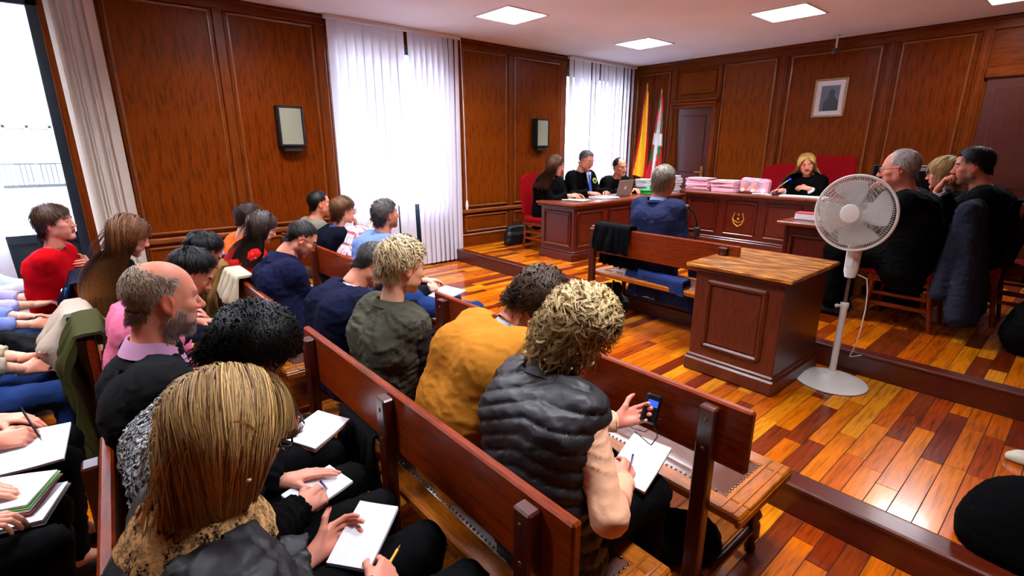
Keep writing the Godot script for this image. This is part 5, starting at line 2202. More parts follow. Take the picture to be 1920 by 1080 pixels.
func build_things() -> void:
	# benches. Right block, three rows; left block, rows beside the window wall; one bench for the man in the blue suit
	bench("long wooden bench in the foreground with the vest-wearing woman before its back", 0.78, -2.50, -0.66, 0.0, 0.0)
	bench("front wooden bench with empty brown leather pad facing the step", 1.63, -2.62, -0.62, 0.0)
	bench("bench under the bearded man and the fair-haired woman with leopard collar", -0.10, -1.90, -0.05, 0.0, deg_to_rad(-3.0))
	bench("bench end behind the man in the hooded navy sweatshirt", 0.78, -5.55, -2.98, 0.0)
	bench("glossy bench back behind the pale blue shirt near the tall blind", 1.63, -5.65, -3.66, 0.0)
	bench("bench draped with jackets under the long-haired woman", -0.06, -4.95, -2.95, 0.0)
	bench("rearmost bench at the left edge under the sitters in jeans", -0.92, -5.6, -1.75, 0.0)
	bench("bench with dark coat on its end under the man in the blue suit", 3.66, -3.08, -1.66, F1, 0.0, [-0.66, 0.60])
	build_desks()
	build_table()
	build_fan()
	# chairs
	chair("red chair at the near end of the left desk under the long-haired robed woman", Vector3(5.03, F2, -5.1), 0.0, 1.0)
	chair("red chair under the robed man with a blue tie", Vector3(5.72, F2, -5.16), 0.0, 0.78)
	chair("red chair under the robed man by the laptop", Vector3(6.4, F2, -5.12), 0.0, 0.78)
	chair("empty red armchair left of the judge", Vector3(7.86, F2, -3.2), -PI / 2, 1.12, 0.62, true)
	chair("tall red armchair under the blonde judge", Vector3(7.90, F2, -2.55), -PI / 2, 1.28, 0.62, true)
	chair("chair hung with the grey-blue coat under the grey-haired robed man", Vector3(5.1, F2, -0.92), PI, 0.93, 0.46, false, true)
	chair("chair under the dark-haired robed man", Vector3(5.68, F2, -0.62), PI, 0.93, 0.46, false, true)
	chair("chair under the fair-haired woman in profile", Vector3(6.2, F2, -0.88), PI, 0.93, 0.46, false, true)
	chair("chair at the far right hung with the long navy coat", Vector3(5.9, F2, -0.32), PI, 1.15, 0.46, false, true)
	# flags in the corner
	build_flag("red and yellow striped flag on a pole in the corner", Vector3(7.95, F2, -5.58), 2.40, "striped")
	build_flag("red, green and white crossed flag on a pole beside the corner door", Vector3(7.95, F2, -5.28), 2.28, "crossed")
	# picture on the judge's wall
	var t := thing("picture", "white-matted framed portrait hanging on the wall above the judge", "picture", Vector3(WALL_X - 0.012, 2.42, -2.73))
	var fr := Geo.new()
	for s in [-1.0, 1.0]:
		fr.box(Vector3(-0.012, 0, s * 0.19), Vector3(0.028, 0.50, 0.026), 0.006)
		fr.box(Vector3(-0.012, s * 0.24, 0), Vector3(0.028, 0.026, 0.40), 0.006)
	obj("frame", fr, plain(Color(0.62, 0.52, 0.36), 0.4, 0.3), t)
	obj("mat_board", boxy(Vector3(-0.006, 0, 0), Vector3(0.008, 0.47, 0.37), 0.001), M.paper, t)
	obj("print", boxy(Vector3(-0.011, -0.005, 0), Vector3(0.003, 0.33, 0.23), 0.0005), plain(Color(0.33, 0.36, 0.42), 0.4), t)
	var pf := Geo.new()
	var sil := PackedVector2Array()
	for q in [[-0.09, -0.165], [0.10, -0.165], [0.095, -0.05], [0.05, 0.0], [0.03, 0.02], [0.042, 0.06], [0.03, 0.10], [0.0, 0.115], [-0.03, 0.10], [-0.04, 0.06], [-0.025, 0.02], [-0.055, -0.01], [-0.09, -0.06]]:
		sil.append(Vector2(q[0], q[1]))
	pf.prism(sil, 0.001, Transform3D(Basis(Vector3(0, 0, 1), Vector3.UP, Vector3(-1, 0, 0)), Vector3(-0.0125, 0, 0.02)))
	obj("printed_figure", pf, plain(Color(0.09, 0.09, 0.11), 0.5), t)
	# hanging ceiling camera
	t = thing("ceiling_camera", "small dark camera hanging from the ceiling before the judge's wall", "camera", Vector3(7.9, CEIL, -2.66))
	var cg := Geo.new()
	cg.tube([Vector3(0, 0, 0), Vector3(0, -0.16, 0)], 0.012, 8)
	cg.lathe([Vector2(0.035, -0.01), Vector2(0.04, 0.0), Vector2(0, 0.0)], 14)
	obj("bracket", cg, M.white_metal, t)
	cg = Geo.new()
	cg.box(Vector3(-0.02, -0.19, 0), Vector3(0.12, 0.055, 0.055), 0.012, Basis(Vector3.BACK, 0.35))
	cg.tube([Vector3(-0.07, -0.21, 0), Vector3(-0.10, -0.22, 0)], 0.02, 12)
	obj("camera_body", cg, plain(Color(0.30, 0.28, 0.27), 0.4), t)
	# on the left desk
	t = thing("laptop", "open silver laptop with a fruit emblem on its lid on the left desk", "laptop", Vector3(6.02, 1.08, -4.52))
	obj("keyboard_base", boxy(Vector3(0, 0.009, -0.12), Vector3(0.33, 0.016, 0.23), 0.005), plain(Color(0.62, 0.60, 0.58), 0.35, 0.6), t)
	var lb := Basis(Vector3.RIGHT, 0.22)
	var lid := obj("lid", boxy(Vector3(0, 0.125, 0.03), Vector3(0.335, 0.225, 0.010), 0.004, lb), plain(Color(0.60, 0.56, 0.52), 0.35, 0.5), t)
	var ap := Geo.new()
	var out := PackedVector2Array()
	for k in 25:
		var a := TAU * k / 25.0
		var r := 0.023 * (1.0 - 0.18 * exp(-pow((a - PI / 2) / 0.35, 2)) - 0.12 * exp(-pow((a - 1.5 * PI) / 0.3, 2)))
		var q := Vector2(cos(a) * r, sin(a) * r)
		if q.distance_to(Vector2(0.028, 0.003)) < 0.012:
			q = Vector2(0.028, 0.003) + (q - Vector2(0.028, 0.003)).normalized() * 0.012
		out.append(q)
	ap.prism(out, 0.001, Transform3D(lb, Vector3(0, 0.125, 0.03) + lb.z * 0.005))
	var leaf := PackedVector2Array()
	for q in [[0.0, 0.024], [0.003, 0.032], [0.011, 0.037], [0.009, 0.028]]:
		leaf.append(Vector2(q[0], q[1]))
	ap.prism(leaf, 0.001, Transform3D(lb, Vector3(0, 0.125, 0.03) + lb.z * 0.005))
	obj("emblem", ap, M.white_metal, lid)
	papers("white papers spread before the robed woman at the left desk", Vector3(5.05, 1.08, -4.55), 0.2, Vector2(0.21, 0.30), 4, M.paper)
	papers("white papers spread before the robed man with a blue tie", Vector3(5.62, 1.08, -4.55), -0.15, Vector2(0.30, 0.30), 5, M.paper)
	papers("green folder lying on the left desk behind the laptop", Vector3(6.75, 1.08, -4.52), 0.15, Vector2(0.40, 0.28), 3, M.green_folder, "folder", "folder", 0.022)
	papers("tall stack of grey-white files behind the green folder", Vector3(7.06, 1.08, -4.42), 0.1, Vector2(0.30, 0.24), 7, M.paper_grey, "file_stack", "files", 0.038)
	papers("pale file box at the corner behind the laptop", Vector3(6.95, 1.08, -4.80), 0.0, Vector2(0.22, 0.2), 5, M.paper_grey, "file_stack", "files", 0.04)
	# on the judge's desk
	papers("left stack of pink case folders on the judge's desk", Vector3(7.44, 1.12, -4.12), 0.1, Vector2(0.25, 0.36), 7, M.pink, "folder_stack", "folders", 0.026)
	papers("white papers lying on top of the left pink folders", Vector3(7.44, 1.12 + 7 * 0.026, -4.1), -0.1, Vector2(0.21, 0.36), 3, M.paper)
	papers("right stack of pink case folders on the judge's desk", Vector3(7.44, 1.12, -3.70), -0.06, Vector2(0.25, 0.36), 6, M.pink, "folder_stack", "folders", 0.027)
	papers("white papers lying on top of the right pink folders", Vector3(7.44, 1.12 + 6 * 0.027, -3.68), 0.12, Vector2(0.21, 0.32), 3, M.paper)
	t = thing("document_bag", "clear pink bag of mixed papers standing on the judge's desk", "bag", Vector3(7.46, 1.12, -3.28))
	var bagm := plain(Color(0.90, 0.66, 0.74), 0.35)
	var bg := Geo.new()
	bg.box(Vector3(0, 0.11, 0), Vector3(0.14, 0.21, 0.40), 0.03, Basis(Vector3.RIGHT, 0.05))
	obj("bag_side", bg, bagm, t)
	for i in 9:
		var cc := [Color(0.93, 0.90, 0.86), Color(0.85, 0.55, 0.30), Color(0.62, 0.60, 0.70), Color(0.95, 0.80, 0.82)][i % 4] as Color
		obj("paper", boxy(Vector3(-0.073, 0.05 + 0.045 * (i % 4), -0.15 + i * 0.037), Vector3(0.004, 0.05, 0.06), 0.001, Basis(Vector3.RIGHT, rng.randf_range(-0.6, 0.6))), plain(cc, 0.6), t)
	papers("white papers under the judge's hands", Vector3(7.42, 1.12, -2.62), PI / 2, Vector2(0.55, 0.22), 3, M.paper)
	papers("loose notes before the pink bag on the judge's desk", Vector3(7.34, 1.12, -3.12), 0.3, Vector2(0.16, 0.24), 4, M.paper)
	t = thing("microphone", "gooseneck microphone with a blue light on the judge's desk", "microphone", Vector3(7.42, 1.12, -3.0))
	obj("base", boxy(Vector3(0, 0.012, 0), Vector3(0.10, 0.025, 0.13), 0.008), M.black, t)
	obj("gooseneck", tubed(curve([Vector3(0, 0.02, 0), Vector3(0, 0.12, 0.06), Vector3(0.03, 0.21, 0.16)], 10), 0.004, 6), M.white_metal, t)
	var led := plain(Color(0.05, 0.1, 0.9), 0.4)
	led.emission_enabled = true
	led.emission = Color(0.10, 0.2, 1.0)
	led.emission_energy_multiplier = 1.6
	var mh := Geo.new()
	mh.ball(Vector3(0.035, 0.222, 0.175), Vector3(0.014, 0.014, 0.02), 10)
	obj("led_light", mh, led, t)
	# microphone stand before the man in the blue suit
	t = thing("microphone_stand", "black tripod microphone stand before the man in the blue suit", "microphone", Vector3(4.55, F2, -2.52))
	var ms := Geo.new()
	ms.tube([Vector3(0, 0.05, 0), Vector3(0, 0.72, 0)], 0.011, 8)
	for k in 3:
		var a := TAU * k / 3 + 0.5
		ms.tube([Vector3(0, 0.16, 0), Vector3(cos(a) * 0.22, 0.01, sin(a) * 0.22)], 0.009, 8)
	obj("tripod", ms, M.dark_metal, t)
	ms = Geo.new()
	ms.tube([Vector3(0, 0.70, 0), Vector3(-0.06, 0.80, 0.0), Vector3(-0.13, 0.84, 0.0)], 0.009, 8)
	ms.tube([Vector3(-0.11, 0.83, 0), Vector3(-0.20, 0.87, 0)], [0.016, 0.024], 10)
	ms.ball(Vector3(-0.21, 0.875, 0), Vector3(0.03, 0.03, 0.03), 12)
	ms.box(Vector3(0.0, 0.62, 0.01), Vector3(0.05, 0.10, 0.05), 0.01)
	obj("microphone_head", ms, M.black, t)
	# right desk
	t = thing("tissue_box", "white tissue box with a red lid edge on the right desk", "box", Vector3(5.12, 1.11, -1.72))
	obj("box_body", boxy(Vector3(0, 0.03, 0), Vector3(0.12, 0.055, 0.22), 0.004), M.paper, t)
	obj("lid", boxy(Vector3(0, 0.062, 0), Vector3(0.122, 0.012, 0.222), 0.003), plain(Color(0.75, 0.08, 0.14), 0.5), t)
	t = thing("monitor", "dark monitor standing behind the robed people at the right desk", "monitor", Vector3(6.65, 1.11, -1.42), 0.35)
	obj("screen_case", boxy(Vector3(0, 0.30, 0), Vector3(0.05, 0.34, 0.52), 0.01), M.black_plastic, t)
	obj("foot", boxy(Vector3(0, 0.01, 0), Vector3(0.18, 0.02, 0.24), 0.005), M.black_plastic, t)
	obj("stem", boxy(Vector3(0, 0.09, 0), Vector3(0.03, 0.16, 0.06), 0.005), M.black_plastic, t)
	obj("label_strip", boxy(Vector3(-0.028, 0.43, 0), Vector3(0.004, 0.035, 0.40), 0.001), M.paper_grey, t)
	# papers on the platform floor by the chair
	papers("bundle of printed white papers on the platform floor under the robed men's chairs", Vector3(5.42, F2, -0.66), 0.5, Vector2(0.20, 0.28), 6, M.paper, "paper_stack", "papers", 0.012)
	# coats and jackets hung about
	lump("coat", "grey-blue coat hanging over the chair of the grey-haired robed man", "coat", cloth(Color(0.135, 0.15, 0.20), 0.8), Vector3(5.16, F2, -0.62), [
		[Vector3(-0.22, 0.98, 0.0), Vector3(0.22, 0.98, 0.0), 0.055, 0.055, 0.04], [Vector3(-0.20, 0.96, 0.02), Vector3(-0.33, 0.20, 0.10), 0.05, 0.075, 0.04], [Vector3(-0.10, 0.96, 0.03), Vector3(-0.14, 0.16, 0.13), 0.05, 0.08, 0.02],
		[Vector3(0.04, 0.96, 0.03), Vector3(0.04, 0.20, 0.14), 0.05, 0.08, 0.02], [Vector3(0.18, 0.96, 0.02), Vector3(0.22, 0.26, 0.12), 0.05, 0.08, 0.02], [Vector3(-0.22, 0.95, -0.02), Vector3(-0.30, 0.35, -0.04), 0.045, 0.06, 0.03]], 0.012, 0.006)
	drape("coat", "long navy coat hanging over the chair back at the far right", "coat", cloth(Color(0.02, 0.022, 0.045), 0.85), Vector3(5.63, F2 + 1.21, -0.02), Vector3(6.18, F2 + 1.21, -0.02), 1.0, 0.6, Vector3(0, 0, 1), 0.06, 0.18, 0.02, 5.1, "", 0.06)
	drape("coat", "dark navy coat hanging over the chair of the dark-haired robed man", "coat", cloth(Color(0.02, 0.022, 0.04), 0.85), Vector3(5.42, F2 + 1.0, -0.325), Vector3(5.96, F2 + 1.0, -0.325), 0.66, 0.40, Vector3(0, 0, 1), 0.045, 0.12, 0.016, 15.1, "", 0.06)
	drape("jacket", "black coat hanging over the end of the blue-suited man's bench", "jacket", cloth(Color(0.022, 0.025, 0.038), 0.85), Vector3(3.66, F1 + 0.895, -3.0), Vector3(3.66, F1 + 0.895, -2.62), 0.26, 0.42, Vector3(-1, 0, 0), 0.022, 0.16, 0.014, 8.4)
	drape("coat", "olive green coat with brown collar over the bench behind the bearded man", "coat", cloth(Color(0.20, 0.20, 0.09), 0.85), Vector3(-0.06, 0.895, -3.40), Vector3(-0.06, 0.895, -2.94), 0.70, 0.25, Vector3(-1, 0, 0), 0.035, 0.08, 0.014, 3.7)
	drape("coat", "cream padded coat hanging over the bench before the sitters in jeans", "coat", cloth(Color(0.66, 0.60, 0.54), 0.9), Vector3(-0.10, 0.87, -3.80), Vector3(-0.10, 0.87, -3.45), 0.30, 0.2, Vector3(-1, 0, 0), 0.05, 0.05, 0.02, 6.2)
	var dj := drape("jacket", "navy and teal sports jacket with white lettering hanging by the woman in red", "jacket", cloth(Color(0.035, 0.045, 0.12), 0.7), Vector3(-0.06, 0.90, -4.62), Vector3(-0.06, 0.90, -4.12), 0.50, 0.2, Vector3(-1, 0, 0), 0.03, 0.05, 0.014, 2.2)
	var tl := Geo.new()
	var rows := []
	for i in 14:
		var row := []
		for k in 5:
			row.append(Vector3(-0.085 - 0.01 * sin(i * 0.9) - i * 0.001, -0.02 - i * 0.034, 0.10 + k * 0.022 + 0.02 * sin(i * 0.4)))
		rows.append(row)
	tl.slab(rows, -0.012)
	obj("teal_stripe", tl, cloth(Color(0.02, 0.32, 0.48), 0.7), dj)
	tl = Geo.new()
	for i in 9:
		var y := -0.06 - i * 0.036
		tl.tube(curve([Vector3(-0.105, y, -0.06), Vector3(-0.108, y - 0.015, 0.0), Vector3(-0.105, y + 0.012, 0.03), Vector3(-0.105, y - 0.012, 0.055)], 8), 0.0045, 5)
	obj("white_lettering", tl, M.paper, dj)
	drape("scarf", "khaki scarf hanging over the bench behind the dark bowed heads", "scarf", cloth(Color(0.42, 0.31, 0.16), 0.9), Vector3(0.78, 0.895, -4.35), Vector3(0.78, 0.895, -4.08), 0.42, 0.25, Vector3(-1, 0, 0), 0.05, 0.05, 0.016, 9.9)
	drape("jacket", "cream jacket folded over the bench behind the hooded sweatshirt", "jacket", cloth(Color(0.70, 0.64, 0.54), 0.9), Vector3(0.78, 0.90, -3.98), Vector3(0.78, 0.90, -3.62), 0.20, 0.2, Vector3(-1, 0, 0), 0.03, 0.05, 0.016, 4.4)
	drape("scarf", "blue and white patterned scarf hanging over the bench between orange shirt and long dark hair", "scarf", cloth(Color(1, 1, 1), 0.85, 0.6, T.print, 4.0), Vector3(0.78, 0.93, -4.62), Vector3(0.78, 0.93, -4.40), 0.40, 0.25, Vector3(-1, 0, 0), 0.04, 0.05, 0.016, 17.4)
	drape("jacket", "white jacket hanging over the bench beside the orange shirt", "jacket", cloth(Color(0.80, 0.78, 0.74), 0.9), Vector3(0.78, 0.91, -5.05), Vector3(0.78, 0.91, -4.8), 0.25, 0.2, Vector3(-1, 0, 0), 0.03, 0.05, 0.016, 7.4)
	drape("jacket", "dark jacket hanging over the seat end below the fair short-haired woman", "jacket", cloth(Color(0.07, 0.075, 0.075), 0.85), Vector3(0.80, 0.60, -2.05), Vector3(0.80, 0.60, -1.72), 0.28, 0.05, Vector3(-1, 0, 0), 0.02, 0.08, 0.014, 11.0)
	# bags
	t = lump("briefcase", "black briefcase on the platform floor beside the red chair", "bag", cloth(Color(0.03, 0.03, 0.03), 0.5), Vector3(5.05, F2, -5.72), [[Vector3(-0.18, 0.05, 0), Vector3(0.18, 0.05, 0), 0.07, 0.07, 0.03], [Vector3(-0.16, 0.24, 0), Vector3(0.16, 0.24, 0), 0.05, 0.05, 0.05], [Vector3(-0.17, 0.14, 0), Vector3(0.17, 0.14, 0), 0.075, 0.075, 0.05]])
	obj("handle", tubed(curve([Vector3(-0.07, 0.28, 0), Vector3(-0.05, 0.35, 0), Vector3(0.05, 0.35, 0), Vector3(0.07, 0.28, 0)], 10), 0.009, 6), M.black, t)
	t = lump("backpack", "black backpack with straps on the floor under the bench of the blue-suited man", "bag", cloth(Color(0.03, 0.032, 0.036), 0.6), Vector3(3.86, F1, -2.98), [[Vector3(-0.07, 0.08, -0.05), Vector3(0.07, 0.08, 0.06), 0.09, 0.10, 0.04], [Vector3(-0.03, 0.22, -0.02), Vector3(0.05, 0.25, 0.03), 0.085, 0.06, 0.06]])
	obj("strap", tubed(curve([Vector3(-0.1, 0.28, 0.02), Vector3(-0.16, 0.18, 0.05), Vector3(-0.13, 0.05, 0.1)], 8), 0.012, 6), M.dark_metal, t)
	obj("strap", tubed(curve([Vector3(0.0, 0.32, 0.03), Vector3(-0.08, 0.36, 0.09), Vector3(-0.12, 0.25, 0.10)], 8), 0.010, 6), M.dark_metal, t)
	lump("bag", "black rounded bag standing at the right edge below the step", "bag", cloth(Color(0.012, 0.012, 0.013), 0.95, 0.6), Vector3(2.66, F1, 0.09), [[Vector3(0.0, 0.14, -0.03), Vector3(0.0, 0.14, 0.3), 0.17, 0.17, 0.06], [Vector3(-0.05, 0.06, -0.1), Vector3(-0.08, 0.06, 0.3), 0.12, 0.12, 0.08], [Vector3(-0.02, 0.22, 0.06), Vector3(0.02, 0.24, 0.3), 0.14, 0.15, 0.06]], 0.014, 0.004)
	lump("bag", "black soft bag on the platform floor at the right edge under a white paper", "bag", cloth(Color(0.014, 0.014, 0.016), 0.7), Vector3(4.98, F2, -0.14), [[Vector3(-0.06, 0.14, 0), Vector3(0.08, 0.14, 0.3), 0.15, 0.15, 0.05], [Vector3(0, 0.27, 0.02), Vector3(0.04, 0.27, 0.28), 0.13, 0.12, 0.08]], 0.014, 0.006)
	papers("white paper lying on the black bag at the right edge", Vector3(5.02, F2 + 0.41, -0.08), 0.5, Vector2(0.30, 0.21), 2, M.paper)
	# a pale shoe tip at the right edge
	var so := obj("shoe", shoe(), plain(Color(0.82, 0.80, 0.72), 0.45), null, Vector3(3.52, F1, 0.14), PI + 0.15)
	tag(so, "pale shoe standing on the floor at the right edge", "shoe")
	# a bag and papers between the front benches
	t = lump("camera_bag", "grey soft bag lying on the front bench seat by its left post", "bag", cloth(Color(0.30, 0.27, 0.27), 0.7), Vector3(1.88, 0.46, -2.25), [[Vector3(-0.07, 0.035, -0.08), Vector3(0.07, 0.035, 0.10), 0.05, 0.05, 0.03]])
	obj("strap", tubed(curve([Vector3(-0.08, 0.08, 0.0), Vector3(0, 0.11, 0.02), Vector3(0.08, 0.08, 0.08)], 8), 0.01, 6), M.black, t)
	lump("bag", "dark bag on the floor below the front bench at its right end", "bag", cloth(Color(0.05, 0.05, 0.055), 0.7), Vector3(1.70, 0.0, -0.98), [[Vector3(-0.1, 0.10, -0.16), Vector3(0.1, 0.10, 0.12), 0.11, 0.11, 0.04]])


# ---------------------------------------------------------------- the cast
func cropped(col: Color, col2: Color, n := 900, length := 0.03, w := 0.006, extra := {}) -> Dictionary:
	var d := {"col": col, "col2": col2, "n": n, "len": length, "w": w, "taper": 0.7, "steps": 4, "lift": 0.22, "grav": 0.12, "vol": 0.07, "mess": 0.22}
	d.merge(extra, true)
	return d


func build_cast() -> void:
	var pale := Color(0.86, 0.63, 0.53)
	var ruddy := Color(0.82, 0.53, 0.42)
	var tan_ := Color(0.72, 0.47, 0.35)
	var black_c := cloth(Color(0.026, 0.026, 0.030), 0.85)
	var robe := cloth(Color(0.012, 0.012, 0.014), 0.8, 1.4)
	var jeans := cloth(Color(0.10, 0.17, 0.34), 0.9, 0.8)
	var dark_jeans := cloth(Color(0.06, 0.09, 0.17), 0.9, 0.8)
	var white_shirt := cloth(Color(0.82, 0.82, 0.86), 0.8, 0.4)
	var specs := plain(Color(0.03, 0.02, 0.02), 0.3)
	var blue_pen := plain(Color(0.05, 0.10, 0.55), 0.3)

	# --- nearest row
	var lf: Node3D
	lf = person({
		"label": "fair bobbed woman in leopard-collared black quilted jacket, nearest of all at the bottom left", "near": true, "kind": "f",
		"hip": Vector3(0.20, 0.56, -1.06), "head": Vector3(0.15, 1.205, -1.03), "hyaw": 100.0, "hpitch": 26.0, "yaw": 92.0, "bulge": 0.05, "w": 1.12,
		"skin": ruddy, "hand_skin": Color(0.84, 0.55, 0.46), "scale": 1.03,
		"hair": {"col": Color(0.36, 0.23, 0.10), "col2": Color(0.88, 0.72, 0.45), "n": 10000, "len": 0.30, "w": 0.0021, "steps": 13, "lift": 0.10, "grav": 0.30, "vol": 0.27, "loose": 0.75, "mess": 0.06, "part": 0.012, "cut": -0.082, "tuck": 0.12, "low": 0.01, "scalp": Color(0.30, 0.20, 0.10)},
		"glasses": specs,
		"top": [{"mat": cloth(Color(0.055, 0.056, 0.07), 0.6, 0.8), "extra": 0.032, "quilt": "diamonds", "neck": 0.02, "cell": 0.009, "name": "quilted_jacket", "folds": 0.006}],
		"collars": [{"mat": cloth(Color(1, 1, 1), 0.85, 0.4, T.leopard, 4.2), "rise": 0.085, "r": 0.084, "flare": 0.55, "dip": 0.03, "thick": 0.014, "name": "leopard_collar", "at": -0.008, "soft": true}],
		"hand_l": {"at": Vector3(0.40, 0.655, -1.27), "dir": Vector3(0.75, 0.05, -0.35), "palm": Vector3(0.3, 0.25, 0.9), "pose": "hold"},
		"hand_r": {"at": Vector3(0.47, 0.645, -1.06), "dir": Vector3(0.75, 0.0, -0.6), "palm": Vector3(-0.2, -0.6, -0.6), "pose": "pen"},
		"legs": black_c})
	var pearl := Geo.new()
	pearl.ball(Vector3.ZERO, Vector3.ONE * 0.0065, 12)
	var hx := Basis(Vector3.UP, deg_to_rad(100.0)) * Basis(Vector3.RIGHT, deg_to_rad(26.0))
	obj("pearl_earring", pearl, plain(Color(0.88, 0.86, 0.82), 0.2), lf, Vector3(0.15, 1.205, -1.03) + hx * Vector3(-0.098, -0.05, 0.01) - lf.position)
	notebook("notebook", "white notebook held by the woman with the leopard collar", Vector3(0.475, 0.655, -1.215), Vector3(0.55, 0.12, -0.45), Vector3(-0.25, 1, 0.30), Vector2(0.125, 0.215), 0.014)
	pen("yellow pencil in the hand of the woman with the leopard collar", Vector3(0.40, 0.64, -1.02), Vector3(0.53, 0.665, -1.10), plain(Color(0.85, 0.62, 0.10), 0.5), "pencil")

	person({
		"label": "woman with short thick black hair in a speckled grey cardigan, bowed over a pad", "near": true, "kind": "f",
		"hip": Vector3(0.17, 0.56, -1.52), "head": Vector3(0.315, 1.19, -1.50), "hyaw": 98.0, "hpitch": 46.0, "yaw": 92.0, "bulge": 0.07, "w": 1.05,
		"skin": tan_, "hand_skin": Color(0.80, 0.54, 0.45),
		"hair": {"col": Color(0.012, 0.011, 0.012), "col2": Color(0.045, 0.04, 0.045), "n": 6000, "len": 0.075, "w": 0.0036, "steps": 9, "lift": 0.35, "grav": 0.08, "vol": 0.30, "mess": 0.8, "curl": 0.007, "turns": 150.0, "low": -0.015},
		"top": [{"mat": cloth(Color(0.8, 0.8, 0.8), 0.95, 0.8, T.speck, 4.0), "extra": 0.03, "quilt": "fuzz", "sleeves": false, "name": "cardigan", "cell": 0.010, "note": "speckled black and white knit", "more": []}, {"mat": cloth(Color(0.035, 0.033, 0.035), 0.95), "extra": 0.026, "torso": false, "quilt": "ribs", "name": "sleeves", "note": "ribbed black knit sleeves"}],
		"hand_l": {"at": Vector3(0.445, 0.665, -1.60), "dir": Vector3(0.95, 0.02, 0.25), "palm": Vector3(0, -1, 0.15), "pose": "flat"},
		"hand_r": {"at": Vector3(0.435, 0.672, -1.455), "dir": Vector3(0.85, -0.05, -0.35), "palm": Vector3(-0.1, -0.8, -0.5), "pose": "pen"},
		"legs": black_c})
	notebook("notepad", "small white notepad under the hands of the black-haired bowed woman", Vector3(0.455, 0.637, -1.535), Vector3(0.9, 0.02, -0.25), Vector3(-0.1, 1, 0.2), Vector2(0.125, 0.19), 0.010)
	pen("blue pen held by the black-haired bowed woman", Vector3(0.435, 0.735, -1.43), Vector3(0.475, 0.645, -1.50), blue_pen)

	person({
		"label": "balding man with grey hair and white beard in dark blazer and pink shirt", "near": true, "kind": "o",
		"hip": Vector3(0.13, 0.58, -1.97), "head": Vector3(0.165, 1.275, -1.95), "hyaw": 98.0, "hpitch": 8.0, "yaw": 88.0, "w": 1.1, "fat": 0.015, "scale": 1.06, "bulge": 0.035,
		"skin": ruddy, "shut": 0.15, "beard": Color(0.80, 0.70, 0.65), "stubble": 0.6,
		"hair": {"col": Color(0.44, 0.36, 0.28), "col2": Color(0.78, 0.71, 0.62), "n": 3600, "len": 0.012, "w": 0.0018, "steps": 4, "lift": 0.25, "grav": 0.15, "vol": 0.05, "mess": 0.25, "bald": 0.85, "scalp": Color(0.66, 0.49, 0.39)},
		"beard_hair": {"col": Color(0.74, 0.69, 0.64), "col2": Color(0.97, 0.95, 0.92), "n": 2000, "len": 0.020, "w": 0.0016, "steps": 4, "lift": 0.5, "grav": 0.3, "vol": 0.02, "mess": 0.3},
		"top": [{"mat": cloth(Color(0.075, 0.075, 0.08), 0.9), "extra": 0.022, "name": "blazer", "drop": -0.5, "neck": 0.0}],
		"collars": [{"mat": cloth(Color(0.80, 0.60, 0.74), 0.8, 0.3), "rise": 0.05, "dip": 0.05, "flare": 0.3, "name": "shirt_collar", "at": 0.015}, {"mat": cloth(Color(0.075, 0.075, 0.08), 0.9), "rise": 0.03, "dip": 0.10, "flare": 0.42, "r": 0.078, "thick": 0.009, "name": "lapel", "at": -0.012}],
		"hand_r": {"at": Vector3(0.515, 0.685, -1.965), "dir": Vector3(0.8, -0.2, -0.25), "palm": Vector3(-0.1, -0.7, -0.6), "pose": "pen"},
		"hand_l": {"at": Vector3(0.50, 0.66, -2.12), "dir": Vector3(0.8, 0, 0.4), "palm": Vector3(0, -1, 0)},
		"legs": black_c})
	notebook("notepad", "white pad in a brown leather folder on the bearded man's lap", Vector3(0.59, 0.64, -1.91), Vector3(0.75, 0.03, -0.45), Vector3(-0.05, 1, 0.15), Vector2(0.16, 0.22), 0.008, plain(Color(0.33, 0.13, 0.07), 0.5))
	pen("dark pen in the bearded man's hand", Vector3(0.53, 0.755, -1.95), Vector3(0.56, 0.65, -1.955), M.black_plastic)

	# --- the bench in front of them
	var quilted := cloth(Color(0.10, 0.095, 0.105), 0.55, 0.5)
	var knit := cloth(Color(0.88, 0.67, 0.53), 0.9, 0.7)
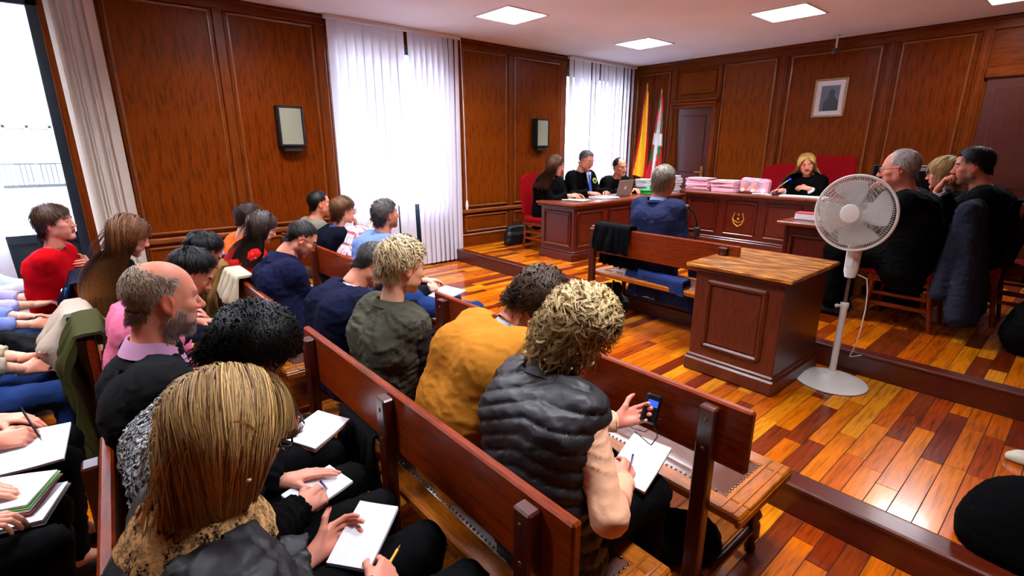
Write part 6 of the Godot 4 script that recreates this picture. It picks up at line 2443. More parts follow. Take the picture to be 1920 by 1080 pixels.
	person({
		"label": "woman with curly fair hair in a black quilted vest holding a recorder", "near": true, "kind": "f",
		"hip": Vector3(0.99, 0.56, -0.96), "head": Vector3(1.20, 1.165, -1.045), "hyaw": 83.0, "hpitch": 36.0, "yaw": 88.0, "bulge": 0.06, "w": 1.0,
		"skin": ruddy, "hand_skin": Color(0.84, 0.53, 0.44), "hroll": 6.0,
		"hair": {"col": Color(0.48, 0.35, 0.19), "col2": Color(0.97, 0.86, 0.62), "n": 5400, "lock": 5, "len": 0.125, "w": 0.0032, "steps": 19, "lift": 0.6, "grav": 0.03, "vol": 0.42, "loose": 0.1, "mess": 1.2, "curl": 0.017, "turns": 100.0, "scalp": Color(0.22, 0.15, 0.09)},
		"glasses": specs,
		"top": [{"mat": knit, "extra": 0.008, "name": "sweater", "neck": 0.03, "folds": 0.0035, "cell": 0.009}, {"mat": quilted, "extra": 0.028, "sleeves": false, "quilt": "bands", "name": "quilted_vest", "neck": 0.02, "cell": 0.008, "folds": 0.004, "hem": 0.06}],
		"collars": [{"mat": quilted, "rise": 0.045, "r": 0.075, "flare": 0.35, "dip": 0.05, "thick": 0.014, "name": "vest_collar"}, {"mat": cloth(Color(0.72, 0.64, 0.58), 0.9, 0.6), "rise": 0.062, "r": 0.058, "flare": 0.1, "dip": 0.02, "name": "sweater_collar"}],
		"hand_l": {"at": Vector3(1.505, 0.75, -1.01), "dir": Vector3(0.72, 0.28, 0.55), "palm": Vector3(-0.62, 0.45, 0.5), "pose": "hold"},
		"hand_r": {"at": Vector3(1.285, 0.69, -0.875), "dir": Vector3(0.72, 0.05, -0.30), "palm": Vector3(-0.1, -0.6, -0.7), "pose": "pen", "pole": Vector3(-0.5, -0.9, 0.8)},
		"knee_r": Vector3(1.42, 0.53, -0.86), "knee_l": Vector3(1.42, 0.53, -1.08),
		"legs": black_c})
	notebook("notebook", "white notebook on the knee of the woman in the quilted vest", Vector3(1.385, 0.655, -0.90), Vector3(0.72, 0.22, -0.12), Vector3(-0.30, 1, 0.10), Vector2(0.15, 0.22), 0.012)
	pen("blue pen in the writing hand of the vest-wearing woman", Vector3(1.262, 0.765, -0.845), Vector3(1.33, 0.672, -0.895), blue_pen)
	var rec := thing("voice_recorder", "black voice recorder with a lit blue display held up over the bench", "recorder", Vector3(1.54, 0.785, -0.965))
	var rx := Vector3(0.62, -0.45, -0.5).normalized()
	var ry := (Vector3.UP - rx * rx.y + Vector3(0.25, 0, 0.1)).normalized()
	ry = (ry - rx * ry.dot(rx)).normalized()
	var rb := Basis(rx, ry, rx.cross(ry))
	obj("case", boxy(Vector3.ZERO, Vector3(0.028, 0.115, 0.062), 0.008, rb), M.black_plastic, rec)
	var scr := plain(Color(0.08, 0.14, 0.4), 0.3)
	scr.emission_enabled = true
	scr.emission = Color(0.25, 0.45, 1.0)
	scr.emission_energy_multiplier = 0.8
	obj("display_screen", boxy(rb * Vector3(-0.015, 0.02, 0), Vector3(0.002, 0.025, 0.038), 0.0005, rb), scr, rec)
	obj("button", boxy(rb * Vector3(-0.015, -0.012, -0.004), Vector3(0.003, 0.010, 0.012), 0.001, rb), plain(Color(0.75, 0.05, 0.1), 0.4), rec)
	obj("wrist_cord", tubed(curve([rb * Vector3(0.0, -0.05, 0.02), rb * Vector3(0.0, -0.09, 0.05), rb * Vector3(-0.04, -0.13, 0.03), rb * Vector3(-0.05, -0.10, -0.04)], 14), 0.0022, 6), M.black, rec)

	var mustard := cloth(Color(0.66, 0.42, 0.125), 0.85, 0.7)
	person({
		"label": "brown curly-haired person in mustard jacket bent far forward beside the quilted vest", "near": true, "kind": "m",
		"hip": Vector3(1.02, 0.56, -1.50), "head": Vector3(1.37, 1.15, -1.42), "hyaw": 82.0, "hpitch": 52.0, "yaw": 86.0, "bulge": 0.085, "w": 1.08, "fat": 0.01,
		"skin": ruddy,
		"hair": {"col": Color(0.10, 0.065, 0.045), "col2": Color(0.34, 0.24, 0.17), "n": 3900, "lock": 3, "len": 0.085, "w": 0.0040, "steps": 13, "lift": 0.45, "grav": 0.06, "vol": 0.26, "mess": 0.9, "curl": 0.011, "turns": 150.0},
		"top": [{"mat": mustard, "extra": 0.030, "name": "jacket", "hem": 0.08, "folds": 0.004}],
		"collars": [{"mat": cloth(Color(0.62, 0.62, 0.64), 0.9), "rise": 0.035, "flare": 0.2, "name": "shirt_collar"}],
		"hand_l": {"at": Vector3(1.52, 0.66, -1.52), "dir": Vector3(0.9, -0.1, 0.3), "palm": Vector3(0, -1, 0)}, "hand_r": {"at": Vector3(1.50, 0.66, -1.36), "dir": Vector3(0.9, -0.1, -0.3), "palm": Vector3(0, -0.8, -0.5), "pose": "pen"},
		"legs": dark_jeans})
	notebook("notepad", "small white notepad on the front bench seat by the mustard jacket", Vector3(1.84, 0.485, -1.40), Vector3(0.9, 0, -0.3), Vector3.UP, Vector2(0.10, 0.15), 0.010)
	var cord := obj("cable", tubed(curve([Vector3(1.60, 0.72, -0.96), Vector3(1.72, 0.55, -1.10), Vector3(1.80, 0.482, -1.22), Vector3(1.84, 0.48, -1.36)], 18), 0.0025, 6), M.black)
	tag(cord, "thin black cable lying across the brown leather bench pad", "cable")

	person({
		"label": "woman with short platinum blonde hair in a grey-green jacket", "near": true, "kind": "f",
		"hip": Vector3(1.0, 0.56, -2.0), "head": Vector3(1.055, 1.245, -1.965), "hyaw": 86.0, "hpitch": 12.0, "yaw": 92.0, "w": 1.1, "bulge": 0.03,
		"skin": Color(0.84, 0.60, 0.48),
		"hair": {"col": Color(0.62, 0.46, 0.22), "col2": Color(1.0, 0.95, 0.78), "n": 7000, "lock": 5, "curl": 0.004, "turns": 90.0, "len": 0.046, "w": 0.0026, "steps": 7, "lift": 0.6, "grav": 0.05, "vol": 0.25, "loose": 0.2, "mess": 0.6, "low": -0.022},
		"top": [{"mat": cloth(Color(0.26, 0.255, 0.21), 0.85, 1.2), "extra": 0.024, "name": "jacket", "sleeves": false, "hem": 0.10, "folds": 0.009, "neck": 0.025}, {"mat": cloth(Color(0.16, 0.145, 0.15), 0.9, 1.2), "extra": 0.024, "torso": false, "name": "sleeves", "folds": 0.008, "note": "darker sleeves"}],
		"collars": [{"mat": cloth(Color(0.26, 0.255, 0.21), 0.85, 1.2), "rise": 0.03, "r": 0.068, "flare": 0.3, "name": "jacket_collar"}],
		"hand_r": {"at": Vector3(1.33, 0.68, -2.02), "dir": Vector3(0.95, 0.05, -0.1), "palm": Vector3(0, -0.7, -0.6), "pose": "pen"},
		"legs": black_c})
	person({
		"label": "dark grey-haired man with bowed head in a navy jumper beside the platinum blonde woman", "near": true,
		"hip": Vector3(1.0, 0.56, -2.56), "head": Vector3(1.205, 1.13, -2.585), "hyaw": 84.0, "hpitch": 40.0, "yaw": 90.0, "w": 1.1, "bulge": 0.085, "fat": 0.01,
		"skin": ruddy, "hair": cropped(Color(0.09, 0.085, 0.085), Color(0.34, 0.32, 0.31), 2400, 0.030, 0.0034),
		"top": [{"mat": cloth(Color(0.05, 0.062, 0.14), 0.9), "extra": 0.020, "name": "jumper", "hem": 0.06}],
		"collars": [{"mat": white_shirt, "rise": 0.028, "name": "shirt_collar"}], "legs": dark_jeans})
	# --- left block, same row
	person({
		"label": "man with glasses in a navy hooded sweatshirt writing in his lap", "near": true,
		"hip": Vector3(1.0, 0.56, -3.40), "head": Vector3(1.12, 1.165, -3.47), "hyaw": 78.0, "hpitch": 38.0, "yaw": 84.0, "bulge": 0.075,
		"skin": ruddy, "hair": cropped(Color(0.06, 0.055, 0.05), Color(0.22, 0.20, 0.18), 2200, 0.022, 0.0034), "glasses": specs, "beard": Color(0.35, 0.25, 0.2), "stubble": 0.3,
		"top": [{"mat": cloth(Color(0.06, 0.068, 0.165), 0.9), "extra": 0.026, "hood": true, "name": "hooded_sweatshirt", "hem": 0.04}],
		"collars": [{"mat": cloth(Color(0.075, 0.085, 0.19), 0.9), "rise": 0.075, "r": 0.095, "flare": 0.45, "dip": 0.08, "thick": 0.026, "name": "hood", "at": -0.02, "soft": true}, {"mat": cloth(Color(0.45, 0.55, 0.72), 0.9), "rise": 0.025, "name": "shirt_collar"}],
		"hand_r": {"at": Vector3(1.34, 0.70, -3.60), "dir": Vector3(0.75, -0.05, -0.55), "palm": Vector3(-0.1, -0.7, -0.5), "pose": "pen"}, "hand_l": {"at": Vector3(1.36, 0.68, -3.78), "dir": Vector3(0.8, 0, 0.2), "palm": Vector3(0, 1, 0.3), "pose": "hold"},
		"legs": jeans})
	notebook("paper_sheet", "white paper sheets on the lap of the man in the hooded sweatshirt", Vector3(1.46, 0.66, -3.74), Vector3(0.75, 0.14, 0.35), Vector3(-0.25, 1, 0.15), Vector2(0.21, 0.297), 0.006)
	person({
		"label": "woman with long dark hair in a red and pink top", "kind": "f",
		"hip": Vector3(0.98, 0.56, -4.17), "head": Vector3(1.06, 1.17, -4.17), "hyaw": 80.0, "hpitch": 24.0, "yaw": 88.0, "bulge": 0.06,
		"skin": pale,
		"hair": {"col": Color(0.07, 0.05, 0.045), "col2": Color(0.27, 0.20, 0.17), "n": 2600, "len": 0.36, "w": 0.0045, "drape": true, "loose": 0.6, "steps": 12, "lift": 0.1, "grav": 0.32, "vol": 0.20, "mess": 0.09, "part": 0.0, "cut": -0.24},
		"top": [{"mat": cloth(Color(0.60, 0.06, 0.05), 0.85, 1.0), "extra": 0.02, "name": "red_top"}, {"mat": cloth(Color(0.78, 0.32, 0.42), 0.85), "extra": 0.030, "torso": false, "cuff": 0.5, "name": "pink_sleeves"}],
		"legs": black_c})
	person({
		"label": "person with brown hair in an orange shirt half hidden by the long dark hair",
		"hip": Vector3(0.98, 0.56, -4.72), "head": Vector3(1.07, 1.20, -4.55), "hyaw": 90.0, "hpitch": 10.0,
		"skin": pale, "hair": cropped(Color(0.10, 0.06, 0.04), Color(0.24, 0.15, 0.10), 1000, 0.06, 0.006, {"vol": 0.15}),
		"top": [{"mat": cloth(Color(0.86, 0.34, 0.13), 0.85), "extra": 0.022, "name": "orange_shirt"}], "legs": dark_jeans})
	# --- left block, front row
	person({
		"label": "grey curly-haired man in a pale blue shirt before the tall blind",
		"hip": Vector3(1.88, 0.56, -4.10), "head": Vector3(2.06, 1.19, -4.09), "hyaw": 88.0, "hpitch": -4.0, "yaw": 88.0, "w": 1.08, "bulge": 0.06,
		"skin": ruddy, "hs": 1.08, "hair": {"col": Color(0.16, 0.15, 0.14), "col2": Color(0.47, 0.45, 0.43), "n": 1900, "len": 0.045, "w": 0.005, "steps": 6, "lift": 0.4, "grav": 0.08, "vol": 0.16, "mess": 0.6, "curl": 0.006, "turns": 170.0}, "beard": Color(0.42, 0.34, 0.30), "stubble": 0.45,
		"top": [{"mat": cloth(Color(0.38, 0.47, 0.68), 0.85, 0.9), "extra": 0.02, "name": "shirt"}], "collars": [{"mat": cloth(Color(0.30, 0.38, 0.58), 0.85), "rise": 0.035, "flare": 0.3, "name": "shirt_collar"}], "legs": dark_jeans})
	person({
		"label": "person leaning forward in a red and white checked shirt",
		"hip": Vector3(1.90, 0.56, -4.52), "head": Vector3(2.28, 1.09, -4.62), "hyaw": 90.0, "hpitch": 30.0, "bulge": 0.09,
		"skin": pale, "hair": cropped(Color(0.10, 0.07, 0.05), Color(0.2, 0.14, 0.1)),
		"top": [{"mat": cloth(Color(1, 1, 1), 0.85, 0.6, T.tartan, 5.0), "extra": 0.02, "name": "checked_shirt"}], "legs": dark_jeans})
	person({
		"label": "young man with light brown hair and navy jacket, hand at his chin", "kind": "f",
		"hip": Vector3(1.85, 0.56, -4.90), "head": Vector3(1.97, 1.175, -4.80), "hyaw": 80.0, "hpitch": 6.0, "yaw": 84.0, "bulge": 0.05, "w": 1.05,
		"skin": Color(0.86, 0.60, 0.49), "hs": 1.08, "hair": cropped(Color(0.22, 0.125, 0.06), Color(0.42, 0.27, 0.14), 1500, 0.075, 0.0055, {"fringe": true, "taper": 1.0, "vol": 0.16, "grav": 0.22, "lift": 0.3, "steps": 6}), "glasses": specs,
		"top": [{"mat": cloth(Color(0.024, 0.032, 0.075), 0.9), "extra": 0.022, "name": "jacket"}], "collars": [{"mat": cloth(Color(0.20, 0.30, 0.55), 0.85), "rise": 0.035, "flare": 0.3, "name": "shirt_collar"}],
		"hand_r": {"at": Vector3(2.10, 1.05, -4.84), "dir": Vector3(-0.1, 0.9, -0.2), "palm": Vector3(-0.9, 0, -0.2), "pose": "chin"}, "legs": dark_jeans})
	person({
		"label": "dark-haired man in a grey-beige shirt nearest the panelled wall",
		"hip": Vector3(1.78, 0.57, -5.36), "head": Vector3(1.92, 1.20, -5.28), "hyaw": 84.0, "hpitch": 2.0, "w": 1.1, "bulge": 0.05,
		"skin": ruddy, "hs": 1.08, "hair": cropped(Color(0.04, 0.032, 0.03), Color(0.13, 0.11, 0.10), 1300, 0.035, 0.005),
		"top": [{"mat": cloth(Color(0.42, 0.39, 0.34), 0.9), "extra": 0.022, "name": "shirt"}], "collars": [{"mat": cloth(Color(0.42, 0.39, 0.34), 0.9), "rise": 0.03, "name": "shirt_collar"}], "legs": dark_jeans})
	person({
		"label": "person in jeans with papers on the lap, head hidden behind the platinum blonde hair",
		"hip": Vector3(1.84, 0.56, -3.42), "head": Vector3(2.06, 0.94, -3.77), "hyaw": 90.0, "hpitch": 30.0, "bulge": 0.05, "scale": 0.95,
		"skin": pale, "hair": cropped(Color(0.12, 0.09, 0.07), Color(0.25, 0.2, 0.16)),
		"hand_r": {"at": Vector3(2.08, 0.68, -3.36), "dir": Vector3(0.8, -0.1, -0.4), "palm": Vector3(0, -0.7, -0.5), "pose": "pen"},
		"knee_r": Vector3(2.26, 0.52, -3.05), "knee_l": Vector3(2.26, 0.52, -3.36),
		"top": [{"mat": cloth(Color(0.06, 0.065, 0.09), 0.9), "extra": 0.02, "name": "jacket"}], "legs": jeans})
	notebook("notepad", "open white notepad on jeans before the left post of the front bench", Vector3(2.12, 0.635, -3.28), Vector3(0.85, 0.05, -0.2), Vector3(-0.05, 1, 0.05), Vector2(0.22, 0.26), 0.010)
	# --- left block, third row
	person({
		"label": "dark-haired person bowed forward in a pink shirt behind the balding man's head",
		"hip": Vector3(0.10, 0.56, -2.98), "head": Vector3(0.375, 1.165, -2.84), "hyaw": 84.0, "hpitch": 42.0, "bulge": 0.06,
		"skin": ruddy, "hair": cropped(Color(0.025, 0.022, 0.022), Color(0.10, 0.085, 0.08), 2000, 0.05, 0.004, {"vol": 0.14, "lift": 0.55}),
		"top": [{"mat": cloth(Color(0.80, 0.40, 0.52), 0.85), "extra": 0.02, "name": "pink_shirt"}], "legs": black_c})
	person({
		"label": "black-haired person bowed forward in dark blue, behind the pink shirt",
		"hip": Vector3(0.20, 0.56, -3.46), "head": Vector3(0.52, 1.165, -3.36), "hyaw": 86.0, "hpitch": 44.0, "bulge": 0.08,
		"skin": ruddy, "hair": cropped(Color(0.015, 0.014, 0.014), Color(0.055, 0.05, 0.05), 1700, 0.05, 0.004, {"vol": 0.14, "lift": 0.5}),
		"top": [{"mat": cloth(Color(0.03, 0.04, 0.10), 0.9), "extra": 0.022, "name": "jacket"}], "legs": black_c})
	person({
		"label": "woman with very long brown hair with golden ends in a black top", "kind": "f",
		"hip": Vector3(0.16, 0.56, -3.86), "head": Vector3(0.22, 1.235, -3.84), "hyaw": 84.0, "hpitch": 24.0, "bulge": 0.04,
		"skin": Color(0.86, 0.56, 0.50),
		"hair": {"tip": Color(0.74, 0.50, 0.20), "col": Color(0.16, 0.08, 0.04), "col2": Color(0.50, 0.30, 0.13), "n": 4200, "len": 0.60, "w": 0.0045, "drape": true, "loose": 0.6, "steps": 17, "lift": 0.1, "grav": 0.32, "vol": 0.26, "mess": 0.12, "part": 0.0, "cut": -0.40},
		"top": [{"mat": black_c, "extra": 0.02, "name": "black_top"}], "legs": black_c})
	# --- by the window
	person({
		"label": "short-haired woman in a red jumper with folded arms before the bright window", "kind": "f",
		"hip": Vector3(-0.24, 0.56, -5.02), "head": Vector3(-0.13, 1.235, -4.88), "hyaw": 66.0, "hpitch": -4.0, "yaw": 74.0, "bulge": 0.02, "w": 1.12,
		"skin": Color(0.86, 0.58, 0.49), "hs": 1.1,
		"hair": cropped(Color(0.13, 0.07, 0.045), Color(0.30, 0.18, 0.12), 2200, 0.065, 0.0045, {"fringe": true, "taper": 1.0, "vol": 0.20, "lift": 0.45, "grav": 0.2, "steps": 6}),
		"top": [{"mat": cloth(Color(0.64, 0.006, 0.045), 0.85), "extra": 0.02, "name": "red_jumper"}],
		"hand_l": {"at": Vector3(-0.02, 0.90, -4.98), "dir": Vector3(-0.1, 0.1, 0.9), "palm": Vector3(-0.9, 0, 0)}, "hand_r": {"at": Vector3(0.01, 0.88, -5.02), "dir": Vector3(-0.1, 0.15, -0.9), "palm": Vector3(-0.9, 0, 0)},
		"legs": dark_jeans})
	# --- rearmost row: laps and hands at the left edge
	person({
		"label": "sitter in a cream jumper and blue jeans, hands clasped, at the left edge",
		"hip": Vector3(-0.66, 0.56, -3.40), "head": Vector3(-0.70, 1.22, -3.46), "hyaw": 90.0, "skin": pale, "hand_skin": Color(0.88, 0.58, 0.48),
		"hair": cropped(Color(0.2, 0.15, 0.1), Color(0.4, 0.3, 0.2), 500),
		"hand_r": {"at": Vector3(-0.27, 0.645, -3.46), "dir": Vector3(0.95, -0.1, -0.25), "palm": Vector3(0, -0.5, -0.9)}, "hand_l": {"at": Vector3(-0.26, 0.675, -3.52), "dir": Vector3(0.95, -0.1, 0.25), "palm": Vector3(0, -0.6, 0.8)},
		"knee_r": Vector3(-0.20, 0.53, -3.30), "knee_l": Vector3(-0.20, 0.53, -3.62),
		"top": [{"mat": cloth(Color(0.62, 0.58, 0.50), 0.95), "extra": 0.024, "cuff": 0.72, "name": "cream_jumper"}], "legs": jeans, "seen": true})
	person({
		"label": "sitter in a pale blue shirt with black bag on the lap at the left edge",
		"hip": Vector3(-0.66, 0.56, -4.35), "head": Vector3(-0.68, 1.22, -4.40), "hyaw": 90.0, "skin": pale, "hand_skin": Color(0.84, 0.56, 0.44),
		"hair": cropped(Color(0.2, 0.15, 0.1), Color(0.4, 0.3, 0.2), 500),
		"hand_r": {"at": Vector3(-0.27, 0.66, -4.28), "dir": Vector3(0.9, -0.2, -0.25), "palm": Vector3(0, -0.7, -0.7), "pose": "fist"}, "hand_l": {"at": Vector3(-0.30, 0.68, -4.42), "dir": Vector3(0.9, -0.1, 0.3), "palm": Vector3(0, -0.8, 0.5)},
		"top": [{"mat": cloth(Color(0.42, 0.48, 0.72), 0.85), "extra": 0.02, "cuff": 0.75, "name": "blue_shirt"}], "legs": jeans})
	lump("bag", "black soft bag lying on the lap of the sitter in the pale blue shirt", "bag", cloth(Color(0.02, 0.02, 0.024), 0.7), Vector3(-0.40, 0.60, -4.12), [[Vector3(-0.12, 0.03, -0.05), Vector3(0.12, 0.02, 0.16), 0.07, 0.06, 0.04], [Vector3(0.02, 0.0, 0.12), Vector3(0.10, 0.0, 0.30), 0.06, 0.05, 0.04]], 0.012, 0.006)
	person({
		"label": "sitter in a lavender shirt with folded hands, second from the window at the left edge", "kind": "f",
		"hip": Vector3(-0.66, 0.56, -4.86), "head": Vector3(-0.68, 1.2, -4.9), "hyaw": 90.0, "skin": pale,
		"hair": cropped(Color(0.2, 0.15, 0.1), Color(0.4, 0.3, 0.2), 500),
		"hand_r": {"at": Vector3(-0.26, 0.69, -4.78), "dir": Vector3(0.95, 0, -0.2), "palm": Vector3(0, -1, 0)}, "hand_l": {"at": Vector3(-0.26, 0.70, -4.90), "dir": Vector3(0.95, 0, 0.2), "palm": Vector3(0, -1, 0)},
		"top": [{"mat": cloth(Color(0.66, 0.64, 0.84), 0.85), "extra": 0.022, "cuff": 0.7, "name": "lavender_shirt"}], "legs": cloth(Color(0.66, 0.60, 0.54))})
	person({
		"label": "sitter in a pale grey top nearest the bright window at the left edge", "kind": "f",
		"hip": Vector3(-0.66, 0.56, -5.32), "head": Vector3(-0.68, 1.2, -5.35), "hyaw": 90.0, "skin": pale,
		"hair": cropped(Color(0.2, 0.15, 0.1), Color(0.4, 0.3, 0.2), 500),
		"hand_r": {"at": Vector3(-0.27, 0.72, -5.16), "dir": Vector3(0.9, -0.1, 0.1), "palm": Vector3(0, -1, 0)}, "hand_l": {"at": Vector3(-0.27, 0.70, -5.26), "dir": Vector3(0.95, 0, 0.2), "palm": Vector3(0, -1, 0)},
		"top": [{"mat": cloth(Color(0.66, 0.70, 0.74), 0.85), "extra": 0.026, "name": "grey_top"}], "legs": cloth(Color(0.60, 0.62, 0.60))})
	person({
		"label": "sitter in black writing on a white pad at the left edge",
		"hip": Vector3(-0.66, 0.56, -2.62), "head": Vector3(-0.62, 1.2, -2.64), "hyaw": 90.0, "skin": pale, "hand_skin": Color(0.85, 0.55, 0.45),
		"hair": cropped(Color(0.2, 0.15, 0.1), Color(0.4, 0.3, 0.2), 500),
		"hand_r": {"at": Vector3(-0.32, 0.675, -2.54), "dir": Vector3(0.9, -0.1, 0.05), "palm": Vector3(-0.1, -0.7, -0.6), "pose": "pen"},
		"top": [{"mat": black_c, "extra": 0.022, "name": "black_top"}], "legs": black_c})
	notebook("notepad", "white pad on the black-trousered lap at the left edge", Vector3(-0.29, 0.632, -2.50), Vector3(0.9, 0.0, 0.1), Vector3(0.0, 1, 0.12), Vector2(0.26, 0.21), 0.010)
	pen("black pen over the white pad at the left edge", Vector3(-0.30, 0.77, -2.60), Vector3(-0.26, 0.645, -2.52), M.black_plastic)
	person({
		"label": "sitter in black with green-edged notebooks on the lap at the left edge",
		"hip": Vector3(-0.70, 0.56, -2.06), "head": Vector3(-0.72, 1.2, -2.06), "hyaw": 90.0, "skin": pale,
		"hair": cropped(Color(0.2, 0.15, 0.1), Color(0.4, 0.3, 0.2), 500),
		"top": [{"mat": black_c, "extra": 0.022, "name": "black_top"}], "legs": black_c})
	notebook("notebook", "white-paged notebook with green edge, on top of the pile at the left edge", Vector3(-0.345, 0.652, -2.17), Vector3(0.9, 0.03, 0.45), Vector3(0.0, 1, 0.10), Vector2(0.17, 0.22), 0.008, plain(Color(0.30, 0.62, 0.16), 0.6))
	notebook("notebook", "red-covered notebook under the green-edged one at the left edge", Vector3(-0.345, 0.636, -2.165), Vector3(0.9, 0.03, 0.42), Vector3(0.0, 1, 0.10), Vector2(0.18, 0.225), 0.006, plain(Color(0.45, 0.10, 0.12), 0.6))
	notebook("notebook", "grey notebook lowest of the pile at the left edge", Vector3(-0.335, 0.612, -2.12), Vector3(0.9, 0.0, 0.30), Vector3(0.0, 1, 0.04), Vector2(0.20, 0.24), 0.010, plain(Color(0.25, 0.27, 0.28), 0.6))

	# --- the court
	var bands := cloth(Color(0.85, 0.85, 0.87), 0.85, 0.3)
	person({
		"label": "robed woman with long brown hair at the near end of the left desk", "kind": "f", "floor": F2,
		"hip": Vector3(5.05, F2 + 0.58, -5.08), "head": Vector3(5.04, 1.53, -4.93), "yaw": 8.0, "hyaw": 34.0, "hpitch": 14.0, "hs": 1.12, "w": 1.15,
		"skin": Color(0.82, 0.55, 0.44),
		"hair": {"col": Color(0.13, 0.07, 0.045), "col2": Color(0.36, 0.22, 0.14), "n": 1800, "len": 0.34, "w": 0.007, "steps": 9, "drape": true, "loose": 0.6, "lift": 0.1, "grav": 0.32, "vol": 0.18, "mess": 0.1, "part": 0.0, "cut": -0.25},
		"hand_l": {"at": Vector3(5.22, 1.14, -4.64), "dir": Vector3(0.3, 0, 0.8), "palm": Vector3(-0.3, -1, 0)}, "hand_r": {"at": Vector3(5.08, 1.14, -4.60), "dir": Vector3(0.5, 0, 0.8), "palm": Vector3(0.3, -1, 0)},
		"top": [{"mat": robe, "extra": 0.034, "robe": true, "flare": 1.0, "name": "robe", "cuff": 0.95}], "collars": [{"mat": bands, "rise": 0.03, "dip": 0.10, "name": "white_collar"}]})
	var rb2 := person({
		"label": "robed man with grey hair, glasses and a blue tie at the left desk", "floor": F2, "kind": "o",
		"hip": Vector3(5.74, F2 + 0.58, -5.12), "head": Vector3(5.70, 1.585, -4.96), "yaw": 2.0, "hyaw": 4.0, "hpitch": 20.0, "hs": 1.15, "w": 1.2,
		"skin": ruddy, "hair": cropped(Color(0.14, 0.13, 0.12), Color(0.40, 0.38, 0.36), 900, 0.03, 0.006), "glasses": specs,
		"hand_l": {"at": Vector3(5.84, 1.14, -4.66), "dir": Vector3(-0.5, 0.1, 0.6), "palm": Vector3(-0.3, -0.9, 0), "pose": "fist"}, "hand_r": {"at": Vector3(5.56, 1.14, -4.66), "dir": Vector3(0.2, 0, 0.8), "palm": Vector3(0.3, -1, 0)},
		"top": [{"mat": robe, "extra": 0.034, "robe": true, "flare": 1.1, "name": "robe", "cuff": 0.95, "drop": -0.5}], "collars": [{"mat": cloth(Color(0.70, 0.74, 0.86), 0.85, 0.3), "rise": 0.035, "dip": 0.06, "name": "shirt_collar"}]})
	var dc := Vector3(5.72, 1.30, -4.925)
	var sg := Geo.new()
	sg.prism(PackedVector2Array([Vector2(-0.05, 0.10), Vector2(0, -0.17), Vector2(0.05, 0.10)]), 0.012, Transform3D(Basis(Vector3.RIGHT, -0.15), dc + Vector3(0, 0.02, 0.006)))
	obj("shirt_front", sg, cloth(Color(0.70, 0.74, 0.86), 0.85, 0.3), rb2, -rb2.position)
	sg = Geo.new()
	sg.prism(PackedVector2Array([Vector2(-0.018, 0.08), Vector2(-0.012, 0.05), Vector2(-0.026, -0.14), Vector2(0, -0.17), Vector2(0.026, -0.14), Vector2(0.012, 0.05), Vector2(0.018, 0.08)]), 0.012, Transform3D(Basis(Vector3.RIGHT, -0.15), dc + Vector3(0, 0.0, 0.020)))
	obj("tie", sg, cloth(Color(0.16, 0.26, 0.62), 0.6, 0.2), rb2, -rb2.position)
	sg = Geo.new()
	sg.lathe([Vector2(0, 0), Vector2(0.042, 0.0), Vector2(0.042, 0.012), Vector2(0, 0.014)], 20, Transform3D(Basis(Vector3.RIGHT, PI / 2 - 0.2), dc + Vector3(0.13, -0.01, 0.0)))
	obj("badge", sg, plain(Color(0.62, 0.66, 0.22), 0.7), rb2, -rb2.position)
	sg = Geo.new()
	sg.lathe([Vector2(0, 0), Vector2(0.024, 0.0), Vector2(0.024, 0.004), Vector2(0, 0.005)], 16, Transform3D(Basis(Vector3.RIGHT, PI / 2 - 0.2), dc + Vector3(0.13, -0.008, 0.013)))
	obj("badge_centre", sg, plain(Color(0.12, 0.30, 0.16), 0.7), rb2, -rb2.position)
	person({
		"label": "robed man with receding dark hair behind the laptop", "floor": F2,
		"hip": Vector3(6.42, F2 + 0.56, -5.06), "head": Vector3(6.38, 1.48, -4.88), "yaw": -8.0, "hyaw": -6.0, "hpitch": 10.0, "hroll": 8.0, "hs": 1.12, "w": 1.1,
		"skin": ruddy, "hair": cropped(Color(0.05, 0.04, 0.035), Color(0.13, 0.10, 0.09), 700, 0.025, 0.006, {"bald": 0.3}),
		"hand_l": {"at": Vector3(6.52, 1.14, -4.64), "dir": Vector3(-0.4, 0, 0.7), "palm": Vector3(0, -1, 0)}, "hand_r": {"at": Vector3(6.26, 1.14, -4.66), "dir": Vector3(0.3, 0, 0.7), "palm": Vector3(0, -1, 0)},
		"top": [{"mat": robe, "extra": 0.034, "robe": true, "flare": 1.1, "name": "robe", "cuff": 0.95}], "collars": [{"mat": cloth(Color(0.82, 0.66, 0.68), 0.85, 0.3), "rise": 0.035, "dip": 0.11, "flare": 0.3, "name": "shirt_collar"}]})
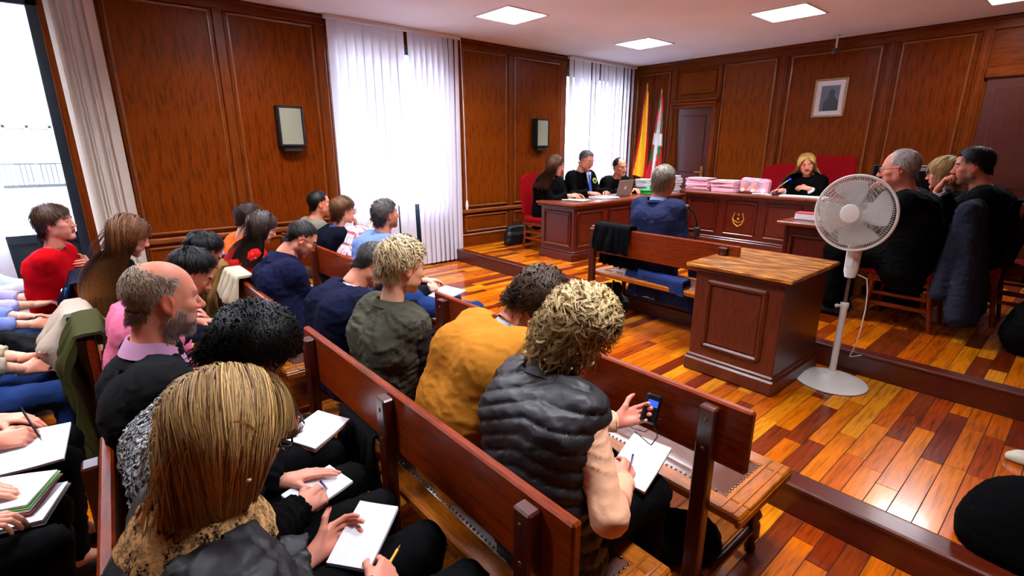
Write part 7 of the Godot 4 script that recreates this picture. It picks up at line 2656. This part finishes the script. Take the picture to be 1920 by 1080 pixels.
	person({
		"label": "grey-haired man in a blue suit, seen from behind on the bench before the judge", "near": true, "floor": F2,
		"hip": Vector3(3.93, 0.74, -2.55), "head": Vector3(4.02, 1.475, -2.575), "hyaw": 74.0, "hpitch": 8.0, "yaw": 88.0, "w": 1.12, "hs": 1.08, "bulge": 0.035,
		"skin": tan_, "hair": {"col": Color(0.30, 0.27, 0.23), "col2": Color(0.66, 0.62, 0.55), "n": 2600, "len": 0.05, "w": 0.0038, "steps": 5, "lift": 0.3, "grav": 0.1, "vol": 0.14, "mess": 0.4},
		"top": [{"mat": cloth(Color(0.115, 0.135, 0.235), 0.85), "extra": 0.024, "name": "suit_jacket", "hem": 0.07}],
		"collars": [{"mat": cloth(Color(0.62, 0.70, 0.88), 0.85, 0.3), "rise": 0.035, "name": "shirt_collar"}, {"mat": cloth(Color(0.075, 0.11, 0.235), 0.85), "rise": 0.026, "r": 0.076, "flare": 0.3, "dip": 0.1, "thick": 0.009, "name": "lapel", "at": -0.014}],
		"knee_l": Vector3(4.40, 0.80, -2.70), "knee_r": Vector3(4.40, 0.80, -2.42), "foot_l": Vector3(4.42, F2 + 0.085, -2.70), "foot_r": Vector3(4.40, F2 + 0.085, -2.40),
		"legs": cloth(Color(0.115, 0.135, 0.235), 0.85)})
	drape("coat", "blue coat lying over the seat beside the man in the blue suit", "coat", cloth(Color(0.10, 0.15, 0.30), 0.85), Vector3(3.80, F1 + 0.49, -2.72), Vector3(3.72, F1 + 0.49, -2.10), 0.13, 0.28, Vector3(-1, 0, 0), 0.02, 0.3, 0.02, 12.0)
	person({
		"label": "blonde long-haired judge in a black robe seated before the tall red chair", "kind": "f", "floor": F2,
		"hip": Vector3(7.84, F2 + 0.62, -2.68), "head": Vector3(7.72, 1.545, -2.74), "yaw": -92.0, "hyaw": -66.0, "hpitch": 14.0, "hroll": 10.0, "hs": 1.12, "w": 1.1,
		"skin": Color(0.88, 0.58, 0.46),
		"hair": {"col": Color(0.50, 0.34, 0.14), "col2": Color(0.90, 0.72, 0.40), "n": 1800, "len": 0.36, "w": 0.007, "steps": 10, "drape": true, "loose": 0.6, "lift": 0.1, "grav": 0.32, "vol": 0.20, "mess": 0.12, "part": 0.0, "cut": -0.26},
		"hand_r": {"at": Vector3(7.46, 1.19, -2.98), "dir": Vector3(-0.5, 0, -0.6), "palm": Vector3(0, -1, 0)}, "hand_l": {"at": Vector3(7.50, 1.24, -2.66), "dir": Vector3(-0.3, 0.1, -0.7), "palm": Vector3(0.6, -0.7, 0)},
		"top": [{"mat": robe, "extra": 0.034, "robe": true, "flare": 1.1, "name": "robe", "cuff": 0.86}, {"mat": bands, "extra": 0.02, "torso": false, "cuff": 0.96, "name": "white_cuffs"}]})
	person({
		"label": "white-haired robed man with glasses, hand at his chin, behind the fan", "near": true, "floor": F2, "kind": "o",
		"hip": Vector3(5.06, F2 + 0.58, -0.92), "head": Vector3(5.0, 1.595, -1.09), "yaw": 186.0, "hyaw": 192.0, "hpitch": 8.0, "hs": 1.18, "w": 1.3, "scale": 1.05, "bulge": 0.06, "fat": 0.03,
		"skin": Color(0.84, 0.55, 0.47), "hair": cropped(Color(0.50, 0.49, 0.47), Color(0.90, 0.90, 0.88), 2600, 0.04, 0.0034, {"bald": 0.30, "scalp": Color(0.72, 0.60, 0.54), "vol": 0.06}), "glasses": specs,
		"hand_r": {"at": Vector3(4.98, 1.46, -1.235), "dir": Vector3(0.1, 0.75, 0.45), "palm": Vector3(0.2, 0.2, 0.9), "pose": "chin", "pole": Vector3(-0.4, -1, -0.4)},
		"hand_l": {"at": Vector3(5.12, 1.16, -1.42), "dir": Vector3(-0.4, 0, -0.7), "palm": Vector3(0, -1, 0)},
		"top": [{"mat": robe, "extra": 0.040, "robe": true, "flare": 1.4, "name": "robe", "cuff": 0.82, "hem": 0.1}, {"mat": bands, "extra": 0.012, "torso": false, "cuff": 0.92, "name": "white_cuffs"}], "collars": [{"mat": bands, "rise": 0.03, "name": "shirt_collar"}]})
	person({
		"label": "fair-haired robed woman in profile between the two robed men on the right", "kind": "f", "floor": F2,
		"hip": Vector3(6.16, F2 + 0.56, -0.84), "head": Vector3(6.10, 1.53, -0.99), "yaw": 182.0, "hyaw": 188.0, "hpitch": 8.0, "hs": 1.18, "w": 1.1,
		"skin": Color(0.86, 0.58, 0.48), "hair": cropped(Color(0.44, 0.32, 0.15), Color(0.80, 0.68, 0.44), 1700, 0.09, 0.006, {"fringe": true, "taper": 1.0, "vol": 0.22, "grav": 0.2, "steps": 7}), "glasses": specs,
		"top": [{"mat": robe, "extra": 0.034, "robe": true, "flare": 1.0, "name": "robe"}]})
	person({
		"label": "dark-haired robed man, hand at his mouth, rightmost at the right desk", "near": true, "floor": F2,
		"hip": Vector3(5.68, F2 + 0.60, -0.56), "head": Vector3(5.60, 1.615, -0.735), "yaw": 188.0, "hyaw": 192.0, "hpitch": 10.0, "hs": 1.2, "w": 1.25, "bulge": 0.06,
		"skin": ruddy, "hair": cropped(Color(0.035, 0.030, 0.030), Color(0.13, 0.115, 0.11), 2400, 0.050, 0.0036, {"vol": 0.13, "mess": 0.35, "taper": 0.5}), "beard": Color(0.42, 0.32, 0.28), "stubble": 0.35,
		"hand_r": {"at": Vector3(5.56, 1.49, -0.89), "dir": Vector3(0.1, 0.8, 0.3), "palm": Vector3(0.2, 0.1, 0.95), "pose": "chin", "pole": Vector3(-0.3, -1, -0.4)},
		"top": [{"mat": robe, "extra": 0.036, "robe": true, "flare": 1.2, "name": "robe", "cuff": 0.85, "hem": 0.1}, {"mat": bands, "extra": 0.012, "torso": false, "cuff": 0.93, "name": "white_cuffs"}], "collars": [{"mat": cloth(Color(0.60, 0.68, 0.88), 0.85, 0.3), "rise": 0.035, "name": "shirt_collar"}, {"mat": cloth(Color(0.10, 0.11, 0.15), 0.85), "rise": 0.03, "r": 0.078, "flare": 0.3, "dip": 0.12, "thick": 0.009, "name": "lapel", "at": -0.012}]})
